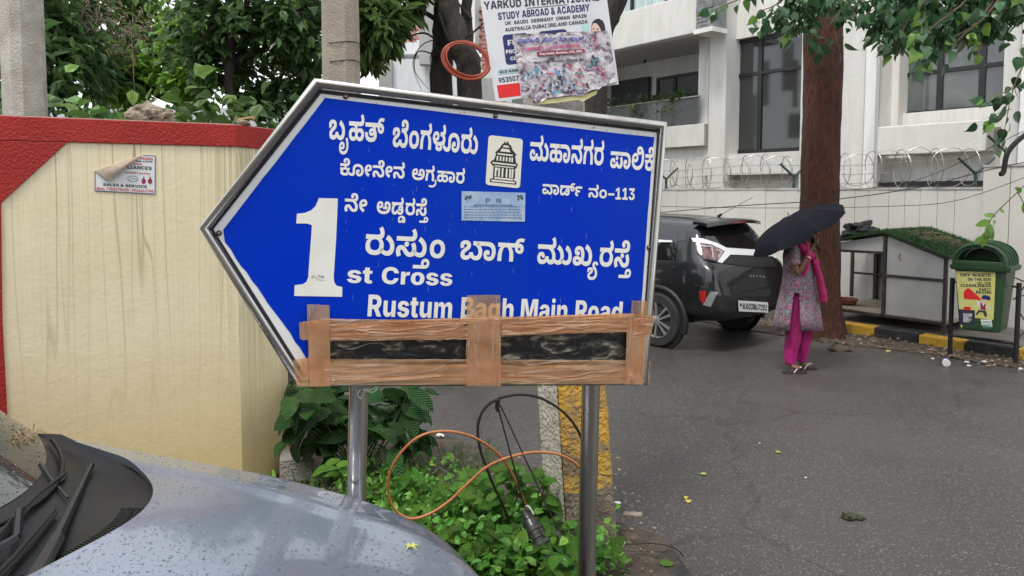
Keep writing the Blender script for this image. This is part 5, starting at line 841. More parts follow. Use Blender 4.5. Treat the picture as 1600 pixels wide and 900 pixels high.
# rows of small faded photographs on the flyer
cols = {'photo_blue': (.12,.35,.6), 'photo_teal': (.06,.33,.32), 'photo_pink': (.6,.2,.33), 'photo_dark': (.05,.05,.08), 'photo_pale': (.5,.62,.72), 'photo_red': (.5,.06,.1)}
random.seed(21); bins = {k: MB() for k in cols}
for (x0, y0, x1, y1, pal) in [(395,590,460,670,'photo_dark photo_pale'), (470,570,560,660,'photo_blue photo_pale photo_dark'), (590,568,680,650,'photo_pink photo_pale photo_red'), (690,560,750,640,'photo_blue photo_dark photo_pale'), (775,535,965,640,'photo_teal photo_teal photo_dark photo_pale photo_red'),
    (470,690,590,790,'photo_pale photo_dark photo_pink'), (605,690,690,790,'photo_blue photo_dark photo_pale'), (690,675,795,780,'photo_blue photo_dark photo_teal'), (815,670,960,770,'photo_pale photo_dark photo_blue photo_red'), (940,290,1020,420,'photo_dark photo_pale photo_pink'), (970,470,1030,540,'photo_dark photo_teal'), (990,560,1080,660,'photo_red photo_pink photo_dark')]:
    pal = pal.split()
    for k in range(16):
        cx, cy = random.uniform(x0, x1), random.uniform(y0, y1); s_ = random.uniform(5, 17); a0 = random.random()*6
        pts = [Z1(cx + s_*math.cos(a0+a*1.05)*random.uniform(.5,1), cy + s_*1.2*math.sin(a0+a*1.05)*random.uniform(.5,1)) for a in range(6)]
        bins[random.choice(pal)].add(bd.poly(pts, .0136 + k*.00012), [(0,1,2,3,4,5)])
for k, b in bins.items():
    if b.f: P(b, 'flyer_photo_print', mat(k, cols[k], .5), fl, kind='stuff')
q = MB(); yp = [Z1(*p) for p in [(530,865),(560,830),(700,805),(860,795),(880,780),(960,770),(1025,745),(1015,780),(960,810),(900,842),(870,825),(700,850)]]
q.prism(bd.poly(yp, .001), bd.n*.0015); P(q, 'yellow_backing', mat('yellow_film', (.62,.56,.2), .4, (.7,.66,.4), 20), fl)

# ================================================================ LEAF AND TREE HELPERS
def leafmat(name, c, c2, trans=.3, rough=.4, isl=.35, vein=False):
    m = mat(name, c, rough, c2, 2.5, 3, (.3,.7), island=isl, sub=trans, spec=.45, space='OBJ' if vein else 'POS')
    if vein:
        t = m.node_tree; b = t.nodes['Principled BSDF']; L = t.links.new; oc = t.nodes.new('ShaderNodeTexCoord').outputs['Object']
        s_ = t.nodes.new('ShaderNodeSeparateXYZ'); L(oc, s_.inputs[0]); ab = t.nodes.new('ShaderNodeMath'); ab.operation = 'ABSOLUTE'; L(s_.outputs[0], ab.inputs[0])
        k = t.nodes.new('ShaderNodeMath'); k.operation = 'MULTIPLY_ADD'; k.inputs[1].default_value = -.9; L(ab.outputs[0], k.inputs[0]); L(s_.outputs[1], k.inputs[2])
        f = t.nodes.new('ShaderNodeMath'); f.operation = 'MULTIPLY'; f.inputs[1].default_value = 62; L(k.outputs[0], f.inputs[0])
        sn = t.nodes.new('ShaderNodeMath'); sn.operation = 'SINE'; L(f.outputs[0], sn.inputs[0])
        u = t.nodes.new('ShaderNodeBump'); u.inputs['Strength'].default_value = .8; u.inputs['Distance'].default_value = .012; L(sn.outputs[0], u.inputs['Height']); L(u.outputs[0], b.inputs['Normal'])
    return m
def leaf_pts(kind):
    """half outline (x, y) from stalk to tip, leaf of length 1"""
    return {'heart': [(0,0), (.2,-.05), (.38,.08), (.42,.27), (.33,.5), (.17,.7), (.06,.84), (0,1.02)],
            'oval': [(0,0), (.12,.08), (.24,.27), (.27,.48), (.2,.72), (.09,.9), (0,1)],
            'long': [(0,0), (.07,.1), (.13,.35), (.12,.65), (.05,.9), (0,1)],
            'broad': [(0,0), (.16,.05), (.29,.2), (.34,.42), (.31,.62), (.2,.82), (.07,.94), (0,1)]}[kind]
def leaf_mesh(name, kind, m, droop=.25, fold=.25, curl=0):
    h = leaf_pts(kind); n = len(h); vs = []; fs = []
    for x, y in h: vs.append((0, y, -droop*y*y))
    for s_ in (1, -1):
        k = len(vs)
        for x, y in h[1:-1]: vs.append((s_*x, y + curl*x*s_, -droop*y*y + fold*x))
        idx = [0] + [k+i for i in range(n-2)] + [n-1]
        for i in range(n-1):
            f = [i, idx[i], idx[i+1], i+1]; f = list(dict.fromkeys(f))
            if len(f) >= 3: fs.append(f if s_ > 0 else f[::-1])
    q = MB(); q.v = [V(v) for v in vs]; q.f = fs; return mesh(q, name, m, 180)
def leaf_obj(me, parent, pos, size, dirv, up=(0,0,1), roll=0, name='leaf'):
    """leaf with its stalk end at pos, pointing along dirv"""
    y = V(dirv).normalized(); z = V(up) - y*V(up).dot(y)
    if z.length < 1e-3: z = y.orthogonal()
    z.normalize(); x = y.cross(z); z = x.cross(y)
    Mx = Matrix((x, y, z)).transposed().to_4x4() @ Matrix.Rotation(roll, 4, 'Y')
    o = bpy.data.objects.new(name, me); COL.objects.link(o); o.parent = parent
    o.matrix_local = Matrix.Translation(V(pos) - org(parent)) @ Mx @ Matrix.Diagonal((size, size, size, 1)); ORG[o.name] = V(pos); return o
def leaves_joined(q, pts, size, kind, rnd, droop=.5, n=None):
    """add many simple folded leaves to builder q; pts = list of (position, outward)"""
    h = {'s': [(.26,.3), (.22,.65)], 'l': [(.11,.3), (.1,.7)], 'w': [(.36,.28), (.26,.68)]}[kind]
    for p, out in pts:
        s_ = size*rnd.uniform(.6, 1.25); d = V((rnd.gauss(0,1), rnd.gauss(0,1), rnd.gauss(-droop,.6))) + V(out)*.8; d.normalize()
        u = V((rnd.gauss(0,.5), rnd.gauss(0,.5), 1)); x = d.cross(u)
        if x.length < .05: continue
        x.normalize(); z = x.cross(d); k = len(q.v); (x1, y1), (x2, y2) = h
        q.v += [p, p+(d*y1 + x*x1 + z*.06)*s_, p+(d*y2 + x*x2 + z*.04)*s_, p+(d - z*.18)*s_, p+(d*y2 - x*x2 + z*.04)*s_, p+(d*y1 - x*x1 + z*.06)*s_]
        q.f += [[k, k+1, k+2, k+3], [k, k+3, k+4, k+5]]
M_BARK = mat('dark_bark', (.018,.015,.012), .9, (.05,.04,.03), 12, 8, (.35,.7), bump=3, bscale=30, stretch=(1,1,.3))
def limb(q, a, b, r0, r1, rnd, n=6, wob=.12):
    a, b = V(a), V(b); L_ = (b-a).length; pts = []
    for i in range(n+1):
        k = i/n; pts.append(a.lerp(b, k) + V((rnd.gauss(0,1), rnd.gauss(0,1), rnd.gauss(0,.5)))*L_*wob*.35*math.sin(math.pi*k))
    pts = bez(pts, 3); m = len(pts); q.tube(pts, [r0 + (r1-r0)*i/(m-1) for i in range(m)], 7); return pts
def tree(label, base, height, clumps, lm, seed, kind='s', lsize=.12, per=420, trunk_r=.14, lean=(0,0), name='tree', group='trees behind the left wall', crown=True):
    rnd = random.Random(seed); base = V(base); t = T(name, label, 'tree', base, group)
    top = base + V((lean[0], lean[1], height)); q = MB(); tp_ = limb(q, base - V((0,0,.1)), top, trunk_r, trunk_r*.45, rnd, 6, .12)
    q2 = MB(); pts = []; stems = MB()
    for (cx, cy, cz, rx, ry, rz) in clumps:
        c = V((cx, cy, cz)); j = min(range(len(tp_)), key=lambda i: abs(tp_[i].z - (cz - rz*1.0)) ); lp = limb(stems, tp_[j], c, trunk_r*.38, .012, rnd, 5, .18)
        sub = []
        for k in range(9):
            d = V((rnd.gauss(0,1), rnd.gauss(0,1), rnd.gauss(0,1))).normalized(); e = c + V((d.x*rx, d.y*ry, d.z*rz))*rnd.uniform(.55,1.0)
            st_ = lp[len(lp)//2 + rnd.randrange(len(lp)//2)]; limb(stems, st_, e, .014, .004, rnd, 4, .2); sub.append(e)
        for e in sub:
            sp_ = (rx+ry+rz)/3*.42; tws = [e + V((rnd.gauss(0,1), rnd.gauss(0,1), rnd.gauss(0,.8)))*sp_*.75 for _ in range(9)]
            for w_ in tws:
                for _ in range(max(1, int(per*.62)//81)):
                    p = w_ + V((rnd.gauss(0,1), rnd.gauss(0,1), rnd.gauss(0,1)))*sp_*.3; pts.append((p, (p-c).normalized()))
    leaves_joined(q2, pts, lsize, kind, rnd)
    P(q, 'trunk', M_BARK, t, smooth=180); P(stems, 'branches', M_BARK, t, smooth=180, kind='stuff'); P(q2, 'crown', lm, t, smooth=None, kind='stuff'); return t
def clump(px, py, y, rpx, ry=None, rz=None): c = PY(px, py, y); r = rpx*y/F; return (c.x, c.y, c.z, r, ry or r*.9, rz or r*.85)

# ================================================================ GREENERY BEHIND THE LEFT WALL
L_DARK = leafmat('leaf_dark', (.11,.185,.06), (.065,.13,.045), .4, .27)
L_MID = leafmat('leaf_mid', (.19,.31,.075), (.11,.21,.05), .4, .3)
L_LITE = leafmat('leaf_light', (.3,.5,.09), (.2,.36,.06), .5, .36)
L_OLIVE = leafmat('leaf_olive', (.16,.25,.07), (.09,.15,.045), .4, .32)
def gz(px, y): p = PY(px, 300, y); p.z = 0; return p
tree('dark leaved tree with drooping long leaves behind the left utility pole', gz(20, 8.2), 4.2, [clump(-40,20,8,75), clump(25,60,8.6,80), clump(95,95,8.2,70), clump(110,20,8.8,70), clump(10,140,8,60), clump(-60,110,8.4,70), clump(60,-30,8.6,90)], L_DARK, 11, 'l', .24, 700)
tree('tall mid green tree in the middle of the wooded garden behind the left wall', gz(205, 10), 4.6, [clump(190,30,9.6,62), clump(255,70,10,58), clump(180,110,10,50), clump(250,-20,9.8,70), clump(150,60,10.4,50), clump(235,130,10.6,55)], L_MID, 12, 's', .14, 900)
tree('tree with a dark bare trunk and glossy leaves seen left of the brownish pole', gz(385, 7.6), 3.6, [clump(330,35,7.6,58), clump(400,20,7.6,62), clump(450,70,7.8,55), clump(330,110,7.9,48), clump(468,15,7.6,55), clump(440,130,8.0,42), clump(395,-40,7.7,80), clump(375,70,8.2,40), clump(400,150,8,32)], L_DARK, 13, 's', .125, 800, .1, (-.1,0))
tree('pale green young tree glowing behind the darker trees of the left garden', gz(290, 9.2), 3.0, [clump(260,110,8.9,34), clump(310,130,8.9,36), clump(205,130,9.0,34), clump(150,90,8.8,30), clump(290,60,9.0,28)], L_LITE, 14, 's', .15, 800)
tree('leafy tree with downward hanging leaves just right of the brownish pole', gz(520, 9.4), 4.4, [clump(585,28,8.0,40), clump(545,-10,8.0,55), clump(625,5,8.2,30), clump(605,55,8.1,24), clump(480,60,9,45), clump(500,10,9,60), clump(570,75,8.2,22), clump(640,-30,8.2,40)], L_OLIVE, 15, 'l', .2, 620)
for i, (px, y, lab, lm, sd_) in enumerate([(-30, 6.9, 'dense broad leaved shrub at the left end of the garden behind the wall', L_DARK, 1), (75, 7.0, 'dark shrub with strap leaves right of the left utility pole', L_DARK, 2), (165, 7.2, 'light green shrub peeping over the wall left of the rubble lump', L_MID, 3), (262, 7.1, 'glossy shrub directly behind the rubble lump on the wall', L_MID, 4), (330, 7.0, 'fresh green shrub between the rubble lump and the wall corner', L_OLIVE, 5), (410, 6.8, 'dark shrub behind the wall corner beside the blue sign', L_DARK, 6)]):
    rnd = random.Random(30+i); b = gz(px, y); t = T('shrub', lab, 'shrub', b, 'shrubs behind the left wall'); st_ = MB(); q = MB(); pts = []
    for k in range(16):
        e = b + V((rnd.gauss(0,.3), rnd.gauss(0,.22), rnd.uniform(1.5, 2.62))); limb(st_, b + V((rnd.gauss(0,.05), rnd.gauss(0,.05), 0)), e, .014, .004, rnd, 4, .08)
        for _ in range(46): p = e + V((rnd.gauss(0,.16), rnd.gauss(0,.13), rnd.gauss(-.12,.2))); pts.append((p, (p-e)))
    leaves_joined(q, pts, .17, 'w', rnd, .3); P(st_, 'stems', M_BARK, t, kind='stuff'); P(q, 'foliage', lm, t, kind='stuff')
# a few strap leaves and bare seed stalks catching light
for i, (px, py) in enumerate([(150,22), (205,45), (178,78)]):
    rnd = random.Random(60+i); b = gz(px, 8.6); t = T('dry_shrub', ['brown twiggy seed heads high in the garden left of centre', 'bare twiggy seed heads hanging over the lighter leaves', 'lowest cluster of dry twigs above the light green shrub'][i], 'dry shrub', b, 'dry twigs in the left garden'); q = MB(); c = PY(px, py, 8.6)
    limb(q, b, c, .012, .004, rnd, 5, .05)
    for k in range(110): d = V((rnd.gauss(0,1), rnd.gauss(0,.6), rnd.gauss(0,1))).normalized(); s0 = c + V((rnd.gauss(0,.16), rnd.gauss(0,.1), rnd.gauss(0,.13))); q.tube([s0, s0 + d*.05 + V((0,0,.01)), s0 + d*.1 - V((0,0,.02))], [.004,.003,.002], 3)
    P(q, 'twigs', mat('dry_twigs', (.28,.19,.16), .9), t, kind='stuff')

# ================================================================ DARK TRUNKS BEHIND THE SIGN
def bare_tree(label, path, rad, seed, twigs):
    rnd = random.Random(seed); pts = [PY(x, y, z) for x, y, z in path]; b = V((pts[0].x, pts[0].y, 0)); t = T('bare_tree', label, 'tree', b, 'dark trunks behind the sign')
    q = MB(); pp = bez([b - V((0,0,.1))] + pts, 6); m = len(pp); q.tube([p + V((rnd.gauss(0,.008), rnd.gauss(0,.008), 0)) for p in pp], [rad[0] + (rad[1]-rad[0])*i/(m-1) for i in range(m)], 10); P(q, 'trunk', M_BARK, t, smooth=180)
    for tw, r in twigs: q = MB(); tp_ = bez([PY(x, y, z) for x, y, z in tw], 6); m = len(tp_); q.tube(tp_, [r*(1-.75*i/(m-1)) for i in range(m)], 6); P(q, 'branch', M_BARK, t, smooth=180)
    return t
bare_tree('straight dark tree trunk behind the sign, left of the orange cable coil', [(690,150,8.5), (692,70,8.5), (694,0,8.5), (700,-120,8.6)], (.14,.11), 1,
    [([(700,45,8.4), (668,22,8.4), (640,14,8.3), (612,12,8.2)], .035), ([(690,70,8.4), (665,52,8.2), (640,58,8.1), (622,75,8.0), (600,95,8)], .014), ([(688,90,8.4), (655,80,8.2), (648,110,8.1), (670,140,8)], .01), ([(688,60,8.3), (660,70,8.2), (645,100,8), (660,145,8)], .008), ([(686,50,8.3), (672,95,8.2), (690,110,8.2)], .008)])
bare_tree('dark trunk leaning left behind the sign, passing through the orange cable coil', [(735,150,8.2), (718,70,8.2), (698,0,8.3), (668,-110,8.4)], (.15,.11), 2, [([(722,90,8.2), (700,60,8.1), (686,20,8)], .03), ([(728,60,8.1), (760,30,8), (775,-10,8)], .015)])
bare_tree('slim upright dark trunk right of the leaning trunk behind the sign', [(735,140,8.7), (731,66,8.7), (730,0,8.7), (728,-120,8.7)], (.075,.06), 3, [([(737,30,8.6), (720,10,8.6), (700,-20,8.6)], .02)])
bare_tree('dark trunk arching up behind the right edge of the study board', [(925,170,14.2), (935,60,14.2), (955,10,14.2), (985,-60,14.2)], (.3,.22), 4, [([(955,10,14.2), (975,-5,14.1), (1000,-40,14)], .06)])
# coil of orange ducting hung on the leaning trunk
q = MB(); c = PY(729, 94, 7.95); rnd = random.Random(4)
for k in range(7):
    r = .245 - .012*(k % 4) + rnd.uniform(-.006,.006); ox, oy = rnd.uniform(-.012,.012), rnd.uniform(-.03,.03)
    q.tube([c + V((r*1.03*math.cos(a*math.pi/20)+ox, oy + .05*math.sin(a*math.pi/20+1), r*.82*math.sin(a*math.pi/20) + .04*math.cos(a*math.pi/20)*-1 + ox)) for a in range(40)], .011, 6, True)
P(q, 'cable_coil', mat('orange_duct', (.42,.075,.03), .45, (.24,.04,.02), 8), smooth=60, label='coil of orange cable duct hanging on the dark tree trunks above the sign', cat='cable coil')

# ================================================================ BUILDING FAR BEHIND THE TREES
M_BW = mat('far_white_wall', (.72,.73,.74), .8, (.55,.56,.56), 1.2, 6, (.35,.75))
M_PINKB = mat('pink_brick', (.42,.2,.18), .8, (.32,.15,.13), 6)
M_GREYW = mat('far_grey_wall', (.4,.4,.38), .85, (.3,.3,.28), 2)
fb = T('far_building', 'white building with pink brick lattice glimpsed between trunks behind the sign', 'building', gz(690,18))
def wbox(q, x0, y0, x1, y1, y, d=.3): a = PY(x0, y1, y); b = PY(x1, y0, y); q.box((a.x, y, a.z), (b.x-a.x, 0, 0), (0, d, 0), (0, 0, b.z-a.z))
q = MB(); a = PY(600,300,18.5); b = PY(800,300,18.5); q.box((a.x,18.5,0), (b.x-a.x,0,0), (0,6,0), (0,0,9)); P(q, 'rear_wall', M_BW, fb)
q = MB(); a = PY(612,98,16); b = PY(770,60,16); q.box((a.x,16,0), (b.x-a.x,0,0), (0,2.2,0), (0,0,PY(0,92,16).z)); P(q, 'front_block', M_BW, fb)
q = MB(); wbox(q, 588,66,700,84,16.6,.9); P(q, 'balcony_slab', M_BW, fb)
q = MB(); wbox(q, 655,0,682,100,15.6,.3); P(q, 'pier', M_GREYW, fb)
q = MB(); wbox(q, 742,-40,756,70,15,.3); P(q, 'pier', M_GREYW, fb)
q = MB(); wbox(q, 592,92,612,170,15.9,.4); P(q, 'pier', M_GREYW, fb)
q = MB(); wbox(q, 740,122,790,175,14.6,.5); P(q, 'low_parapet', M_GREYW, fb)
rnd = random.Random(2); a = PY(590,66,17.2); b = PY(665,20,17.2)
def lattice(x0, y0, x1, y1, y, nx, nz, name):
    a, b = PY(x0, y1, y), PY(x1, y0, y); me = None
    w_, h_ = (b.x-a.x)/nx, (b.z-a.z)/nz
    for i in range(nx):
        for j in range(nz):
            if me is None:
                q = MB(); q.box((-w_*.46,0,-h_*.42), (w_*.92,0,0), (0,.12,0), (0,0,h_*.84)); me = mesh(q, 'brick', M_PINKB)
            o = bpy.data.objects.new('brick', me); COL.objects.link(o); o.parent = fb; o.location = V((a.x + w_*(i+.5 + .5*(j % 2)), y - .02*rnd.random(), a.z + h_*(j+.5))) - org(fb); ORG[o.name] = V((0,0,0))
lattice(590,8,650,68,16.9,6,9,'brick'); lattice(748,4,775,108,14.9,3,16,'brick')
gy = T('far_building', 'plain pale grey block at the far upper left behind the garden trees', 'building', gz(200,24))
q = MB(); a = PY(-200,300,24); b = PY(560,300,24); q.box((a.x,24,0), (b.x-a.x,0,0), (0,5,0), (0,0,4.6)); P(q, 'wall', mat('far_pale', (.5,.52,.52), .85, (.38,.4,.39), 1.5), gy)
for i in range(7):
    q = MB(); x_ = a.x + 1.6 + i*2.3; q.box((x_,23.95,2.2), (1.1,0,0), (0,.08,0), (0,0,1.2)); w_ = P(q, 'window', mat('far_window', (.08,.09,.1), .2), gy)
    q = MB(); q.box((x_-.08,23.9,2.12), (1.26,0,0), (0,.05,0), (0,0,.07)); P(q, 'sill', M_BW, w_)
# unseen house and trees behind camera, added to reflect in paint, glass and steel
hb = T('reflection_house', 'unseen plain house behind the viewpoint, added so paint and steel have something to reflect', 'building', (0,-11,0))
q = MB(); q.box((-16,-17,0), (30,0,0), (0,5,0), (0,0,7.5)); P(q, 'wall', mat('house_grey', (.4,.37,.33), .85, (.3,.28,.25), 1), hb)
for i in range(8):
    for j in range(2): q = MB(); q.box((-14+i*3.5,-11.98,1+3.2*j), (1.6,0,0), (0,.03,0), (0,0,1.7)); P(q, 'window', MATS['far_window'], hb)
tree('dense unseen tree behind the viewpoint on the left, added for reflections', (-5,-5,0), 4.5, [(-5,-5,5,1.6,1.6,1.1), (-6.5,-4,4.6,1.3,1.3,1), (-3.8,-6.2,5,1.3,1.3,1)], L_MID, 51, 's', .3, 700, group='unseen trees added for reflections')
tree('dense unseen tree behind the viewpoint on the right, added for reflections', (5,-6,0), 4.5, [(5,-6,5,1.6,1.6,1.1), (6.5,-5,4.6,1.3,1.3,1), (3.6,-6.5,5,1.3,1.3,1)], L_MID, 52, 's', .3, 700, group='unseen trees added for reflections')
# ================================================================ RIGHT: COMPOUND WALL, WIRE, BUILDING
M_CW = mat('compound_wall', (.68,.65,.6), .85, (.56,.53,.48), .9, 9, (.3,.7), bump=.5, bscale=20, stretch=(1,1,.5))
cw = T('compound_wall', 'long off-white panelled compound wall topped with wire, running behind the dark car and tree', 'wall', ST(6, 11.1))
TW = 11.1
xs = [1535, 1491, 1464, 1437, 1413, 1388, 1357, 1335, 1300, 1262, 1226, 1196, 1158, 1118, 1101, 1072, 1057, 1030, 1004, 975, 940, 900, 860, 815, 780, 745]
ss = [sx(x, TW) for x in xs]
for a, b in zip(ss[:-1], ss[1:]):
    q = MB(); q.stbox(a+.003, b-.003, TW + .002*math.sin(a*9), TW+.12, -.05, 1.935); P(q, 'wall_panel', M_CW, cw)
q = MB(); q.stbox(ss[0], ss[-1], TW+.022, TW+.1, 0, 1.93); P(q, 'wall_core', mat('joint_grey', (.5,.48,.44), .9), cw)
q = MB(); q.stbox(ss[0], ss[-1], TW-.012, TW+.135, 1.937, 1.965); P(q, 'coping', mat('coping_grey', (.55,.53,.49), .85, (.35,.33,.3), 4), cw)
tw = T('compound_wall', 'taller right-hand section of the off-white compound wall behind the green bin', 'wall', ST(3, 11.1))
prev = sx(1535, TW)
for x in (1578, 1628, 1690, 1760, 1850, 1960, 2100, 2300):
    b = sx(x, TW); q = MB(); q.stbox(b+.005, prev-.005, TW-.03, TW+.12, -.05, 2.235); P(q, 'wall_panel', M_CW, tw); prev = b
q = MB(); q.stbox(prev, sx(1535, TW)-.006, TW, TW+.1, 0, 2.23); P(q, 'wall_core', MATS['joint_grey'], tw)
q = MB(); q.stbox(prev, sx(1535, TW), TW-.045, TW+.14, 2.237, 2.262); P(q, 'coping', MATS['coping_grey'], tw)
# concertina wire coil, barbed strands and the green Y posts that hold them
M_WIRE = mat('galv_wire', (.33,.32,.3), .4, metal=.8); M_GREEN = mat('green_post', (.015,.07,.055), .55, (.03,.05,.04), 30)
def coil(label, s0, s1, zc, pitch, r):
    t = T('razor_wire', label, 'razor wire', ST((s0+s1)/2, TW+.05, zc-r), 'razor wire coils'); n = int(abs(s1-s0)/pitch)
    rnd = random.Random(int(s0*10)); q = MB(); bq = MB()
    for k in range(n):
        c = s0 + (s1-s0)*(k+.5)/n + rnd.uniform(-.03,.03); rr = r*rnd.uniform(.88,1.08); tilt = (-1 if k % 2 else 1)*rnd.uniform(.35,.6); pts = []
        for a in range(25):
            an = a/24*2*math.pi*.97; u = math.cos(an)*rr; v = math.sin(an)*rr
            pts.append(ST(c + u*.78 + .1*math.sin(an*.5), TW + .05 + u*tilt, zc + v*.95 + .012*math.sin(an*3+k)))
            if a % 2 == 0:
                bq.cbox(pts[-1], (.025,0,.008), (0,.0015,.0), (0,.0,.009))
        q.tube(pts, .0058, 4)
    P(q, 'coil', M_WIRE, t, kind='stuff'); P(bq, 'barbs', M_WIRE, t, kind='stuff'); return t
coil('dense looping razor wire coil on the wall between the blue sign and the tree trunk', sx(1240,TW), sx(1020,TW), 2.25, .2, .3)
coil('looser razor wire coil on the wall to the right of the tree trunk', sx(1530,TW), sx(1312,TW), 2.24, .2, .3)
coil('razor wire coil stretching along the wall hidden behind the blue sign', sx(1018,TW), sx(800,TW), 2.25, .32, .3)
for k, (z, lb) in enumerate([(2.06, 'lowest barbed strand running above the panelled wall coping'), (2.2, 'middle barbed strand through the razor wire loops'), (2.34, 'top barbed strand through the razor wire loops')]):
    q = MB(); pts = [ST(s_*.5, TW + (.02, .05, .12)[k], z + .03*math.sin(s_*.9)) for s_ in range(9, 36)]; q.tube(pts, .0035, 4)
    for i, p in enumerate(pts[:-1]):
        for j in range(4): c = p.lerp(pts[i+1], j/4); q.tube([c+V((.012,0,.016)), c-V((.012,0,.016))], .002, 3); q.tube([c+V((-.014,.01,.014)), c-V((-.014,.01,.014))], .002, 3)
    P(q, 'barbed_wire', M_WIRE, label=lb, cat='barbed wire', group='barbed strands on the wall', kind='stuff')
for px, py, h, lab in [(1038,262,.0,'green Y shaped wire post beside the right edge of the blue sign'), (1237,262,.0,'green Y shaped wire post just left of the tree trunk'), (1520,262,.0,'green Y shaped wire post standing at the step in the wall'), (1566,232,.28,'green Y shaped wire post on the taller wall section, leafy twigs beside it')]:
    s_ = sx(px, TW); z0 = 1.95 + h; t = T('wire_post', lab, 'post', ST(s_, TW+.04, z0), 'green wire posts')
    q = MB(); q.cbox(ST(s_, TW+.04, z0+.1), U_*.035, N_*.035, (0,0,.26)); P(q, 'stem', M_GREEN, t)
    for sg in (1, -1):
        q = MB(); a = ST(s_, TW+.04, z0+.2); b = ST(s_+sg*.17, TW+.04-sg*.14, z0+.42); q.tube([a, b], .02, 4); P(q, 'arm', M_GREEN, t)
# building
TB = 13.5; M_BLD = mat('building_stucco', (.72,.7,.66), .85, (.6,.585,.54), 2.2, 9, (.3,.7), bump=1, bscale=38, stretch=(2.5,2.5,.5)); M_BLD2 = mat('building_smooth', (.8,.78,.74), .8, (.62,.6,.55), 2.2, 8, (.42,.75), stretch=(2.5,2.5,.3))
M_FR = mat('window_frame_black', (.012,.012,.014), .35); M_GL = mat('dark_glass', (.03,.035,.033), .06, spec=.8); M_ROOM = mat('room_dark', (.03,.03,.03), .8)
bl = T('building', 'large off-white house with balcony, tall black framed windows and chunky pilasters beyond the compound wall', 'building', ST(8, TB))
def zat(px, py, t): return STz(px, py, t).z
def bx(name, m, x0, x1, t0, t1, z0, z1, par=bl, tref=None, bev=0):
    """block whose sides show at picture columns x0 < x1 when seen on line tref"""
    tr_ = tref if tref else t0; q = MB(); q.stbox(sx(x1, tr_), sx(x0, tr_), t0, t1, z0, z1); return P(q, name, m, par, bev=bev)
zs1 = zat(1195, 57, 14.0); zb1 = zat(1195, 238, 14.0)
# rear mass and ground storey
q = MB(); q.stbox(-2, 26, 15.2, 22, 0, 11); P(q, 'rear_mass', M_BLD2, bl)
bx('ground_storey', M_BLD, 700, 1364, 13.95, 15.2, 0, zat(1200,262,13.95), tref=13.95)
bx('plinth_band', M_BLD2, 990, 1095, 13.75, 13.95, zat(1050,276,13.75), zat(1050,246,13.75))
bx('floor_beam', M_BLD, 1098, 1300, 13.62, 14.6, zat(1200,272,13.6), zat(1200,238,13.6))
# pilasters
bx('pilaster', M_BLD, 1104, 1130, TB, 15.2, 0, 11, bev=.02)
bx('pilaster', M_BLD2, 1088, 1104, TB+.25, 15.2, 0, 11, tref=TB+.25)
bx('pilaster', M_BLD, 1246, 1345, TB, 15.2, 1.9, 11, bev=.02)
bx('pilaster', M_BLD2, 1345, 1364, TB-.06, 15.2, 1.0, 11, bev=.02)
bx('wall_over_window', M_BLD2, 1130, 1262, 13.85, 15.2, zs1+.02, 11, tref=13.85)
q = MB(); a = ST(sx(1366,TB-.1), TB-.1, 1.0); q.tube([a, a+V((0,0,9))], .035, 8); P(q, 'downpipe', mat('pipe_grey', (.42,.42,.4), .5), bl, smooth=60)
# tall window
def window(name, x0, x1, t, z0, z1, vx, hz, par=bl, glass=M_GL, fw=.07, back=None):
    s0, s1 = sx(x1, t), sx(x0, t); q = MB()
    q.stbox(s0, s0+fw, t-.03, t+.05, z0, z1); q.stbox(s1-fw, s1, t-.03, t+.05, z0, z1); q.stbox(s0+fw, s1-fw, t-.03, t+.05, z0, z0+fw); q.stbox(s0+fw, s1-fw, t-.03, t+.05, z1-fw, z1)
    w_ = P(q, name, M_FR, par)
    for x in vx: s_ = sx(x, t); q = MB(); q.stbox(s_-.05, s_+.05, t-.035, t+.045, z0+fw, z1-fw); P(q, 'mullion', M_FR, w_)
    for zz in hz: q = MB(); q.stbox(s0+fw, s1-fw, t-.04, t+.04, zz-.035, zz+.035); P(q, 'transom', M_FR, w_)
    cuts = [s0+fw] + sorted(sx(x, t) for x in vx) + [s1-fw]; zc = [z0+fw] + list(hz) + [z1-fw]
    for i in range(len(cuts)-1):
        for j in range(len(zc)-1): q = MB(); q.stbox(cuts[i], cuts[i+1], t+.002*i, t+.012+.002*i, zc[j], zc[j+1]); P(q, 'glazing', glass, w_)
    return w_
window('window', 1147, 1272, 14.0, zb1, zs1, [1184], [zat(1195, 113, 14.0)])
q = MB(); q.stbox(sx(1272,14.1), sx(1147,14.1), 14.3, 14.34, zb1, zs1); P(q, 'curtain', mat('curtain_grey', (.2,.21,.2), .9, (.1,.11,.1), 3, stretch=(9,9,.4)), bl)
# glazed bay to the right of the pilaster
zt2 = zat(1480, 30, 14.35); zb2 = zat(1480, 172, 14.35)
bx('bay_reveal', M_BLD2, 1364, 1410, 14.0, 15.2, 1.5, 11, tref=14.3)
q = MB(); c_ = [ST(sx(1366,TB), TB+.0, 0)]; 
bx('sill_wall', M_BLD2, 1392, 1562, 14.2, 15.2, 3.0, zb2-.01, tref=14.2)
bx('parapet', M_BLD, 1366, 1536, 13.38, 13.7, zat(1450,240,13.38), zat(1450,193,13.38), bev=.02)
bx('lower_recess', M_BLD2, 1366, 1560, 13.9, 15.2, 0, zat(1450,245,13.9), tref=13.9)
bx('shadow_gap', M_FR, 1364, 1536, 13.6, 13.85, zat(1450,291,13.6), zat(1450,283,13.6), tref=13.6)
M_GL2 = mat('clear_grey_glass', (.14,.15,.145), .08, (.09,.1,.1), 1.2, 3, spec=.7)
window('window', 1406, 1562, 14.35, zb2, zt2, [1462, 1527], [zat(1480, 110, 14.35)], glass=M_GL2, fw=.025)
bx('wall_over_window', M_BLD2, 1392, 1562, 14.1, 15.2, zt2+.01, 11, tref=14.1)
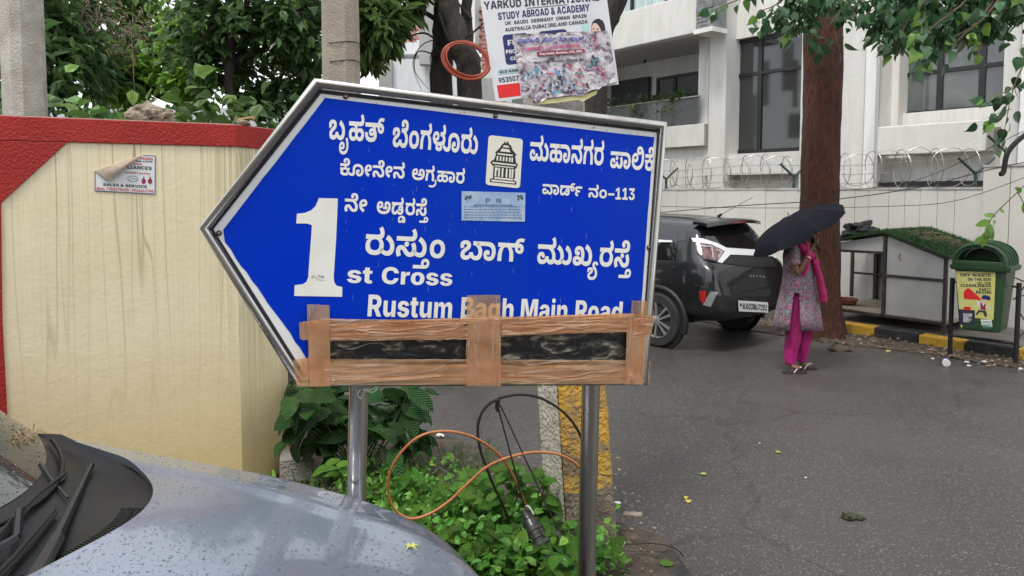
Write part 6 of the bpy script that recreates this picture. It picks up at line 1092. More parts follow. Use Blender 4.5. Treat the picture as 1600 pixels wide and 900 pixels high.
bx('pilaster', M_BLD, 1558, 1585, 13.3, 15.2, 0, 11, bev=.02)
bx('side_wing', mat('wing_white', (.8,.8,.79), .8, (.72,.72,.7), 1.5), 1585, 1750, 12.9, 15.2, 0, 11, bev=.02)
# recessed balcony at the left, its parapet above, glass balustrade
zf = zat(1070, 196, TB+.15); zc1 = zat(1082, 54, 13.0)
bx('upper_balcony_front', M_BLD, 905, 1084, 12.9, 13.15, zc1, zat(1000,12,12.9), tref=12.9, bev=.02)
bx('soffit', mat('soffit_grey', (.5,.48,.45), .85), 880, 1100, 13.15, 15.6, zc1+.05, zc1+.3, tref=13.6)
bx('balcony_floor', M_BLD, 860, 1100, 13.55, 15.6, zf-.5, zf, tref=13.6, bev=.01)
bx('wall_below_balcony', M_BLD, 800, 1104, 13.7, 15.2, 0, zf-.5, tref=13.7)
bx('balcony_side_wall', M_BLD2, 700, 900, 13.55, 15.6, 0, 11, tref=13.6)
q = MB(); q.stbox(sx(1088,15), 21, 15.05, 15.19, zf, zc1+.05); P(q, 'balcony_rear_wall', M_BLD2, bl)
q = MB(); q.stbox(sx(1012,14.95), sx(890,14.95), 14.9, 15.03, zf, zc1-.35); P(q, 'dark_cladding', mat('dark_cladding', (.03,.035,.04), .6, (.05,.055,.06), 12), bl)
window('window', 1024, 1092, 14.85, zf, zat(1050,118,14.85), [1052], [])
q = MB(); q.stbox(sx(1086,TB), sx(925,TB), TB+.1, TB+.112, zf+.02, zat(1070,154,TB+.1)); P(q, 'glass_balustrade', mat('balustrade_glass', (.14,.15,.15), .04, spec=.9, alpha=.55), bl)
q = MB(); a, b = ST(sx(1086,TB), TB+.1, zat(1070,153,TB+.1)), ST(sx(925,TB), TB+.1, zat(1070,153,TB+.1)); q.tube([a, b], .022, 6); P(q, 'handrail', M_STEEL, bl)
# upper storey glazing with pale curtains
q = MB(); q.stbox(sx(1040,13.4), sx(940,13.4), 13.3, 13.33, zat(1000,12,12.9)-.1, 9.5); P(q, 'glazing', mat('teal_glass', (.3,.42,.42), .1, (.55,.62,.6), 2, 3, (.4,.6), stretch=(12,12,.2)), bl)
for x in (940, 985, 1038): s_ = sx(x, 13.28); q = MB(); q.stbox(s_-.04, s_+.04, 13.24, 13.3, zat(1000,12,12.9)-.1, 9.5); P(q, 'mullion', M_FR, bl)
# stone clad pier, individual split stones
sp0, sp1 = sx(1109,12.85), sx(1083,12.85); z = zat(1095,45,12.85); rnd = random.Random(4); q0 = MB(); q0.stbox(sp0+.02, sp1-.02, 12.87, 13.3, z, 10.5); pier = P(q0, 'stone_pier', mat('stone_grey', (.16,.165,.17), .85, (.28,.28,.28), 7, 7, (.35,.65), bump=2, bscale=25), bl)
zz = z
while zz < z + 1.5:
    h = rnd.uniform(.05,.085); s_ = sp0
    while s_ < sp1 - .02:
        l = min(rnd.uniform(.12,.3), sp1-s_); q = MB(); q.stbox(s_+.004, s_+l-.004, 12.85-rnd.uniform(0,.02), 12.869, zz+.004, zz+h-.003); P(q, 'stone', MATS['stone_grey'], pier); s_ += l
    zz += h
q = MB(); q.stbox(sp0-.02, sp1+.02, 12.8, 13.3, z-.1, z-.005); P(q, 'pier_base', M_BLD2, bl)
q = MB(); q.blob(ST(sx(1005,14.2), 14.2, zc1-.1), .045, 1, .1, 2); P(q, 'ceiling_lamp', M_FR, bl)
# dark potted foliage on the balcony behind the glass
for i, (px, lab) in enumerate([(960,'small dark potted plant at the left of the glass balcony'), (1005,'potted plant in the middle of the glass balcony'), (1060,'potted plant at the right end of the glass balcony')]):
    rnd = random.Random(80+i); b = ST(sx(px, 13.8), 13.8, zf); t = T('potted_plant', lab, 'potted plant', b, 'balcony plants'); q = MB(); q.lathe(b, (0,0,1), [(.1,0),(.14,.22),(.15,.24),(.13,.24)], 12); P(q, 'pot', M_FR, t)
    q = MB(); leaves_joined(q, [(b + V((rnd.gauss(0,.2), rnd.gauss(0,.15), rnd.uniform(.3,.85))), (0,0,.4)) for _ in range(150)], .13, 'w', rnd); P(q, 'foliage', L_DARK, t, kind='stuff')
# slack black cables crossing in front
for k, (pts, lab) in enumerate([([(1000,335,10.5), (1150,322,10), (1300,312,9.5), (1440,292,9.2), (1560,262,8.8), (1750,225,8.2)], 'slack black cable rising to the right across the panelled wall'), ([(1000,322,10.6), (1200,325,10.2), (1400,322,9.8), (1500,312,9.4), (1620,270,9)], 'lower thin cable sagging along the panelled wall'), ([(1245,300,9.6), (1420,285,9.2), (1600,205,8.5), (1750,140,8)], 'thin cable climbing from the tree trunk to the right edge')]):
    q = MB(); q.tube(bez([PY(x, y, z) for x, y, z in pts], 8), .006 if k == 0 else .004, 5); P(q, 'overhead_cable', M_GASK, smooth=60, label=lab, cat='cable', group='slack cables by the wall')
q = MB(); q.tube(bez([PY(x, y, 8.9) for x, y in [(1640,190), (1600,212), (1575,238), (1568,268), (1562,272)]], 6), [.03]*24+[.012], 8); P(q, 'thick_cable', M_GASK, smooth=60, label='thick black cable curving down over the taller wall section at the right edge', cat='cable')
for k, pts in enumerate([[(1640,455), (1600,440), (1582,432)], [(1600,500), (1588,470), (1610,440), (1650,430)], [(1580,545), (1600,520), (1640,510)], [(1583,468), (1600,462), (1650,470)]]):
    q = MB(); q.tube(bez([PY(x, y, 8.9) for x, y in pts], 6), .008, 6); P(q, 'loose_cable', M_GASK, smooth=60, label=['top loose black cable running off the right edge behind the bin', 'loose black cable bent in a tight loop behind the bin', 'lowest loose black cable lying by the bin foot at the right edge', 'straight loose black cable crossing between the others behind the bin'][k], cat='cable', group='loose cables behind the bin')

# ================================================================ STREET TREE with its hanging heart-shaped leaves
def redbark():
    m = mat('red_bark', (.11,.034,.016), .9, (.04,.016,.01), 6, 10, (.3,.7), bump=6, bscale=16, stretch=(2.2,2.2,.5)); return m
tb_ = G(1281, 524); str_ = T('street_tree', 'reddish brown tree trunk at the kerb behind the woman, heart shaped leaves hanging overhead', 'tree', tb_)
q = MB(); rnd = random.Random(9); n = 26; H_ = 5.2
cent = lambda z: V((tb_.x - .02*math.sin(z*1.2), tb_.y, 0)) + V((-.045*z/2.2, 0, z))
for i in range(n+1):
    z = -.1 + H_*i/n
    for j in range(28):
        a = 2*math.pi*j/28; rr = .235 + .02*max(0, 2-z)/2 + .1*math.exp(-max(0, z)*3.2)*(1+.5*math.sin(a*5+1)) + .04*noise.noise(V((math.cos(a)*2.5, math.sin(a)*2.5, z*1.1))) + .012*noise.noise(V((math.cos(a)*8, math.sin(a)*8, z*3)))
        q.v.append(cent(z) + V((math.cos(a)*rr, math.sin(a)*rr, 0)))
for i in range(n):
    for j in range(28): q.f.append([i*28+j, i*28+(j+1) % 28, (i+1)*28+(j+1) % 28, (i+1)*28+j])
P(q, 'trunk', redbark(), str_, smooth=180)
M_TWIG = mat('twig_brown', (.12,.075,.045), .8)
L_HEART = leafmat('heart_leaf', (.055,.13,.045), (.035,.09,.04), .3, .28, .5)
L_HEART2 = leafmat('heart_leaf_light', (.2,.36,.06), (.13,.26,.05), .45, .35, .3)
lmA = leaf_mesh('leaf', 'heart', L_HEART, .2, .22); lmB = leaf_mesh('leaf', 'heart', L_HEART, .45, -.1, .1); lmC = leaf_mesh('leaf', 'heart', L_HEART2, .25, .2)
def spray(paths, seed, dens, size, lite=.1):
    rnd = random.Random(seed); cnt = 0
    for path, y, r in paths:
        pts = bez([PY(px, py, y + .12*rnd.gauss(0,1)) for px, py in path], 6); m = len(pts); q = MB(); q.tube(pts, [r*(1-.8*i/(m-1)) for i in range(m)], 5); P(q, 'branch', M_TWIG, str_, smooth=60)
        L_ = sum((pts[i+1]-pts[i]).length for i in range(m-1)); k = int(L_*dens)
        for i in range(k):
            f = (i+.5)/k*(m-1); a = pts[int(f)]; b = pts[min(m-1, int(f)+1)]; p = a.lerp(b, f-int(f)); d = (b-a).normalized() if (b-a).length > 0 else V((0,0,-1))
            out = V((rnd.gauss(0,.8), rnd.gauss(0,.8), rnd.gauss(-.75,.45))); q_ = p + out.normalized()*rnd.uniform(.03,.09)
            me = lmC if rnd.random() < lite else rnd.choice([lmA, lmB]); leaf_obj(me, str_, q_, size*rnd.uniform(.65,1.15), out + d*.5, V((rnd.gauss(0,.8), rnd.gauss(-.6,.6), rnd.gauss(.4,.6)))); cnt += 1
    return cnt
c1 = spray([([(1270,-60), (1200,-20), (1140,5), (1110,18)], 8.3, .014), ([(1250,-40), (1215,5), (1185,20), (1180,45)], 8.2, .01), ([(1290,-60), (1265,-10), (1245,30), (1232,60)], 8.2, .012), ([(1275,-50), (1260,10), (1262,50), (1280,82)], 8.4, .01),
    ([(1330,-40), (1315,10), (1305,45), (1312,78)], 8.0, .01), ([(1340,-40), (1350,-5), (1330,25), (1305,30)], 8.1, .01)], 5, 13, .135)
c2 = spray([([(1520,-80), (1470,-20), (1420,30), (1400,85)], 7.4, .016), ([(1560,-80), (1510,0), (1450,50), (1430,110)], 7.2, .014), ([(1480,-80), (1430,-20), (1385,25), (1365,60)], 7.5, .013), ([(1600,-80), (1560,-10), (1520,40), (1480,62)], 7.3, .016),
    ([(1600,-60), (1545,20), (1500,60), (1472,95)], 7.1, .012), ([(1620,-50), (1580,10), (1540,45), (1530,80)], 7.4, .012), ([(1420,-80), (1400,-20), (1370,10), (1350,25)], 7.5, .012), ([(1460,-70), (1450,0), (1440,50), (1445,90)], 7.0, .012), ([(1540,-70), (1500,-20), (1480,30), (1455,70)], 7.6, .012)], 6, 15, .15, .16)
q = MB(); rnd = random.Random(71); pts = []
for (px, py, y, w_, h_, n_) in [(1450,-10,8.0,130,38,420), (1430,45,7.8,55,30,170), (1520,30,7.9,50,30,170), (1270,-5,8.6,60,28,150), (1230,30,8.6,40,22,70), (1580,0,7.6,50,40,150), (1385,20,8.0,25,25,50)]:
    for _ in range(int(n_*1.5)): p = PY(px + rnd.gauss(0,.5)*w_, py + rnd.gauss(0,.5)*h_, y + rnd.gauss(0,.25)); pts.append((p, (0,0,-.5)))
leaves_joined(q, pts, .125, 'w', rnd, .9); P(q, 'inner_foliage', L_HEART, str_, kind='stuff')
c3 = spray([([(1660,60), (1620,75), (1595,110), (1580,150), (1570,200), (1560,232)], 6.6, .009), ([(1640,40), (1610,60), (1590,80)], 6.5, .007), ([(1590,130), (1560,150), (1545,160)], 6.6, .005), ([(1580,170), (1558,178), (1530,190)], 6.6, .004)], 7, 20, .11, .1)
# a light green young sprig hanging in over the bin
sg = T('leafy_sprig', 'bright green young sprig hanging just above the green litter bin', 'plant', PY(1560,340,7.4)); rnd = random.Random(3)
for path in ([(1640,250), (1590,300), (1550,340), (1538,372)], [(1590,300), (1600,320), (1598,330)]):
    q = MB(); pts = bez([PY(x, y, 7.4) for x, y in path], 6); q.tube(pts, .005, 5); P(q, 'stem', M_TWIG, sg)
lmD = leaf_mesh('leaf', 'oval', L_HEART2, .3, .15)
for px, py, dx, dz, s_ in [(1548,345,-.8,-.3,.14), (1545,352,.3,-1,.17), (1540,362,-.1,-1,.16), (1552,345,.7,-.6,.13), (1556,338,-1,.2,.11), (1562,330,.9,.1,.1), (1536,370,-.7,-.6,.1), (1598,318,.4,-1,.12), (1596,300,-.6,.3,.1), (1548,350,-.5,-.9,.15), (1543,358,.6,-.8,.14)]:
    leaf_obj(lmD, sg, PY(px, py, 7.4), s_, (dx, rnd.gauss(0,.3), dz), (rnd.gauss(0,.4), -1, .3))

# ================================================================ PET SHELTER with turf roof
hs = T('dog_shelter', 'white panelled street dog shelter with green turf roof on the footpath', 'shelter', ST(4.7, 10.2, .122))
M_PAN = mat('shelter_panel', (.5,.5,.48), .5, (.4,.39,.37), 2.5, 8, (.35,.7)); M_FRM = mat('shelter_frame', (.035,.03,.03), .6, (.12,.07,.05), 12, 6, (.5,.7)); M_TURF = mat('turf_base', (.015,.04,.012), .9)
sL, sP, sR = sx(1297, 9.76), sx(1384.5, 9.76), sx(1482, 9.76); t0, t1 = 9.76, 11.0; zF = .3
zr = zat(1384, 364, 9.76); zl = zat(1300, 378, 9.76); zR_ = zat(1480, 402, 9.76)
def pr(name, poly, m, th=.02, par=hs, bev=0): q = MB(); q.prism([ST(*p) for p in poly], N_*th); return P(q, name, m, par, bev=bev)
def post2(s_, t, z0, z1, w_=.04, name='frame_post'): q = MB(); q.stbox(s_-w_/2, s_+w_/2, t-.012, t+.03, z0, z1); return P(q, name, M_FRM, hs)
def rail(s0, s1, t, z0, z1, h=.035, name='frame_rail'):
    q = MB(); q.prism([ST(s0, t-.01, z0), ST(s1, t-.01, z1), ST(s1, t-.01, z1+h), ST(s0, t-.01, z0+h)], N_*.035); return P(q, name, M_FRM, hs)
zmid = zat(1430, 436, 9.76); zop = zat(1340, 391, 9.76)
pr('side_panel', [(sR+.03,t0+.005,zmid+.03), (sP-.03,t0+.005,zmid+.03), (sP-.03,t0+.005,zr-.04), (sR+.03,t0+.005,zR_-.03)], M_PAN)
pr('side_panel', [(sR+.03,t0+.005,zF), (sP-.03,t0+.005,zF), (sP-.03,t0+.005,zmid), (sR+.03,t0+.005,zmid)], M_PAN)
pr('gable_panel', [(sP+.02,t0+.005,zop), (sL,t0+.005,zop-.01), (sL,t0+.005,zl-.03), (sP+.02,t0+.005,zr-.04)], M_PAN)
pr('rear_panel', [(sR,t1,zF), (sL,t1,zF), (sL,t1,zl), (sP,t1,zr), (sR,t1,zR_)], M_PAN)
q = MB(); q.prism([ST(sR,t0+.03,zF), ST(sR,t1-.02,zF), ST(sR,t1-.02,zR_-.02), ST(sR,t0+.03,zR_-.02)], U_*.02); P(q, 'end_panel', M_PAN, hs)
q = MB(); q.stbox(sR, sL, t0, t1, zF-.05, zF); P(q, 'floor_board', mat('shelter_floor', (.4,.33,.26), .8, (.25,.2,.15), 5), hs)
for s_ in (sR+.01, sP, sL): post2(s_, t0, .122 if s_ != sP else zF-.05, {0:zR_, 1:zr}.get(0 if s_ < sP-.1 else 1, zr) if s_ <= sP else zl)
for s_ in (sR+.02, sL-.02): post2(s_, t1-.05, .122, zF)
post2(sx(1333,10.95), t1-.04, zF, zl-.08, .04); post2(sx(1370,10.95), t1-.04, zF, zl+.0, .05)
rail(sR, sP-.02, t0-.002, zmid-.005, zmid-.005); rail(sP, sL, t0-.002, zop-.03, zop-.04); rail(sR, sL, t0-.002, zF-.05, zF-.05)
rail(sx(1385,10.95), sL+.3, t1-.05, zat(1340,428,10.95), zat(1340,428,10.95), .03)
# roof: two turfed slopes
for a, za, b, zb, nm in ((sP, zr, sR-.06, zR_-.02, 'roof_slope'), (sP, zr, sL+.1, zl-.02, 'roof_slope')):
    q = MB(); q.prism([ST(a,t0-.06,za), ST(b,t0-.06,zb), ST(b,t0-.06,zb+.03), ST(a,t0-.06,za+.035)], N_*(t1-t0+.12)); P(q, nm, M_TURF, hs)
q = MB(); rnd = random.Random(17); M_BLADE = leafmat('turf_blade', (.03,.1,.022), (.02,.06,.015), .2, .6, .4)
for _ in range(9000):
    a = rnd.random(); tt = t0-.06 + rnd.random()*(t1-t0+.12); sgn = rnd.random() < .62; b, zb = (sR-.06, zR_) if sgn else (sL+.1, zl)
    p = ST(sP + (b-sP)*a, tt, zr + (zb-zr)*a + .03); d = V((rnd.gauss(0,.012), rnd.gauss(0,.012), rnd.uniform(.02,.045))); x = V((rnd.gauss(0,1), rnd.gauss(0,1), 0)).normalized()*.005
    q.v += [p-x, p+x, p+d]; k = len(q.v)-3; q.f.append([k, k+1, k+2])
P(q, 'roof_turf', M_BLADE, hs, kind='stuff')
q = MB(); 
for _ in range(420):
    a = rnd.betavariate(2,2)*.8+.1; tt = t0 + .25 + rnd.random()*.75; p = ST(sP + (sR-sP)*a, tt, zr + (zR_-zr)*a + .055); d = V((rnd.gauss(0,1), rnd.gauss(0,1), rnd.gauss(0,.1))).normalized()*rnd.uniform(.03,.09); q.tube([p, p+d], .004, 3)
P(q, 'roof_litter', mat('dry_litter', (.22,.16,.1), .9, (.1,.07,.04), 20), hs, kind='stuff')
q = MB(); pl = Plane(ST(5, t0-.004), N_); c_ = [(1407.5,396.5), (1405,399), (1404.5,401.5), (1406,404), (1409,406)]
q.tube(pl.poly(c_, .003), .006, 5); P(q, 'painted_crescent', mat('faded_red', (.35,.1,.08), .7), hs)
# terracotta bowl inside
bp_ = ST(sx(1327,10.1), 10.1, zF); q = MB(); q.lathe(bp_, (0,0,1), [(.08,0), (.12,.02), (.135,.06), (.15,.07), (.15,.09), (.13,.09), (.115,.05), (.02,.03)], 20)
P(q, 'bowl', mat('terracotta', (.3,.085,.05), .7, (.2,.06,.04), 20), smooth=35, label='small terracotta feeding bowl on the floor inside the dog shelter', cat='bowl')
# black polythene on the roof
bb = ST(sx(1346,10.0), 10.0, zl+.06); q = MB(); bm_ = MB(); q.blob(bb + V((0,0,.09)), (.21,.17,.12), 6, .8, 4, 2.2)
P(q, 'plastic_bag', mat('black_polythene', (.012,.012,.014), .22, bump=5, bscale=22), smooth=180, label='crumpled black plastic bag lying on the dog shelter roof', cat='plastic bag')

# ================================================================ LITTER BIN
bn = T('litter_bin', 'green domed litter bin with yellow poster hung in a black steel frame by the kerb', 'litter bin', G(1532, 560))
M_BIN = mat('bin_green', (.018,.062,.02), .45, (.012,.042,.015), 5, 8, (.35,.7), bump=.4, bscale=60); M_BLK = mat('frame_black', (.012,.012,.013), .5)
bo = G(1534, 562); bu = V((math.cos(R(-46)), math.sin(R(-46)), 0)); bv = V((-bu.y, bu.x, 0))   # bu: across the front, bv: away
bo = bo - bv*.3
def B(u, v, z): return bo + bu*u + bv*v + V((0,0,z))
FX = F/8.45
def bz(py): return PY(1530, py, 8.3).z
zt_, zl_, zb_ = bz(378), bz(413), bz(514)
W0, W1, D0, D1 = .2, .262, .19, .26        # half widths bottom/top; half depths
q = MB(); o4 = lambda w_, d_, z, r=.05: [B(x*w_ - x*r*(1-abs(cx)), y*d_ + .3 - y*r*(1-abs(cy)), z) for x, y, cx, cy in ((-1,-1,1,0),(-1,-1,0,1),(1,-1,0,1),(1,-1,1,0),(1,1,1,0),(1,1,0,1),(-1,1,0,1),(-1,1,1,0))]
for z, w_, d_ in ((zb_, W0-.02, D0-.02), (zb_+.015, W0, D0), (zl_-.06, W1-.015, D1-.015), (zl_-.055, W1-.015, D1-.015)): q.v += o4(w_, d_, z, .045)
for i in range(3):
    for j in range(8): q.f.append([i*8+j, i*8+(j+1) % 8, (i+1)*8+(j+1) % 8, (i+1)*8+j])
q.f.append(list(range(8))[::-1]); P(q, 'bucket', M_BIN, bn, smooth=30)
q = MB(); q.v += o4(W1+.02, D1+.02, zl_-.055) + o4(W1+.03, D1+.03, zl_-.03) + o4(W1+.03, D1+.03, zl_+.0) + o4(W1+.005, D1+.005, zl_+.01)
for i in range(3):
    for j in range(8): q.f.append([i*8+j, i*8+(j+1) % 8, (i+1)*8+(j+1) % 8, (i+1)*8+j])
q.f.append(list(range(8))[::-1]); q.f.append([24+j for j in range(8)]); P(q, 'rim', M_BIN, bn, smooth=30)
# arched hood: barrel vault open at both ends
hh = zt_ - zl_ - .01
def arch(k, w_, h_): a = math.pi*k; return (-math.cos(a)*w_*(1 if abs(math.cos(a)) < .92 else 1), math.sin(a)**.75*h_)
q = MB(); n = 20; th = .03
for v, w2 in ((.03, .262), (.57, .262)):
    for w_, h_ in ((w2, hh), (w2-.05, hh-.05)):
        for k in range(n+1): x, z = arch(k/n, w_, h_); q.v.append(B(x, v, zl_+.005+z))
m_ = n+1
for k in range(n):
    q.f += [[k, k+1, 2*m_+k+1, 2*m_+k], [m_+k+1, m_+k, 3*m_+k, 3*m_+k+1], [k+1, k, m_+k, m_+k+1], [2*m_+k, 2*m_+k+1, 3*m_+k+1, 3*m_+k]]
P(q, 'hood', M_BIN, bn, smooth=40)
for v in (.14,.26,.38,.5):
    q = MB(); q.tube([B(*(lambda c: (c[0], v, zl_+.01+c[1]))(arch(k/n, .264, hh+.002))) for k in range(n+1)], .012, 6); P(q, 'hood_rib', M_BIN, bn, smooth=60)
# raised surround of the opening and the inner flap
q = MB(); q.tube([B(*(lambda c: (c[0], .03, zl_+.01+c[1]))(arch(k/n, .245, hh-.018))) for k in range(n+1)], .02, 8); P(q, 'opening_surround', M_BIN, bn, smooth=60)
q = MB(); q.box(B(-.24,.015,zl_), bu*.48, bv*.03, (0,0,.055)); P(q, 'opening_lip', M_BIN, bn, bev=.008)
q = MB(); q.prism([B(x, .3, zl_+.0+z) for x, z in [arch(k/12, .21, hh-.055) for k in range(13)]], bv*.02); P(q, 'inner_flap', mat('bin_inside', (.02,.06,.022), .6), bn)
q = MB(); q.add([B(-.2,.04,zl_+.012), B(.2,.04,zl_+.012), B(.2,.29,zl_+.012), B(-.2,.29,zl_+.012)], [(0,1,2,3)]); P(q, 'mouth_shade_sheet', M_BLK, bn)  # black sheet over the closed rim paints the shade inside the bin
# front poster
fp = Plane(B(0, .3-W0-.0, (zb_+zl_)/2), -bv)
slope = (D1-D0)/(zl_-.06-zb_)
pn = (-bv + V((0,0,-slope))).normalized(); fp = Plane(B(0, .3-(D0+D1-.015)/2-.001, (zb_+.015+zl_-.06)/2), pn)
Z8 = lambda x, y: (1480 + x/5.625, 370 + y/5.625)
q = MB(); fp.sheet(q, [Z8(75,302), Z8(427,308), Z8(404,815), Z8(120,795)], .003, .002); ps = P(q, 'poster', mat('poster_yellow', (.6,.58,.13), .5, (.68,.66,.28), 5), bn)
words(ps, fp, [('DRY WASTE', Z8(118,347), Z8(385,351), 4.9), ('IN THE BIN', Z8(183,385), Z8(385,387), 4.4), ('LET THE', Z8(266,413), Z8(385,414), 3.2), ('CLEANLINESS', Z8(120,439), Z8(387,443), 4.6), ('PARTY', Z8(283,471), Z8(387,473), 3.8), ('BEGIN!', Z8(256,499), Z8(390,501), 4.8)], M_INK, .0045)
q = MB(); fp.sheet(q, [Z8(150,475), Z8(182,448), Z8(200,455), Z8(302,548), Z8(296,556), Z8(150,545), Z8(143,510)], .0048, .0008); P(q, 'megaphone_print', mat('print_bright_red', (.75,.02,.025), .5), ps)
q = MB(); fp.sheet(q, [Z8(95,635), Z8(245,645), Z8(245,770), Z8(230,780), Z8(118,770)], .0048, .0008); bb_ = P(q, 'black_box', M_INK, ps)
words(bb_, fp, [('PLEASE', Z8(142,686), Z8(222,690), 2.9), ('KEEP DRY', Z8(142,702), Z8(220,706), 2.7), ('AND', Z8(142,717), Z8(190,719), 2.4), ('WASTE', Z8(142,733), Z8(215,736), 2.8), ('ONLY', Z8(142,748), Z8(200,751), 2.7)], M_WHITE, .0062)
q = MB(); fp.sheet(q, [Z8(143,625), Z8(160,612), Z8(208,616), Z8(208,645), Z8(145,642)], .0058, .0005); P(q, 'red_tab', MATS['print_bright_red'], ps)
# small running figure (plain)
for nm, pts, c_ in [('figure_legs', [(300,640),(340,645),(350,680),(348,705),(330,700),(318,665),(285,660),(262,690),(250,682),(275,645)], 'print_ink'), ('figure_body', [(280,575),(345,590),(350,610),(390,632),(385,640),(340,620),(335,650),(295,648),(290,620),(262,600),(258,560),(268,558)], 'board_white'), ('figure_vest', [(290,580),(305,582),(318,610),(330,588),(342,592),(336,645),(322,650),(312,640),(296,646)], 'print_maroon'), ('figure_head', [(310,545),(345,548),(350,575),(330,585),(312,575)], 'print_skin'), ('figure_hair', [(300,530),(320,510),(360,515),(384,532),(375,560),(350,552),(312,548)], 'print_navy')]:
    q = MB(); fp.sheet(q, [Z8(*p) for p in pts], {'figure_legs':.0046,'figure_body':.0048,'figure_vest':.0054,'figure_head':.0052,'figure_hair':.0058}[nm], .0003); P(q, nm, MATS[c_], ps)
q = MB(); fp.sheet(q, [Z8(295,725), Z8(390,728), Z8(402,815), Z8(310,805)], .0046, .0005); wpz = P(q, 'white_patch', M_WHITE, ps)
q = MB()
for i, y in enumerate((742, 752, 768, 777, 786, 795)): fp.sheet(q, [Z8(305+i*1.5,y), Z8(388,y+2), Z8(388,y+7), Z8(305+i*1.5,y+5)], .0055, .0004)
P(q, 'small_print', mat('print_green', (.1,.3,.2), .5), wpz)
# frame
for u in (-.325, .325):
    q = MB(); q.tube([B(u,.3,-.02), B(u,.3,bz(438))], .026, 10); P(q, 'frame_upright', M_BLK, bn, smooth=50)
    q = MB(); q.tube([B(u,.3,bz(444)), B(u*.8,.3,bz(444))], .014, 8); P(q, 'pivot', M_BLK, bn, smooth=50)
q = MB(); q.tube([B(-.325,.3,bz(530)), B(.325,.3,bz(530))], .018, 8); P(q, 'frame_crossbar', M_BLK, bn, smooth=50)
# ================================================================ CARS
def decal(bv, pts, off, step=4, flipn=None):
    """a thin panel following a curved body, outlined in picture measurements and lying on the surface"""
    loop = [V(p) for p in pts]; n = len(loop); ring = []
    for i in range(n):
        a, b = loop[i], loop[(i+1) % n]; k = max(1, int((b-a).length/step)); ring += [a.lerp(b, j/k) for j in range(k)]
    xs_ = [p.x for p in ring]; ys_ = [p.y for p in ring]; vs = list(ring); es = [(i, (i+1) % len(ring)) for i in range(len(ring))]
    x = min(xs_)+step*.5
    while x < max(xs_):
        y = min(ys_)+step*.5
        while y < max(ys_): vs.append(V((x+random.random()*.3, y+random.random()*.3))); y += step
        x += step
    r = geometry.delaunay_2d_cdt(vs, es, [], 1, 1e-3); P3 = []; last = None; miss = []
    for i, p in enumerate(r[0]):
        d = ray(p.x, p.y).normalized(); h = bv.ray_cast(CAM, d)
        if h[0] is None: P3.append(None); miss.append(i)
        else:
            nn = h[1] if h[1].dot(d) < 0 else -h[1]; P3.append(h[0] + nn*off)
    q = MB(); keep = [list(f) for f in r[2] if all(P3[i] is not None for i in f)]
    q.v = [v if v is not None else V((0,0,0)) for v in P3]
    used = sorted({i for f in keep for i in f}); mp = {i: k for k, i in enumerate(used)}; q.v = [q.v[i] for i in used]; q.f = [[mp[i] for i in f][::-1] for f in keep]
    for k, f in enumerate(q.f):
        a, b, c = [q.v[i] for i in f[:3]]
        if (b-a).cross(c-a).dot(CAM-a) < 0: q.f[k] = f[::-1]
    return q
def wheel(parent, c, axis, r, w_, m_t, m_r, spokes=5):
    axis = V(axis).normalized(); q = MB()
    q.lathe(c - axis*w_/2, axis, [(r*.6,0), (r*.93,.0), (r*.99,.025), (r,.06), (r,w_-.06), (r*.99,w_-.025), (r*.93,w_), (r*.66,w_), (r*.64,w_-.03)], 40)
    t = P(q, 'tyre', m_t, parent, smooth=40); q = MB(); o_ = c + axis*(w_/2)
    q.lathe(o_ - axis*.03, axis, [(r*.66,-.02), (r*.68,.02), (r*.65,.028), (r*.62,.015), (r*.6,-.05)], 40); rim = P(q, 'rim', m_r, t, smooth=40)
    u = axis.orthogonal().normalized(); v = axis.cross(u); qd = MB(); qd.lathe(o_ - axis*.07, axis, [(r*.62,0), (r*.62,.005)], 30); P(qd, 'brake_disc', M_BLK, t)
    u = V((0,0,1)); v = axis.cross(u)
    for k in range(spokes):
        for dlt in (-.13, .13):
            a = 2*math.pi*k/spokes + .3; e = lambda rr, an: o_ + (u*math.cos(an) + v*math.sin(an))*rr
            q = MB(); q.prism([e(r*.12, a+dlt*3-.25), e(r*.63, a+dlt*1.7-.075), e(r*.63, a+dlt*1.7+.075), e(r*.12, a+dlt*3+.25)], -axis*.025); P(q, 'spoke', m_r, t)
    q = MB(); q.lathe(o_ - axis*.03, axis, [(r*.17,0), (r*.16,.03), (r*.1,.036)], 16); P(q, 'hub_cap', m_r, t, smooth=30); return t
M_TYRE = mat('tyre_rubber', (.018,.018,.018), .75, (.03,.028,.025), 10); M_RIM = mat('alloy_silver', (.62,.63,.64), .28, metal=.85)
# ---- parked dark SUV beyond the sign
SF = V((math.sin(R(-42)), math.cos(R(-42)), 0)); SL = V((-SF.y, SF.x, 0)); so = V((2.46, 9.6, 0))
suv = T('parked_suv', 'dark grey compact SUV parked by the compound wall, seen from behind right of the sign', 'car', so)
M_PAINT = mat('suv_paint', (.012,.013,.015), .3, metal=.3, coat=.8, coat_r=.05); M_GLS = mat('car_glass', (.008,.009,.01), .04, spec=.9); M_TRIM = mat('suv_cladding', (.012,.012,.013), .5)
def prof(zb, w_, zs_, ws, zt, wt):
    return [(0,zb), (w_*.8,zb), (w_*.97,zb+.08), (w_,zb+.3*(zs_-zb)/.75), (w_*.992,zs_-.14), (ws,zs_), (ws*.965,zs_+.05*(1 if zt > zs_+.15 else .2)), ((ws+wt)/2,(zs_+zt)/2+.01), (wt+.03,zt-.05*(1 if zt > zs_+.15 else .3)), (wt*.72,zt-.004), (0,zt+.012)]
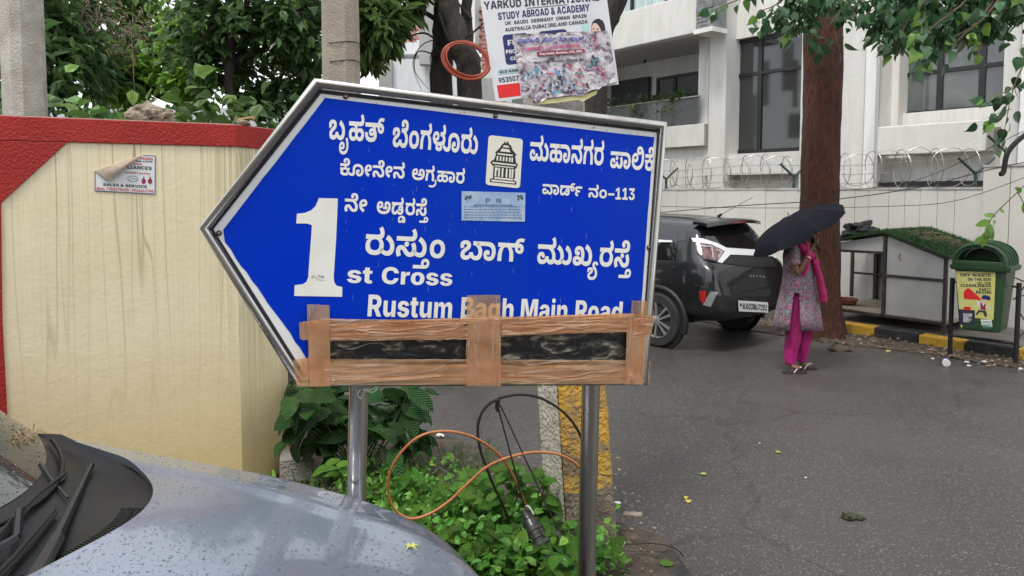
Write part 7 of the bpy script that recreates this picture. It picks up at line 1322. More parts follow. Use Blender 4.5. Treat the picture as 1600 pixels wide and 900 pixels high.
ST_ = [(-.80,.46,.68,.58,.62,.62,.42), (-.785,.4,.79,.66,.72,.72,.5), (-.735,.37,.85,.9,.77,.95,.55), (-.70,.36,.885,1.0,.82,1.06,.61), (-.55,.35,.895,1.03,.84,1.27,.61), (-.42,.33,.90,1.04,.85,1.46,.59), (-.34,.3,.90,1.04,.855,1.55,.58), (-.1,.25,.90,1.03,.86,1.585,.575), (.5,.25,.90,1.0,.86,1.61,.58), (1.2,.25,.90,.97,.85,1.6,.57), (1.6,.25,.90,.96,.84,1.5,.56), (2.05,.25,.90,.95,.83,1.16,.62), (2.3,.25,.9,.94,.82,1.0,.68), (2.9,.27,.88,.88,.78,.92,.64), (3.12,.32,.83,.74,.73,.78,.56), (3.2,.42,.7,.6,.6,.64,.5)]
q = MB(); ringn = 11
for s_ in ST_:
    pf = prof(*s_[1:]); ring = pf + [(-y, z) for y, z in pf[-2:0:-1]]
    q.v += [so + SF*s_[0] + SL*y + V((0,0,z)) for y, z in ring]
m_ = 2*ringn-2
for i in range(len(ST_)-1):
    for j in range(m_): q.f.append([i*m_+j, i*m_+(j+1) % m_, (i+1)*m_+(j+1) % m_, (i+1)*m_+j])
q.f.append([j for j in range(m_)][::-1]); q.f.append([(len(ST_)-1)*m_+j for j in range(m_)])
body = P(q, 'body', M_PAINT, suv, smooth=180); sb_ = body.modifiers.new('sub', 'SUBSURF'); sb_.levels = 2; sb_.render_levels = 2
bb = bvh(body)
Z6 = lambda x, y: (1000 + x/3.6, 310 + y/3.6)
def dz(name, pts, m, off=.006, step=4, par=suv, z=Z6, smooth=180, **k):
    q = decal(bb, [z(*p) for p in pts], off, step)
    return P(q, name, m, par, smooth=smooth, **k) if q.f else None
dz('lower_bumper', [(428,545), (560,548), (830,556), (840,640), (800,700), (330,706), (262,688), (345,650), (405,600)], M_TRIM, .008)
dz('rear_window', [(262,150), (390,140), (560,150), (690,180), (735,215), (735,280), (640,288), (484,277), (432,252), (292,224)], M_GLS, .004)
dz('side_window', [(40,140), (150,150), (250,165), (262,205), (262,236), (180,246), (40,236)], M_GLS, .004)
M_WSTR = mat('white_strip', (.72,.73,.74), .25, coat=.5)
dz('window_trim', [(40,234), (105,233), (178,237), (186,247), (105,247), (40,246)], M_WSTR, .009)
dz('tailgate_strip', [(290,224), (350,228), (432,254), (484,280), (640,290), (800,298), (800,340), (756,338), (740,328), (505,318), (458,366), (432,360), (474,299), (400,262), (300,246)], M_WSTR, .012, 3)
dz('black_panel', [(462,366), (506,322), (738,332), (772,388), (600,384)], M_TRIM, .01)
M_TL = mat('tail_lens', (.2,.1,.1), .08, (.08,.03,.035), 14, spec=.8, coat=.6)
tl_ = dz('tail_light', [(308,250), (400,264), (472,299), (434,355), (362,336), (322,300)], M_TL, .014, 3)
for pts in ([(318,262),(395,272),(400,278),(330,275),(350,310),(342,308)], [(395,275),(402,275),(412,335),(404,338)], [(420,290),(462,300),(436,345),(432,330),(448,305),(424,298)]):
    dz('light_guide', pts, mat('light_guide', (.42,.36,.36), .2), .02, 3, tl_)
dz('tail_light_edge', [(300,246), (308,250), (322,300), (362,336), (434,355), (430,362), (355,345), (312,302)], M_TRIM, .015, 3, tl_)
dz('rear_reflector', [(340,520), (374,520), (372,578), (352,588), (338,560)], mat('red_lens', (.4,.01,.012), .15, coat=.6), .014, 3)
dz('reflector_surround', [(334,508), (425,516), (440,522), (398,616), (352,604), (330,560)], M_TRIM, .007, 3)
dz('silver_accent', [(396,524), (434,526), (398,610), (356,598)], mat('satin_silver', (.5,.52,.53), .3, metal=.7), .013, 3)
# fuel flap outline
q = decal(bb, [Z6(*p) for p in [(102,352),(198,350),(196,410),(180,428),(102,424)]], .005, 4); P(q, 'fuel_flap', M_PAINT, suv, smooth=180)
for sg in (1, -1):      # door windows
    for win in ([(2.0,1.1), (1.38,1.48), (.5,1.53), (.5,1.06)], [(.44,1.06), (.44,1.53), (-.1,1.48), (-.3,1.2), (-.2,1.08)]):
        q = MB(); A_, B_, C_, D_ = win[0], win[1], win[-2], win[-1]
        def wpt(i, j):
            lo = V(win[0]).lerp(V(win[-1]), i); hi = V(win[1]).lerp(V(win[2] if len(win) == 4 else win[2]), i); p2 = lo.lerp(hi, j); o3 = so + SF*p2.x + SL*sg*3 + V((0,0,p2.y)); h = bb.ray_cast(o3, -SL*sg); return (h[0] if h[0] else o3 - SL*sg*2.2) + SL*sg*.007
        q.grid(wpt, 10, 6, sg < 0); P(q, 'side_window', M_GLS, suv, smooth=180)
# spoiler over the rear window
q = MB()
def spl(i, j):
    y = -.62 + 1.24*i; a = abs(y/.62)**3*.07; x = -.36 - .2*math.sin(min(1, j*1.0)*math.pi*.5)*(1 if j <= 1 else 1) + a; return so + SF*(x + (.0)) + SL*y + V((0,0, 1.575 - .035*abs(y/.62)**2 - .028*j*j))
q.grid(spl, 16, 5); q2 = MB(); q2.v = [v - V((0,0,.035)) for v in q.v]; k = len(q.v); q.v += q2.v; nf = len(q.f); q.f += [[i+k for i in f][::-1] for f in q.f[:nf]]
for i in range(16): a = i*6+5; b = (i+1)*6+5; q.f.append([a, b, b+k, a+k])
for i0 in (0, 16):
    for j in range(5): a = i0*6+j; q.f.append([a, a+1, a+1+k, a+k])
P(q, 'spoiler', M_PAINT, suv, smooth=50)
q = MB(); q.cbox(so + SF*-.565 + V((0,0,1.53)), SL*.3, SF*.012, (0,0,.014)); P(q, 'brake_light', MATS['red_lens'], suv)
a = so + SF*-.25 + V((0,0,1.59)); q = MB(); q.tube([a, a + SF*-.05 + V((0,0,.03))], [.022,.014], 8); q.tube([a + SF*-.05 + V((0,0,.03)), a + SF*-.3 + SL*-.3 + V((0,0,.24))], .0035, 5); P(q, 'antenna', M_BLK, suv)
# number plate and badge on the tailgate
h0 = bb.ray_cast(CAM, ray(*Z6(630,608)).normalized())[0]; rp_ = Plane(h0 - SF*.02, -SF)
q = MB(); rp_.sheet(q, [Z6(550,574), Z6(716,585), Z6(716,642), Z6(553,635)], .012, .008); npl = P(q, 'number_plate', mat('plate_white', (.78,.78,.76), .4), suv, bev=.002)
words(npl, rp_, [('KA03MJ7251', Z6(572,622), Z6(708,631), 9.5)], M_INK, .014)
q = MB(); rp_.sheet(q, [Z6(556,590), Z6(568,591), Z6(568,606), Z6(556,605)], .0135, .0008); P(q, 'plate_mark', M_PB, npl)
h1 = bb.ray_cast(CAM, ray(*Z6(660,437)).normalized())[0]; rp2 = Plane(h1 - SF*.012, -SF)
words(suv, rp2, [('N E X O N', Z6(614,441), Z6(702,446), 3.2)], MATS['satin_silver'], .003, 'badge')
for x, y in ((0, .79), (2.5, .79)):
    for sg in (1, -1):
        c = so + SF*x + SL*(y*sg) + V((0,0,.335))
        q = MB(); arc = [c + (SF*math.cos(a) + V((0,0,1))*math.sin(a))*.40 + SL*sg*.10 for a in [math.pi*(i/16*1.2 - .1) for i in range(17)]]; q.tube(arc, .035, 8); P(q, 'wheel_arch', M_TRIM, suv, smooth=60)
        q = MB(); q.lathe(c + SL*sg*.07, SL*sg, [(.385,0), (.385,.045)], 32); P(q, 'arch_shade_disc', mat('arch_shade_black', (.004,.004,.004), .9), suv)  # black disc stands in for the shade inside the wheel arch
        wt_ = T('wheel', None, None, c); wt_.parent = suv; wt_.location = c - so; wheel(wt_, c + SL*sg*.045, SL*sg, .335, .2, M_TYRE, M_RIM)

# ---- foreground car, its bonnet and windscreen filling the lower left corner
FO = V((-1.09, 1.72, .025)); FF = V((.9455, -.3256, 0)); FL = V((.3256, .9455, 0))
def FP(x, y, z): return FO + FF*x + FL*y + V((0,0,z))
fc = T('foreground_car', 'silver blue car with rain beaded bonnet and dark windscreen at the bottom left', 'car', FO)
M_HOOD = mat('bonnet_paint', (.165,.19,.245), .26, (.14,.165,.215), 2, 4, (.3,.7), metal=.3, coat=.8, coat_r=.06)
def wet(m, sc, thr, h):
    t = m.node_tree; b = t.nodes['Principled BSDF']; L = t.links.new; pos = t.nodes.new('ShaderNodeNewGeometry').outputs['Position']
    v = t.nodes.new('ShaderNodeTexVoronoi'); v.inputs['Scale'].default_value = sc; L(pos, v.inputs['Vector'])
    n = t.nodes.new('ShaderNodeSeparateColor'); L(v.outputs['Color'], n.inputs[0]); r = t.nodes.new('ShaderNodeMapRange'); r.inputs[3].default_value = thr; r.inputs[4].default_value = thr*.15; L(n.outputs[0], r.inputs[0])
    s_ = t.nodes.new('ShaderNodeMath'); s_.operation = 'SUBTRACT'; L(r.outputs[0], s_.inputs[0]); L(v.outputs['Distance'], s_.inputs[1]); mx_ = t.nodes.new('ShaderNodeMath'); mx_.operation = 'MAXIMUM'; mx_.inputs[1].default_value = 0; L(s_.outputs[0], mx_.inputs[0])
    sq = t.nodes.new('ShaderNodeMath'); sq.operation = 'SQRT'; L(mx_.outputs[0], sq.inputs[0])
    u = t.nodes.new('ShaderNodeBump'); u.inputs['Strength'].default_value = .8; u.inputs['Distance'].default_value = h; L(sq.outputs[0], u.inputs['Height']); L(u.outputs[0], b.inputs['Normal']); L(u.outputs[0], b.inputs['Coat Normal'])
def plan_w(x): return   .875 - (.5*max(0, (x-.3)/.8)**2.4)
def zc_(x):
    z = 1.0 - .05*x - .1*x*x if x > 0 else 1.0 + .03*min(1, -x)
    if x > .55: t_ = min(1, (x-.55)/.57); z -= .42*(1-(1-t_**4)**.25)
    return z
def hz_(x, y, a=.4):
    k = min(1, abs(y)/plan_w(x)); ridge = .010*math.exp(-((abs(y)-.56)/.045)**2)*(1 if x < .9 else 0); return zc_(x) - a*(1-(1-k**5)**.2) - .035*k*k + ridge
def xc(y): return .02 - .9*min(1.0, abs(y)/.712)**3.4
# fender tops and sides (outer shell)
for sg in (1, -1):
    q = MB()
    def shell(i, j):
        x = -3.1 + 4.2*i
        if j < .6: k = .70/.875 + (1-.70/.875)*(j/.6)**.7; y = plan_w(x)*k; return FP(x, sg*y, hz_(x, y) - .0)
        z0 = hz_(x, plan_w(x)); jj = (j-.6)/.4; return FP(x, sg*(plan_w(x) + .02*math.sin(jj*math.pi)), z0 + (.28-z0)*jj)
    q.grid(shell, 84, 22, sg > 0); P(q, 'side_panel', M_HOOD, fc, smooth=60)
q = MB()
def nose(i, j): y = (i*2-1)*plan_w(1.1)*.985; z0 = hz_(1.1, y); return FP(1.1 + .03*math.sin(j*math.pi)+.04*(1-(i*2-1)**2), y, z0 + (.26-z0)*j)
q.grid(nose, 20, 6, False); P(q, 'front_bumper', M_HOOD, fc, smooth=60)
q = MB()
def hoodf(i, j):
    y = -.712 + 1.424*j; x0 = xc(y); x1 = 1.1 - .0*abs(y); x = x0 + (x1-x0)*i; return FP(x, y, hz_(x, y) + .006)
q.grid(hoodf, 60, 64, True); hood = P(q, 'bonnet', M_HOOD, fc, smooth=180)
q = MB()   # turned-down rear edge of the bonnet
def hedge(i, j): y = -.712 + 1.424*j; x0 = xc(y); return FP(x0 + .0 + .02*i, y, hz_(x0, y) + .006 - .03*i)
q.grid(hedge, 2, 64, False); P(q, 'bonnet_edge', M_HOOD, fc, smooth=180)
for sg in (1, -1): # shut line filler
    q = MB(); q.grid(lambda i, j: FP(-1.1 + 2.18*i, sg*(.69 + .03*j), hz_(-1.1 + 2.18*i, .70) - .008), 40, 1, sg > 0); P(q, 'shut_line', M_GASK, fc)
def xb(y): return -.38 - .55*min(1, abs(y)/.67)**2.6 - .6*max(0, min(1, (abs(y)-.64)/.08))
M_COWL = mat('cowl_black', (.007,.0075,.008), .42, (.014,.0145,.015), 5, 6, (.35,.7), spec=.22)
q = MB()
def cowl(i, j):
    y = -.715 + 1.43*j; a = xc(y)+.03; b = min(a-.03, xb(y)-.03); x = a + (b-a)*i; zz = .965 - .035*math.sin(i*math.pi)*min(1, abs(a-b)*4) + .03*i; return FP(x, y, zz + .035*max(0, -x-.35)*1.1)
q.grid(cowl, 24, 70, True); P(q, 'cowl_panel', M_COWL, fc, smooth=180)
q = MB()
for row in range(4):
    for k in range(84):
        y = -.5 + .86*k/83; x = -.03 - row*.027 + xc(y)*.95
        q.cbox(FP(x, y, .958 - .004*row), FF*.019, FL*.0045, (0,0,.006))
P(q, 'cowl_grille', M_COWL, fc, kind='stuff')
# moulded ribs sweeping round the cowl
for o_, hgt in ((.05, .985),):
    q = MB(); q.tube([FP(xb(y)+o_ + (.0), y, hgt + .035*max(0, -(xb(y)+o_)-.35)*1.1) for y in [-.62+1.24*k/40 for k in range(41)]], .007, 6); P(q, 'cowl_rib', M_COWL, fc, smooth=60)
M_WS = mat('windscreen_glass', (.03,.03,.026), .05, (.045,.045,.038), 2, spec=.9); wet(M_WS, 60, .3, .008)
q = MB()
def ws_(i, j): y = (-.70 + 1.4*j)*(1-.1*i); x0 = xb(-.70+1.4*j); bulge = .035*math.sin(i*math.pi); return FP(x0 - .02 - (1.4 + .3*(1-abs(2*j-1)**3)*-.35)*i, y, .995 + .035*max(0, -x0-.35)*1.1 + .47*i + bulge)
q.grid(ws_, 20, 40, True); wsob = P(q, 'windscreen', M_WS, fc, smooth=180)
q = MB(); q.grid(lambda i, j: FP(-1.85 + .35*(1-abs(2*j-1)**2) - 1.2*i, (-.63+1.26*j), 1.465 + .03*math.sin(j*math.pi) - .02*i*i), 10, 12, True); P(q, 'roof', M_HOOD, fc, smooth=180)
for sg in (1, -1):
    q = MB(); pts = [ws_(i/10, 1 if sg > 0 else 0) for i in range(11)]; q.tube([p + FL*sg*.02 for p in pts], .028, 8); P(q, 'windscreen_pillar', M_HOOD, fc, smooth=60)
    q = MB(); q.prism([FP(-1.75,sg*.79,1.0), FP(-2.95,sg*.79,1.02), FP(-2.7,sg*.66,1.44), FP(-2.3,sg*.64,1.46)], FL*sg*-.01); P(q, 'side_window', M_GLS, fc)
    for x in (.35, -2.3):
        c = FP(x, sg*.8, .31); wt_ = T('wheel', None, None, c); wt_.parent = fc; wt_.location = c - FO; wheel(wt_, c + FL*sg*.04, FL*sg, .31, .19, M_TYRE, M_RIM)
q = MB(); q.prism([FP(-2.7,-.64,1.44), FP(-2.7,.64,1.44), FP(-3.1,.7,1.0), FP(-3.1,-.7,1.0)], FF*-.01); P(q, 'rear_window', M_GLS, fc)
q = MB(); q.grid(lambda i, j: FP(-3.1, -.875+1.75*j, hz_(-3, min(.87, abs(-.875+1.75*j))) + (.28-hz_(-3,min(.87,abs(-.875+1.75*j))))*i), 2, 10, False); P(q, 'rear_bumper', M_HOOD, fc)
# wipers
gbv = bvh(wsob); cbv = bvh([o for o in fc.children if o.name.startswith('cowl_panel')][0])
def onglass(px, py, off):
    d = ray(px, py).normalized(); h = gbv.ray_cast(CAM, d); h2 = cbv.ray_cast(CAM, d); c = [x for x in (h, h2) if x[0] is not None]
    p = min(c, key=lambda x: x[3])[0] if c else G(px, py, .98); return p - d*off*1.6
M_WIP = mat('wiper_black', (.016,.0165,.018), .4, spec=.3)
def wiper(arm, blade, w0, w1):
    t = T('wiper', None, None, FO); t.parent = fc; t.location = (0,0,0); ORG[t.name] = FO.copy()
    a = [onglass(x, y, o) for x, y, o in arm]; q = MB(); n = len(a)
    for i in range(n-1):
        d = (a[i+1]-a[i]).normalized(); s_ = d.cross(V((0,0,1))).normalized(); wa = w0+(w1-w0)*i/(n-1); wb_ = w0+(w1-w0)*(i+1)/(n-1); hh_ = V((0,0,.012))
        q.add([a[i]-s_*wa, a[i]+s_*wa, a[i+1]+s_*wb_, a[i+1]-s_*wb_, a[i]-s_*wa*.5+hh_, a[i]+s_*wa*.5+hh_, a[i+1]+s_*wb_*.5+hh_, a[i+1]-s_*wb_*.5+hh_], [(3,2,1,0),(4,5,6,7),(0,1,5,4),(1,2,6,5),(2,3,7,6),(3,0,4,7)])
    P(q, 'wiper_arm', M_WIP, t, smooth=20); b = [onglass(x, y, o) for x, y, o in blade]; q = MB(); q.tube(b, .007, 5); q.tube([p + V((0,0,.014)) for p in b], .005, 5); P(q, 'wiper_blade', M_BLK, t, smooth=60)
wiper([(40,925,.03), (88,842,.03), (92,835,.035), (144,728,.03)], [(-60,960,.02), (20,880,.02), (88,800,.02)], .027, .008)
wiper([(-40,900,.02), (-5,860,.03), (26,842,.04), (30,800,.05), (36,798,.04)], [(-10,852,.015), (30,808,.02), (60,778,.02), (103,745,.015)], .014, .009)
q = MB(); q.tube([onglass(*p) for p in [(63,722,.01),(80,748,.012),(106,778,.015)]], .004, 5); P(q, 'washer_hose', M_BLK, fc, smooth=60)
# water beads standing on paint and glass
def beads(bvs, box_, n, seed, r0, r1):
    rnd = random.Random(seed); q = MB(); x0, y0, x1, y1 = box_; k_ = 0
    for _ in range(n):
        px, py = rnd.uniform(x0, x1), rnd.uniform(y0, y1); d = ray(px, py).normalized(); h = bvs.ray_cast(CAM, d)
        if h[0] is None: continue
        nn = h[1] if h[1].dot(d) < 0 else -h[1]; r = r0 + (r1-r0)*rnd.random()**3; u = nn.orthogonal().normalized(); w_ = nn.cross(u); k = len(q.v); st_ = rnd.uniform(.8,1.5)
        for rr, hh_ in ((1,0), (.8,.35), (.4,.56)):
            for j in range(7): a = j*math.pi*2/7; q.v.append(h[0] + u*math.cos(a)*r*rr*st_ + w_*math.sin(a)*r*rr + nn*r*hh_)
        for i in range(2):
            for j in range(7): q.f.append([k+i*7+j, k+i*7+(j+1) % 7, k+(i+1)*7+(j+1) % 7, k+(i+1)*7+j])
        q.f.append([k+14+j for j in range(7)])
    return q
M_DROP = mat('water_bead', (.9,.9,.9), .0, trans=1, ior=1.33)
hbv = bvh(hood)
P(beads(hbv, (60,660,760,910), 4600, 3, .0013, .0034), 'water_beads', M_DROP, fc, smooth=180, kind='stuff')
P(beads(gbv, (-20,640,120,910), 900, 4, .0015, .004), 'water_beads', M_DROP, fc, smooth=180, kind='stuff')
q = MB(); rnd = random.Random(8)
for _ in range(34): p = onglass(rnd.uniform(22,58), rnd.uniform(668,690), .012); d = V((rnd.gauss(0,1), rnd.gauss(0,1), rnd.gauss(0,.2))).normalized()*rnd.uniform(.01,.04); q.tube([p, p+d*.5+V((0,0,.005)), p+d], .0018, 3)
P(q, 'leaf_debris', mat('dry_needles', (.4,.25,.12), .8, (.12,.07,.04), 30), kind='stuff', label='dry twiggy debris caught at the far corner of the windscreen', cat='debris')
hit = hbv.ray_cast(CAM, ray(643,856).normalized()); 
q = MB(); hp = hit[0]
for k in range(5): a = k*1.3; q.tube([hp + V((0,0,.004)), hp + V((.012*math.cos(a), .01*math.sin(a), .008)), hp + V((.022*math.cos(a+.3), .018*math.sin(a+.3), .003))], [.002,.003,.001], 5)
P(q, 'fallen_blossom', mat('yellow_green', (.5,.52,.12), .6), label='tiny yellow green blossom lying on the wet silver bonnet', cat='blossom')

# ================================================================ WOMAN WITH UMBRELLA
WY = 7.9; K = WY/F
def Wp(px, py, dy=0): p = PY(px, py, WY+dy*1.0); return p
wo_ = G(1242, 579); WY = wo_.y
wom = T('person', 'woman in pink and grey patterned tunic walking under a dark umbrella, hand at her face', 'person', wo_)
M_SKIN = mat('skin_brown', (.2,.095,.055), .55, (.17,.08,.045), 20); M_PINK = mat('pink_cloth', (.5,.015,.13), .75, (.34,.01,.09), 8, bump=1, bscale=30); M_MAG = mat('magenta_trouser', (.44,.01,.17), .8, (.28,.006,.1), 14, stretch=(1,1,.2), bump=2.5, bscale=30)
def skinned(name, chains, m, parent, root=0):
    """one continuous body grown from a jointed skeleton: list of (position, radius), edges"""
    vs, rs, es = [], [], []
    for ch in chains:
        prev = ch[0] if isinstance(ch[0], int) else None
        for it in (ch[1:] if prev is not None else ch):
            vs.append(V(it[0])); rs.append(it[1])
            if prev is not None: es.append((prev, len(vs)-1))
            prev = len(vs)-1
    o0 = org(parent); me = bpy.data.meshes.new(name); me.from_pydata([tuple(v-o0) for v in vs], es, []); o = bpy.data.objects.new(name, me); COL.objects.link(o); o.parent = parent; ORG[o.name] = o0; me.materials.append(m)
    md = o.modifiers.new('skin', 'SKIN'); md.use_smooth_shade = True
    for i, r in enumerate(rs): sv = me.skin_vertices[0].data[i]; sv.radius = (r if isinstance(r, tuple) else (r, r)); sv.use_root = (i == root)
    s_ = o.modifiers.new('sub', 'SUBSURF'); s_.levels = 2; s_.render_levels = 2; return o
J = lambda px, py, dy, r: (Wp(px, py, dy), r)
hand = (1271, 381); 
ch = [[J(1247,470,0,.1), J(1246,440,0,.1), J(1245,410,0,.11), J(1246,389,0,.10), J(1250,377,0,.05), J(1255,366,0,.075), J(1257,357,0,.088), J(1258,347,0,.06)],     # 0..7 spine to crown
      [0, J(1243,495,-.07,.085), J(1237,535,-.07,.055), J(1234,566,-.07,.036), J(1238,573,-.09,.032), J(1250,576,-.13,.022)],                   # near leg 8..
      [0, J(1251,495,.08,.085), J(1253,535,.1,.055), J(1250,562,.08,.036), J(1254,569,.07,.032), J(1266,573,.05,.022)],                     # far leg
      [3, J(1240,393,-.15,.052), J(1240,412,-.19,.046), J(1246,428,-.2,.036), J(1257,409,-.2,.031), J(1267,391,-.17,.022), J(1270,384,-.16,.026), J(1272,378,-.155,.022)],     # near arm
      [3, J(1252,393,.15,.05), J(1260,412,.17,.043), J(1270,424,.1,.034), J(1276,408,-.02,.028), J(1272,394,-.08,.021), J(1271,387,-.1,.024)]]
body_w = skinned('body', ch, M_SKIN, wom)
# fingers, curled round the umbrella shaft
fing = []
for k in range(4): a = -.03 + .018*k; c = Wp(1272, 377, -.155) + V((0, 0, .0)); fing.append([(c + V((-.01, -.02, a*.8)), .0095), (c + V((.028, -.035+.004*k, a*.8+.012)), .009), (c + V((.042, -.008, a*.8+.012)), .0082), (c + V((.03, .012, a*.8+.006)), .0068 - .0005*k)])
fing.append([(Wp(1271,383,-.17), .011), (Wp(1274,379,-.185), .0095), (Wp(1276,374,-.16), .008)])
for k, f_ in enumerate(fing):
    o = skinned('finger', [f_], M_SKIN, wom)
# face details
hc = Wp(1257,357,0)
q = MB(); q.blob(hc + V((-.012,.0,.012)), (.104,.09,.104), 3, .08, 3); P(q, 'hair', mat('black_hair', (.008,.007,.007), .5, bump=2, bscale=60), wom, smooth=180)
q = MB(); q.blob(hc + V((-.1,.0,-.02)), (.05,.05,.05), 5, .1, 2); P(q, 'hair_bun', MATS['black_hair'], wom, smooth=180)
q = MB(); q.blob(hc + V((.035,0,-.03)), (.07,.072,.088), 2, .03, 3); q.blob(hc + V((.107,0,-.03)), (.018,.012,.022), 1, .05, 2); P(q, 'face', M_SKIN, wom, smooth=180)
q = MB(); q.blob(hc + V((.0,-.082,-.03)), (.018,.009,.026), 1, .1, 2); P(q, 'ear', M_SKIN, wom, smooth=180)
q = MB(); q.blob(hc + V((.082,-.032,-.005)), (.008,.011,.006), 1, .02, 2); P(q, 'eye', mat('eye_dark', (.02,.015,.012), .2), wom, smooth=180); q = MB(); q.blob(hc + V((.088,-.02,-.078)), (.009,.018,.006), 1, .02, 2); P(q, 'mouth', mat('lip', (.2,.05,.045), .5), wom, smooth=180)
# tunic with side slit
def kmat():
    m = bpy.data.materials.new('tunic_print'); m.use_nodes = True; t = m.node_tree; b = t.nodes['Principled BSDF']; L = t.links.new; b.inputs['Roughness'].default_value = .8
    pos = t.nodes.new('ShaderNodeNewGeometry').outputs['Position']; n = t.nodes.new('ShaderNodeTexNoise'); n.inputs['Scale'].default_value = 17; n.inputs['Detail'].default_value = 3; n.inputs['Distortion'].default_value = 2.2; L(pos, n.inputs['Vector'])
    r = t.nodes.new('ShaderNodeValToRGB'); r.color_ramp.interpolation = 'CONSTANT'; e = r.color_ramp.elements; e[0].position = 0; e[0].color = (.36,.03,.14,1); e[1].position = .4; e[1].color = (.07,.075,.085,1)
    for p_, c_ in ((.46,(.18,.19,.19,1)), (.505,(.1,.1,.12,1)), (.55,(.3,.29,.28,1)), (.6,(.42,.06,.18,1)), (.68,(.12,.12,.13,1))): a = e.new(p_); a.color = c_
    L(n.outputs[0], r.inputs[0]); L(r.outputs[0], b.inputs['Base Color']); return m
M_KUR = kmat(); q = MB(); rings = [(383,1245,9,.08), (390,1244.5,19,.15), (400,1246,22.5,.165), (414,1248,24,.16), (428,1249,25,.15), (442,1248,25.5,.15), (458,1247,29,.175), (478,1246.5,33,.2), (500,1246,36.5,.215), (517,1246,39.5,.22)]
n = 36
for i, (py, cx, hw, hd) in enumerate(rings):
    for j in range(n):
        a = 2*math.pi*j/n; fl = 1 + (.05*math.sin(a*7+i*.3) if i > 5 else .02*math.sin(a*5+i))*(i/9); p = Wp(cx + hw*math.cos(a)*fl, py + 2.5*math.sin(i)*0, hd*math.sin(a)*fl); q.v.append(p)
slit = (26, 27)     # column facing the camera, open from the hip down
for i in range(len(rings)-1):
    for j in range(n):
        if i >= 6 and j == 26: continue
        q.f.append([i*n+j, i*n+(j+1) % n, (i+1)*n+(j+1) % n, (i+1)*n+j])
# pull the slit edges apart toward the hem
for i in range(6, len(rings)):
    k = (i-5)/4*5.5
    for j, sg in ((26,-1), (27,1)): q.v[i*n+j] = q.v[i*n+j] + V((sg*k*K, 0, 0))
tun = P(q, 'tunic', M_KUR, wom, smooth=180); so_ = tun.modifiers.new('solid', 'SOLIDIFY'); so_.thickness = .006
q = MB(); q.tube(bez([Wp(1240,389,-.13), Wp(1239,400,-.18), Wp(1241,414,-.2)], 5), [.07]*5+[.066]*5+[.062], 14, caps=False); P(q, 'sleeve', M_KUR, wom, smooth=180)
q = MB(); q.tube(bez([Wp(1252,389,.12), Wp(1258,402,.17), Wp(1262,414,.16)], 5), .062, 14, caps=False); P(q, 'sleeve', M_KUR, wom, smooth=180)
def leg(pts, rr):
    q = MB(); pp = bez(pts, 6); m = len(pp); q.tube(pp, [rr[0] + (rr[1]-rr[0])*i/(m-1) for i in range(m)], 20)
    for k, v in enumerate(q.v): q.v[k] = v + V((noise.noise(V((v.x*22, v.y*22, v.z*5))), noise.noise(V((v.x*22, v.y*22, v.z*5+9))), 0))*.017
    P(q, 'trouser_leg', M_MAG, wom, smooth=180)
leg([Wp(1245,460,-.04), Wp(1243,478,-.06), Wp(1240,520,-.08), Wp(1236,548,-.07), Wp(1234,569,-.07)], (.115,.05)); leg([Wp(1248,460,.04), Wp(1252,478,.05), Wp(1256,520,.08), Wp(1254,548,.09), Wp(1251,565,.08)], (.115,.046))
q = MB(); q.tube(bez([Wp(1238,374,-.05), Wp(1246,382,-.14), Wp(1256,389,-.17), Wp(1262,396,-.13), Wp(1268,402,-.1)], 6), [.04]*6+[.045]*12+[.05]*6+[.035], 10); q.tube(bez([Wp(1240,372,.04), Wp(1252,376,.1), Wp(1262,388,.08), Wp(1268,402,-.06)], 6), .038, 8); P(q, 'scarf', M_PINK, wom, smooth=180)
q = MB(); q.blob(Wp(1274,411,-.1), (.042,.04,.045), 3, .3, 3); q.tube(bez([Wp(1274,414,-.1), Wp(1280,432,-.1), Wp(1285,455,-.1), Wp(1287,472,-.08)], 6), [.036]*6+[.034]*6+[.042]*6+[.02], 10); P(q, 'scarf_end', M_PINK, wom, smooth=180)
q = MB(); q.tube(bez([Wp(1258,380,-.14), Wp(1262,396,-.2), Wp(1258,418,-.15), Wp(1250,432,-.12)], 6), [.03]*12+[.035]*6+[.02], 8); P(q, 'scarf_fold', M_PINK, wom, smooth=180)
q = MB(); c = Wp(1261.5,403,-.195); ax_ = (Wp(1267,391,-.17)-Wp(1257,409,-.2)).normalized(); u = ax_.orthogonal().normalized(); v = ax_.cross(u)
for k in range(2): q.tube([c + ax_*.008*k + (u*math.cos(a*math.pi/8) + v*math.sin(a*math.pi/8))*.036 for a in range(16)], .0035, 5, True)
P(q, 'bangle', mat('bangle_pale', (.7,.62,.5), .3, metal=.4), wom, smooth=60)
for px, py, dy in ((1241,578,-.11), (1257,575,.06)):
    c = Wp(px, py, dy); c.z = .012; q = MB(); q.prism([c + V((x, y, -.012)) for x, y in [(-.12,-.03),(-.06,-.042),(.04,-.04),(.11,-.035),(.14,0),(.11,.035),(.04,.038),(-.06,.035),(-.12,.025)]], (0,0,.018)); P(q, 'sandal', mat('sandal_dark', (.03,.02,.018), .5), wom, bev=.003)
    q = MB(); q.tube([c + V((-.02,-.042,0)), c + V((.03,-.02,.045)), c + V((.07,0,.05)), c + V((.03,.02,.045)), c + V((-.02,.04,0))], .007, 5); P(q, 'sandal_strap', mat('strap_pale', (.5,.42,.4), .5), wom, smooth=60)
q = MB(); c = Wp(1269,372,-.13); q.cbox(c, V((.012,0,.002)), V((0,.07,0)), V((-.03,0,.13))); P(q, 'phone', M_BLK, label='dark mobile phone held up to the face of the woman in pink', cat='phone')
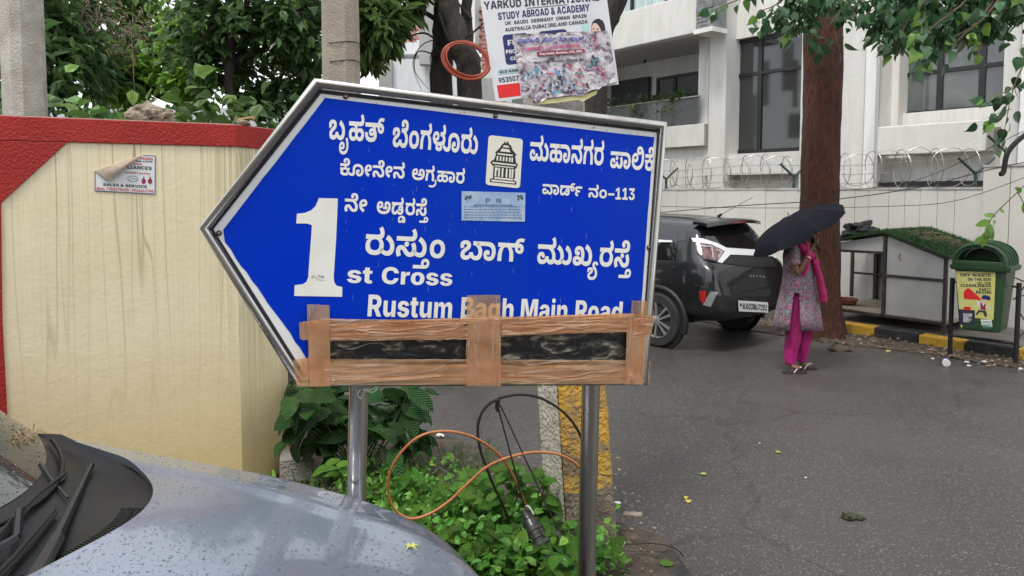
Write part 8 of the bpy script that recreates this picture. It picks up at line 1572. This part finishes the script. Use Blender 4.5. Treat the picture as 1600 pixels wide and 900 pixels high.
# umbrella
um = T('umbrella', 'open dark navy umbrella tilted back over the woman in the patterned tunic', 'umbrella', Wp(1249,364,-.05))
uc = Wp(1248.5, 364, -.02); ua = V((-.5, .03, .86)).normalized(); u1 = (V((.86,0,.51)) - ua*V((.86,0,.51)).dot(ua)).normalized(); u2 = ua.cross(u1); RU = .54; HU = .2
M_CANOPY = mat('umbrella_cloth', (.004,.0045,.008), .75, (.006,.007,.011), 5, spec=.12)
def ucan(i, a):
    seg = (a/(2*math.pi)*8) % 1; sag = 1 - .09*math.sin(seg*math.pi)*i; r = RU*math.sin(i*1.25)/math.sin(1.25)*sag; return uc + (u1*math.cos(a) + u2*math.sin(a))*r + ua*(HU*math.cos(i*1.45) - .03*math.sin(seg*math.pi)*i)
q = MB(); n = 64; m_ = 10
for i in range(m_+1):
    for j in range(n): q.v.append(ucan(max(.001, i/m_), 2*math.pi*j/n))
for i in range(m_):
    for j in range(n): q.f.append([i*n+j, i*n+(j+1) % n, (i+1)*n+(j+1) % n, (i+1)*n+j])
P(q, 'canopy', M_CANOPY, um, smooth=14)
for k in range(8):
    q = MB(); q.tube([ucan(i/8+.001, 2*math.pi*k/8 + .0001) - ua*.006 for i in range(9)], .0028, 4); rb_ = P(q, 'rib', M_STEEL, um)
q = MB(); q.tube([uc + ua*(HU+.05), uc - ua*.0, Wp(1272,382,-.13)], .006, 8); P(q, 'shaft', M_STEEL, um, smooth=60)
q = MB(); e = Wp(1272,382,-.13); d = (e-uc).normalized(); q.tube([e - d*.02, e + d*.09], .014, 8); P(q, 'handle', M_BLK, um, smooth=60)

# ================================================================ BUSH, WEEDS, CABLES, SMALL THINGS
L_BROAD = leafmat('broad_leaf', (.06,.15,.035), (.035,.1,.03), .3, .36, .3, vein=True); L_BRIGHT = leafmat('bright_leaf', (.26,.5,.07), (.18,.4,.06), .45, .35, .25, vein=True); L_WEED = leafmat('weed_leaf', (.2,.42,.07), (.12,.3,.05), .42, .34, .38, vein=True)
bush_one = leaf_mesh('leaf', 'broad', L_BROAD, .35, .16); bush_two = leaf_mesh('leaf', 'oval', L_BROAD, .5, .12, .08); weed_one = leaf_mesh('leaf', 'broad', L_WEED, .25, .15); weed_two = leaf_mesh('leaf', 'heart', L_WEED, .3, .2); weed_bright = leaf_mesh('leaf', 'oval', L_BRIGHT, .25, .15)
M_STEM = mat('green_stem', (.06,.1,.03), .7)
def leafy(name, label, cat, base, tips, per, size, meshes, seed, group=None, start=.35, droop=-.3):
    rnd = random.Random(seed); base = V(base); t = T(name, label, cat, base, group)
    for tip in tips:
        tip = V(tip); mid = base.lerp(tip, .55) + V((rnd.gauss(0,.04), rnd.gauss(0,.03), .06)); pts = bez([base + V((rnd.gauss(0,.02), rnd.gauss(0,.02), 0)), mid, tip], 6); q = MB(); m = len(pts); q.tube(pts, [.006*(1-.6*i/(m-1)) for i in range(m)], 5); P(q, 'stem', M_STEM, t, smooth=60)
        for k in range(per):
            f = (start + (1-start)*(k+.5)/per)*(m-1); a = pts[int(f)]; b = pts[min(m-1, int(f)+1)]; p = a.lerp(b, f-int(f)); d = (tip-base).normalized(); sd_ = d.cross(V((rnd.gauss(0,.5), -1, rnd.gauss(0,.3)))).normalized()*(1 if k % 2 else -1)
            out = sd_ + V((rnd.gauss(0,.35), rnd.gauss(-.25,.5), rnd.gauss(droop,.35))) + d*.3
            leaf_obj(rnd.choice(meshes), t, p, size*rnd.uniform(.65,1.2), out, V((rnd.gauss(0,.4), rnd.gauss(-.5,.4), 1)))
    return t
rnd = random.Random(40)
leafy('broad_leaf_bush', 'dark green bush with large veined leaves beside the cream wall behind the left sign post', 'bush', (-1.0,4.75,0), [(rnd.uniform(-1.5,-.62), 4.7+rnd.gauss(0,.18), .25+.5*rnd.random()**.6) for _ in range(24)], 6, .185, [bush_one, bush_two, bush_one], 41)
leafy('broad_leaf_bush', 'smaller leaved dark bush trailing to the right of the left sign post', 'bush', (-.75,4.9,0), [(rnd.uniform(-.85,-.5), 4.9+rnd.gauss(0,.15), rnd.uniform(.12,.62)) for _ in range(12)], 7, .09, [bush_two], 42)
leafy('young_plant', 'small bright green plant between the concrete block and the left sign post', 'plant', (-.99,4.2,.02), [(-1.08,4.15,.34), (-.92,4.15,.32), (-1.0,4.1,.36), (-.9,4.1,.2), (-1.06,4.0,.18)], 4, .13, [weed_bright, weed_one], 43, start=.6)
wd = [('weed', 'tall leafy weed leaning against the foot of the painted pole', (.12,3.86), .42, .3, 6, 7), ('weed', 'big lush weed in the middle of the green mound under the black cable loop', (-.06,3.9), .42, .35, 8, 7), ('weed', 'leafy weed at the left shoulder of the green mound', (-.28,3.95), .32, .3, 7, 6),
      ('weed', 'bright weed just above the tip of the silver bonnet', (-.36,3.72), .2, .26, 6, 6), ('weed', 'weed right of the black cable splice case', (.24,3.62), .2, .22, 6, 5), ('weed', 'low weed in front of the black cable splice case', (.05,3.55), .2, .24, 7, 6), ('weed', 'pale weed at the bottom edge between bonnet and right post', (-.12,3.48), .2, .26, 7, 6),
      ('weed', 'sprawling weed inside the orange cable loop', (-.52,4.25), .16, .26, 5, 5), ('weed', 'weed with one broad light leaf right of the left sign post', (-.62,4.05), .14, .2, 4, 4), ('weed', 'small weed at the foot of the right sign post', (.42,3.5), .13, .13, 4, 4), ('weed', 'yellowish weed at the bottom right of the green mound', (.24,3.42), .14, .2, 5, 6), ('weed', 'weed at the back edge of the green mound near the road', (-.16,4.15), .3, .25, 6, 5)]
for i, (nm, lb, (x, y), h, sp_, ns, per) in enumerate(wd):
    rnd = random.Random(100+i); leafy(nm, lb, 'weed', (x, y, .02), [(x+rnd.uniform(-1,1)*sp_*.75, y+rnd.uniform(-1,1)*sp_*.55, h*rnd.uniform(.55,1.1)+.02) for _ in range(ns)], per, .085, [weed_one, weed_two, weed_bright] if i in (3,5,6,8,10) else [weed_one, weed_two], 200+i, 'weeds around the sign posts', .3, -.1)
q = MB(); rnd = random.Random(77); pts = []
for _ in range(2600):
    x = rnd.gauss(-.1,.42); y = rnd.gauss(3.75,.28)
    if x > .55 or (x > .3 and y > 3.9) or (y > 4.35 and x > -.3): continue
    pts.append((V((x, y, .015 + abs(rnd.gauss(0,.09)))), (0,0,.7)))
for _ in range(900): x = rnd.gauss(-.7,.25); y = rnd.gauss(4.4,.25); pts.append((V((x, y, .02 + abs(rnd.gauss(0,.06)))), (0,0,.7)))
leaves_joined(q, pts, .055, 'w', rnd, 0); P(q, 'ground_cover', L_WEED, kind='stuff', label='low green ground cover filling in between the weeds around the posts', cat='ground cover')
q = MB()
for _ in range(500):
    c = V((rnd.uniform(-1.4,-.1), rnd.uniform(4.2,5.2), .03)); h = rnd.uniform(.06,.2); d = V((rnd.gauss(0,.06), rnd.gauss(0,.06), h)); s_ = V((rnd.gauss(0,1), rnd.gauss(0,1), 0)).normalized()*.004; k = len(q.v); q.v += [c-s_, c+s_, c+d*.6+s_*.7, c+d*.6-s_*.7, c+d+V((d.x, d.y, -.02))]; q.f += [[k,k+1,k+2,k+3],[k+3,k+2,k+4]]
P(q, 'grass', leafmat('grass_blade', (.06,.13,.03), (.1,.15,.05), .3), kind='stuff', label='sparse grass blades on the damp soil near the left sign post', cat='grass')
# orange duct and black cable loops
Z5 = lambda x, y: (560 + x/3, 600 + y/3)
def pathpx(l): return [PY(*Z5(x, y), d) for x, y, d in l]
q = MB(); q.tube(bez(pathpx([(800,640,3.72),(775,545,3.66),(740,460,3.6),(690,370,3.55),(640,315,3.5),(540,250,3.42),(420,222,3.35),(300,240,3.32),(210,310,3.32),(150,410,3.34),(140,500,3.36),(165,580,3.38),(215,622,3.4),(270,630,3.42),(350,600,3.44),(430,545,3.46),(520,460,3.48),(600,390,3.5),(700,345,3.53),(820,320,3.56),(930,328,3.6),(1000,360,3.64),(1050,405,3.68),(1090,460,3.74),(1080,560,3.8)]), 7), .0068, 8)
P(q, 'orange_cable', mat('orange_cable', (.52,.19,.06), .4, (.4,.14,.05), 30), smooth=180, label='orange cable duct looped in the air above the weeds between the posts', cat='cable')
q = MB(); q.tube(bez(pathpx([(700,620,3.7),(660,530,3.64),(625,455,3.6),(600,390,3.56),(575,320,3.54),(560,240,3.52),(565,170,3.5),(595,110,3.5),(650,72,3.5),(740,50,3.52),(830,58,3.54),(910,95,3.58),(980,150,3.62),(1030,220,3.66),(1053,290,3.7),(1056,400,3.76),(1050,560,3.84),(980,680,3.84)]), 7), .007, 8)
P(q, 'black_cable', M_GASK, smooth=180, label='thick black cable arched in a high loop beside the painted pole', cat='cable')
q = MB(); q.cbox(PY(*Z5(652,95), 3.49), (.022,0,0), (0,.02,0), (.004,0,.045)); q.tube([PY(*Z5(660,62), 3.5), PY(*Z5(650,130), 3.49)], .006, 6); P(q, 'cable_tie', M_BLK, smooth=40, label='black tie block fastened near the top of the black cable loop', cat='cable tie')
for pts, r, lb in (([(655,110,3.5),(700,280,3.52),(740,430,3.55),(775,560,3.6),(800,650,3.66)], .0042, 'thin black wire running straight down from the tie to the splice case'), ([(665,100,3.5),(740,260,3.53),(800,390,3.56),(860,520,3.6),(920,650,3.62),(1000,800,3.6),(1030,850,3.6)], .0035, 'thinner black wire slanting down toward the right sign post')):
    q = MB(); q.tube(bez(pathpx(pts), 6), r, 6); P(q, 'thin_wire', M_GASK, smooth=60, label=lb, cat='wire')
q = MB(); q.tube(bez([PY(*Z1_, 3.75) for Z1_ in [(940,852), (985,850), (1030,850), (1062,862), (1076,890)]], 6), .0035, 5); P(q, 'thin_wire', M_GASK, smooth=60, label='thin black wire lying over the wet patch right of the right post', cat='wire')
sc_ = T('splice_case', 'black ribbed plastic cable splice case lying tilted among the weeds', 'cable box', PY(*Z5(850,740), 3.62)); a = PY(*Z5(775,590), 3.62); b = PY(*Z5(865,770), 3.5); d = (b-a).normalized(); L_ = (b-a).length
M_SPL = mat('splice_black', (.014,.014,.016), .3, (.03,.028,.026), 16)
q = MB(); q.lathe(a, d, [(.012,0), (.02,.01), (.026,.05), (.04,.06), (.044,.09)] + [x for k in range(5) for x in ((.045,.1+.04*k), (.049,.105+.04*k), (.049,.118+.04*k), (.045,.123+.04*k))] + [(.062,L_*.86), (.066,L_*.88), (.066,L_*.97), (.03,L_)], 20); P(q, 'case', M_SPL, sc_, smooth=35)
q = MB(); q.lathe(PY(*Z5(890,700), 3.6), V((.4,-.2,-.6)), [(.03,0), (.06,.01), (.062,.09), (.03,.1)], 14); P(q, 'cap', M_SPL, sc_, smooth=35)
q = MB(); q.tube(bez([a, a + V((.02,-.02,.03)), a + V((.05,-.03,-.01))], 5), .004, 5); P(q, 'tie', mat('white_tie', (.6,.6,.55), .5), sc_)
# fallen leaves, scraps and litter
M_YL = leafmat('fallen_yellow', (.5,.42,.08), (.38,.28,.05), .1); M_GL_ = leafmat('fallen_green', (.3,.42,.1), (.22,.34,.06), .1)
fl_m = leaf_mesh('leaf', 'broad', M_YL, .1, .3); fg_m = leaf_mesh('leaf', 'oval', M_GL_, .1, .2); fb_m = leaf_mesh('leaf', 'heart', L_BRIGHT, .15, .12)
def drop_leaf(px, py, me, s_, ang, label, z=.006):
    p = G(px, py); p.z = z; o = leaf_obj(me, None, p, s_, (math.cos(ang), math.sin(ang), .05), (0,0,1), 0, 'fallen_leaf'); return props(o, label, 'leaf', 'fallen leaves on the road')
drop_leaf(1075, 787, fl_m, .055, 1.2, 'yellow fallen leaf on the asphalt right of the painted pole'); drop_leaf(1073, 777, fl_m, .04, -2, 'smaller yellow leaf scrap touching the yellow fallen leaf')
for k, (x, y, a, lb) in enumerate([(1095,741,.1,'pale green leaflet cluster on the asphalt nearest the sign'), (1103,743,2.6,'second pale leaflet beside the cluster nearest the sign'), (1212,707,.3,'pale green leaflet further up the road'), (1222,709,2.8,'right-hand leaflet of the pair further up the road')]): drop_leaf(x, y, fg_m, .045, a, lb)
drop_leaf(1042, 893, fb_m, .085, 1.5, 'bright green heart shaped leaf at the edge of the wet patch', .03)
q = MB(); q.blob(G(1332,809) + V((0,0,.004)), (.06,.045,.016), 4, .9, 3, 2.5); P(q, 'moss_clump', mat('moss_dark', (.035,.04,.015), .9, (.07,.07,.03), 40, bump=3, bscale=90), smooth=180, label='dark clump of moss or mud lying alone on the road', cat='clump')
def scrap(px, py, s_, m, label, name='paper_scrap', cat='litter', z=.012, seed=1): q = MB(); q.blob(G(px, py) + V((0,0,z)), (s_, s_*.7, s_*.4), seed, .7, 2, 1.8); return P(q, name, m, label=label, cat=cat)
M_SCR = mat('litter_white', (.7,.7,.68), .6)
scrap(955, 869, .022, M_SCR, 'crumpled white scrap on the verge right of the right post', z=.04); scrap(944, 864, .01, M_SCR, 'tiny white fleck left of the crumpled white scrap', z=.04, seed=2)
scrap(1457, 562, .02, M_SCR, 'white scrap to the left of the blue and white cup', seed=3); scrap(1511, 567, .028, M_SCR, 'white scrap below the bin in front of the yellow kerb stone', seed=4); scrap(1514, 573, .022, M_SCR, 'second white scrap just below the one under the bin', seed=5); scrap(1538, 567, .03, M_SCR, 'pale stone-like scrap right of the scraps under the bin', seed=6); scrap(1596, 578, .03, M_SCR, 'white scrap at the right edge of the road dirt', seed=7)
scrap(1388, 550, .028, mat('litter_yellow', (.5,.47,.15), .7), 'yellow green scrap on the dirt below the black kerb stone', seed=8); scrap(1259, 747, .008, M_SCR, 'small white chip on the open road', z=.004, seed=9); scrap(1187, 693, .007, M_SCR, 'tiny white chip further up the open road', z=.004, seed=10)
scrap(675, 818, .02, M_SCR, 'white scrap under the lower curve of the orange cable', z=.05, seed=11); scrap(965, 793, .02, M_SCR, 'pale scrap at the road edge right of the painted pole', z=.03, seed=12); scrap(688, 686, .03, M_SCR, 'pale flat stone on the soil inside the orange loop', z=.03, seed=13)
c = G(1479, 571); cp_ = T('paper_cup', 'blue and white striped paper cup lying beside the bin frame', 'cup', c); q = MB(); d = V((-.3,-.8,-.1)).normalized(); q.lathe(c + V((0,.03,.045)), d, [(.03,0), (.033,.02), (.036,.045)], 16); P(q, 'cup_body', mat('cup_blue', (.12,.2,.45), .5), cp_, smooth=40); q = MB(); q.lathe(c + V((0,.03,.045)) + d*.046, d, [(.037,0), (.04,.03), (.041,.033), (.03,.034)], 16); P(q, 'cup_rim', M_SCR, cp_, smooth=40)
q = MB(); rnd = random.Random(50)
def flake(p, s_): a = rnd.random()*6; u = V((math.cos(a), math.sin(a), rnd.gauss(0,.25)))*s_; v = V((-math.sin(a), math.cos(a), rnd.gauss(0,.25)))*s_*rnd.uniform(.3,.7); k = len(q.v); q.v += [p-u, p+v, p+u, p-v]; q.f.append([k,k+1,k+2,k+3])
for _ in range(1500): s_ = rnd.uniform(-1, 9); flake(ST(s_, rnd.gauss(9.25,.22), .02 + rnd.random()*.02), rnd.uniform(.008,.035))
for _ in range(900): x = rnd.uniform(-1.2,.75); y = rnd.uniform(3.2,5.1); flake(V((x, y, .045)), rnd.uniform(.005,.02))
P(q, 'leaf_litter', mat('litter_brown', (.12,.075,.045), .85, (.28,.2,.13), 13, 3, (.4,.6), island=.5), kind='stuff', label='brown dead leaf litter and grit along the kerb and on the verge', cat='leaf litter')
q = MB()
for _ in range(240): s_ = rnd.uniform(-1, 8); q.blob(ST(s_, rnd.gauss(9.3,.18), .015), rnd.uniform(.006,.02), rnd.random()*9, .5, 1)
for _ in range(160): q.blob(V((rnd.uniform(-1.1,.8), rnd.uniform(3.2,5), .04)), rnd.uniform(.005,.014), rnd.random()*9, .5, 1)
P(q, 'gravel', M_ROCK, kind='stuff', label='scattered small stones on the kerbside dirt and verge', cat='gravel')
c = G(980,806); q = MB(); q.box((c.x-.03,c.y,-.01), (.11,-.015,0), (.02,.05,0), (0,0,.02)); P(q, 'broken_stone', M_ROCK, bev=.008, label='low broken grey stone at the road edge right of the painted pole', cat='stone')
for i, (px, py, s_) in enumerate([(1312,548,.12), (1290,535,.09), (1330,540,.07)]): q = MB(); q.blob(G(px,py), (s_, s_*.8, s_*.5), i+20, .7, 3, 2); P(q, 'soil_mound', M_DIRT, kind='structure', loc=(0,0,0), smooth=180)
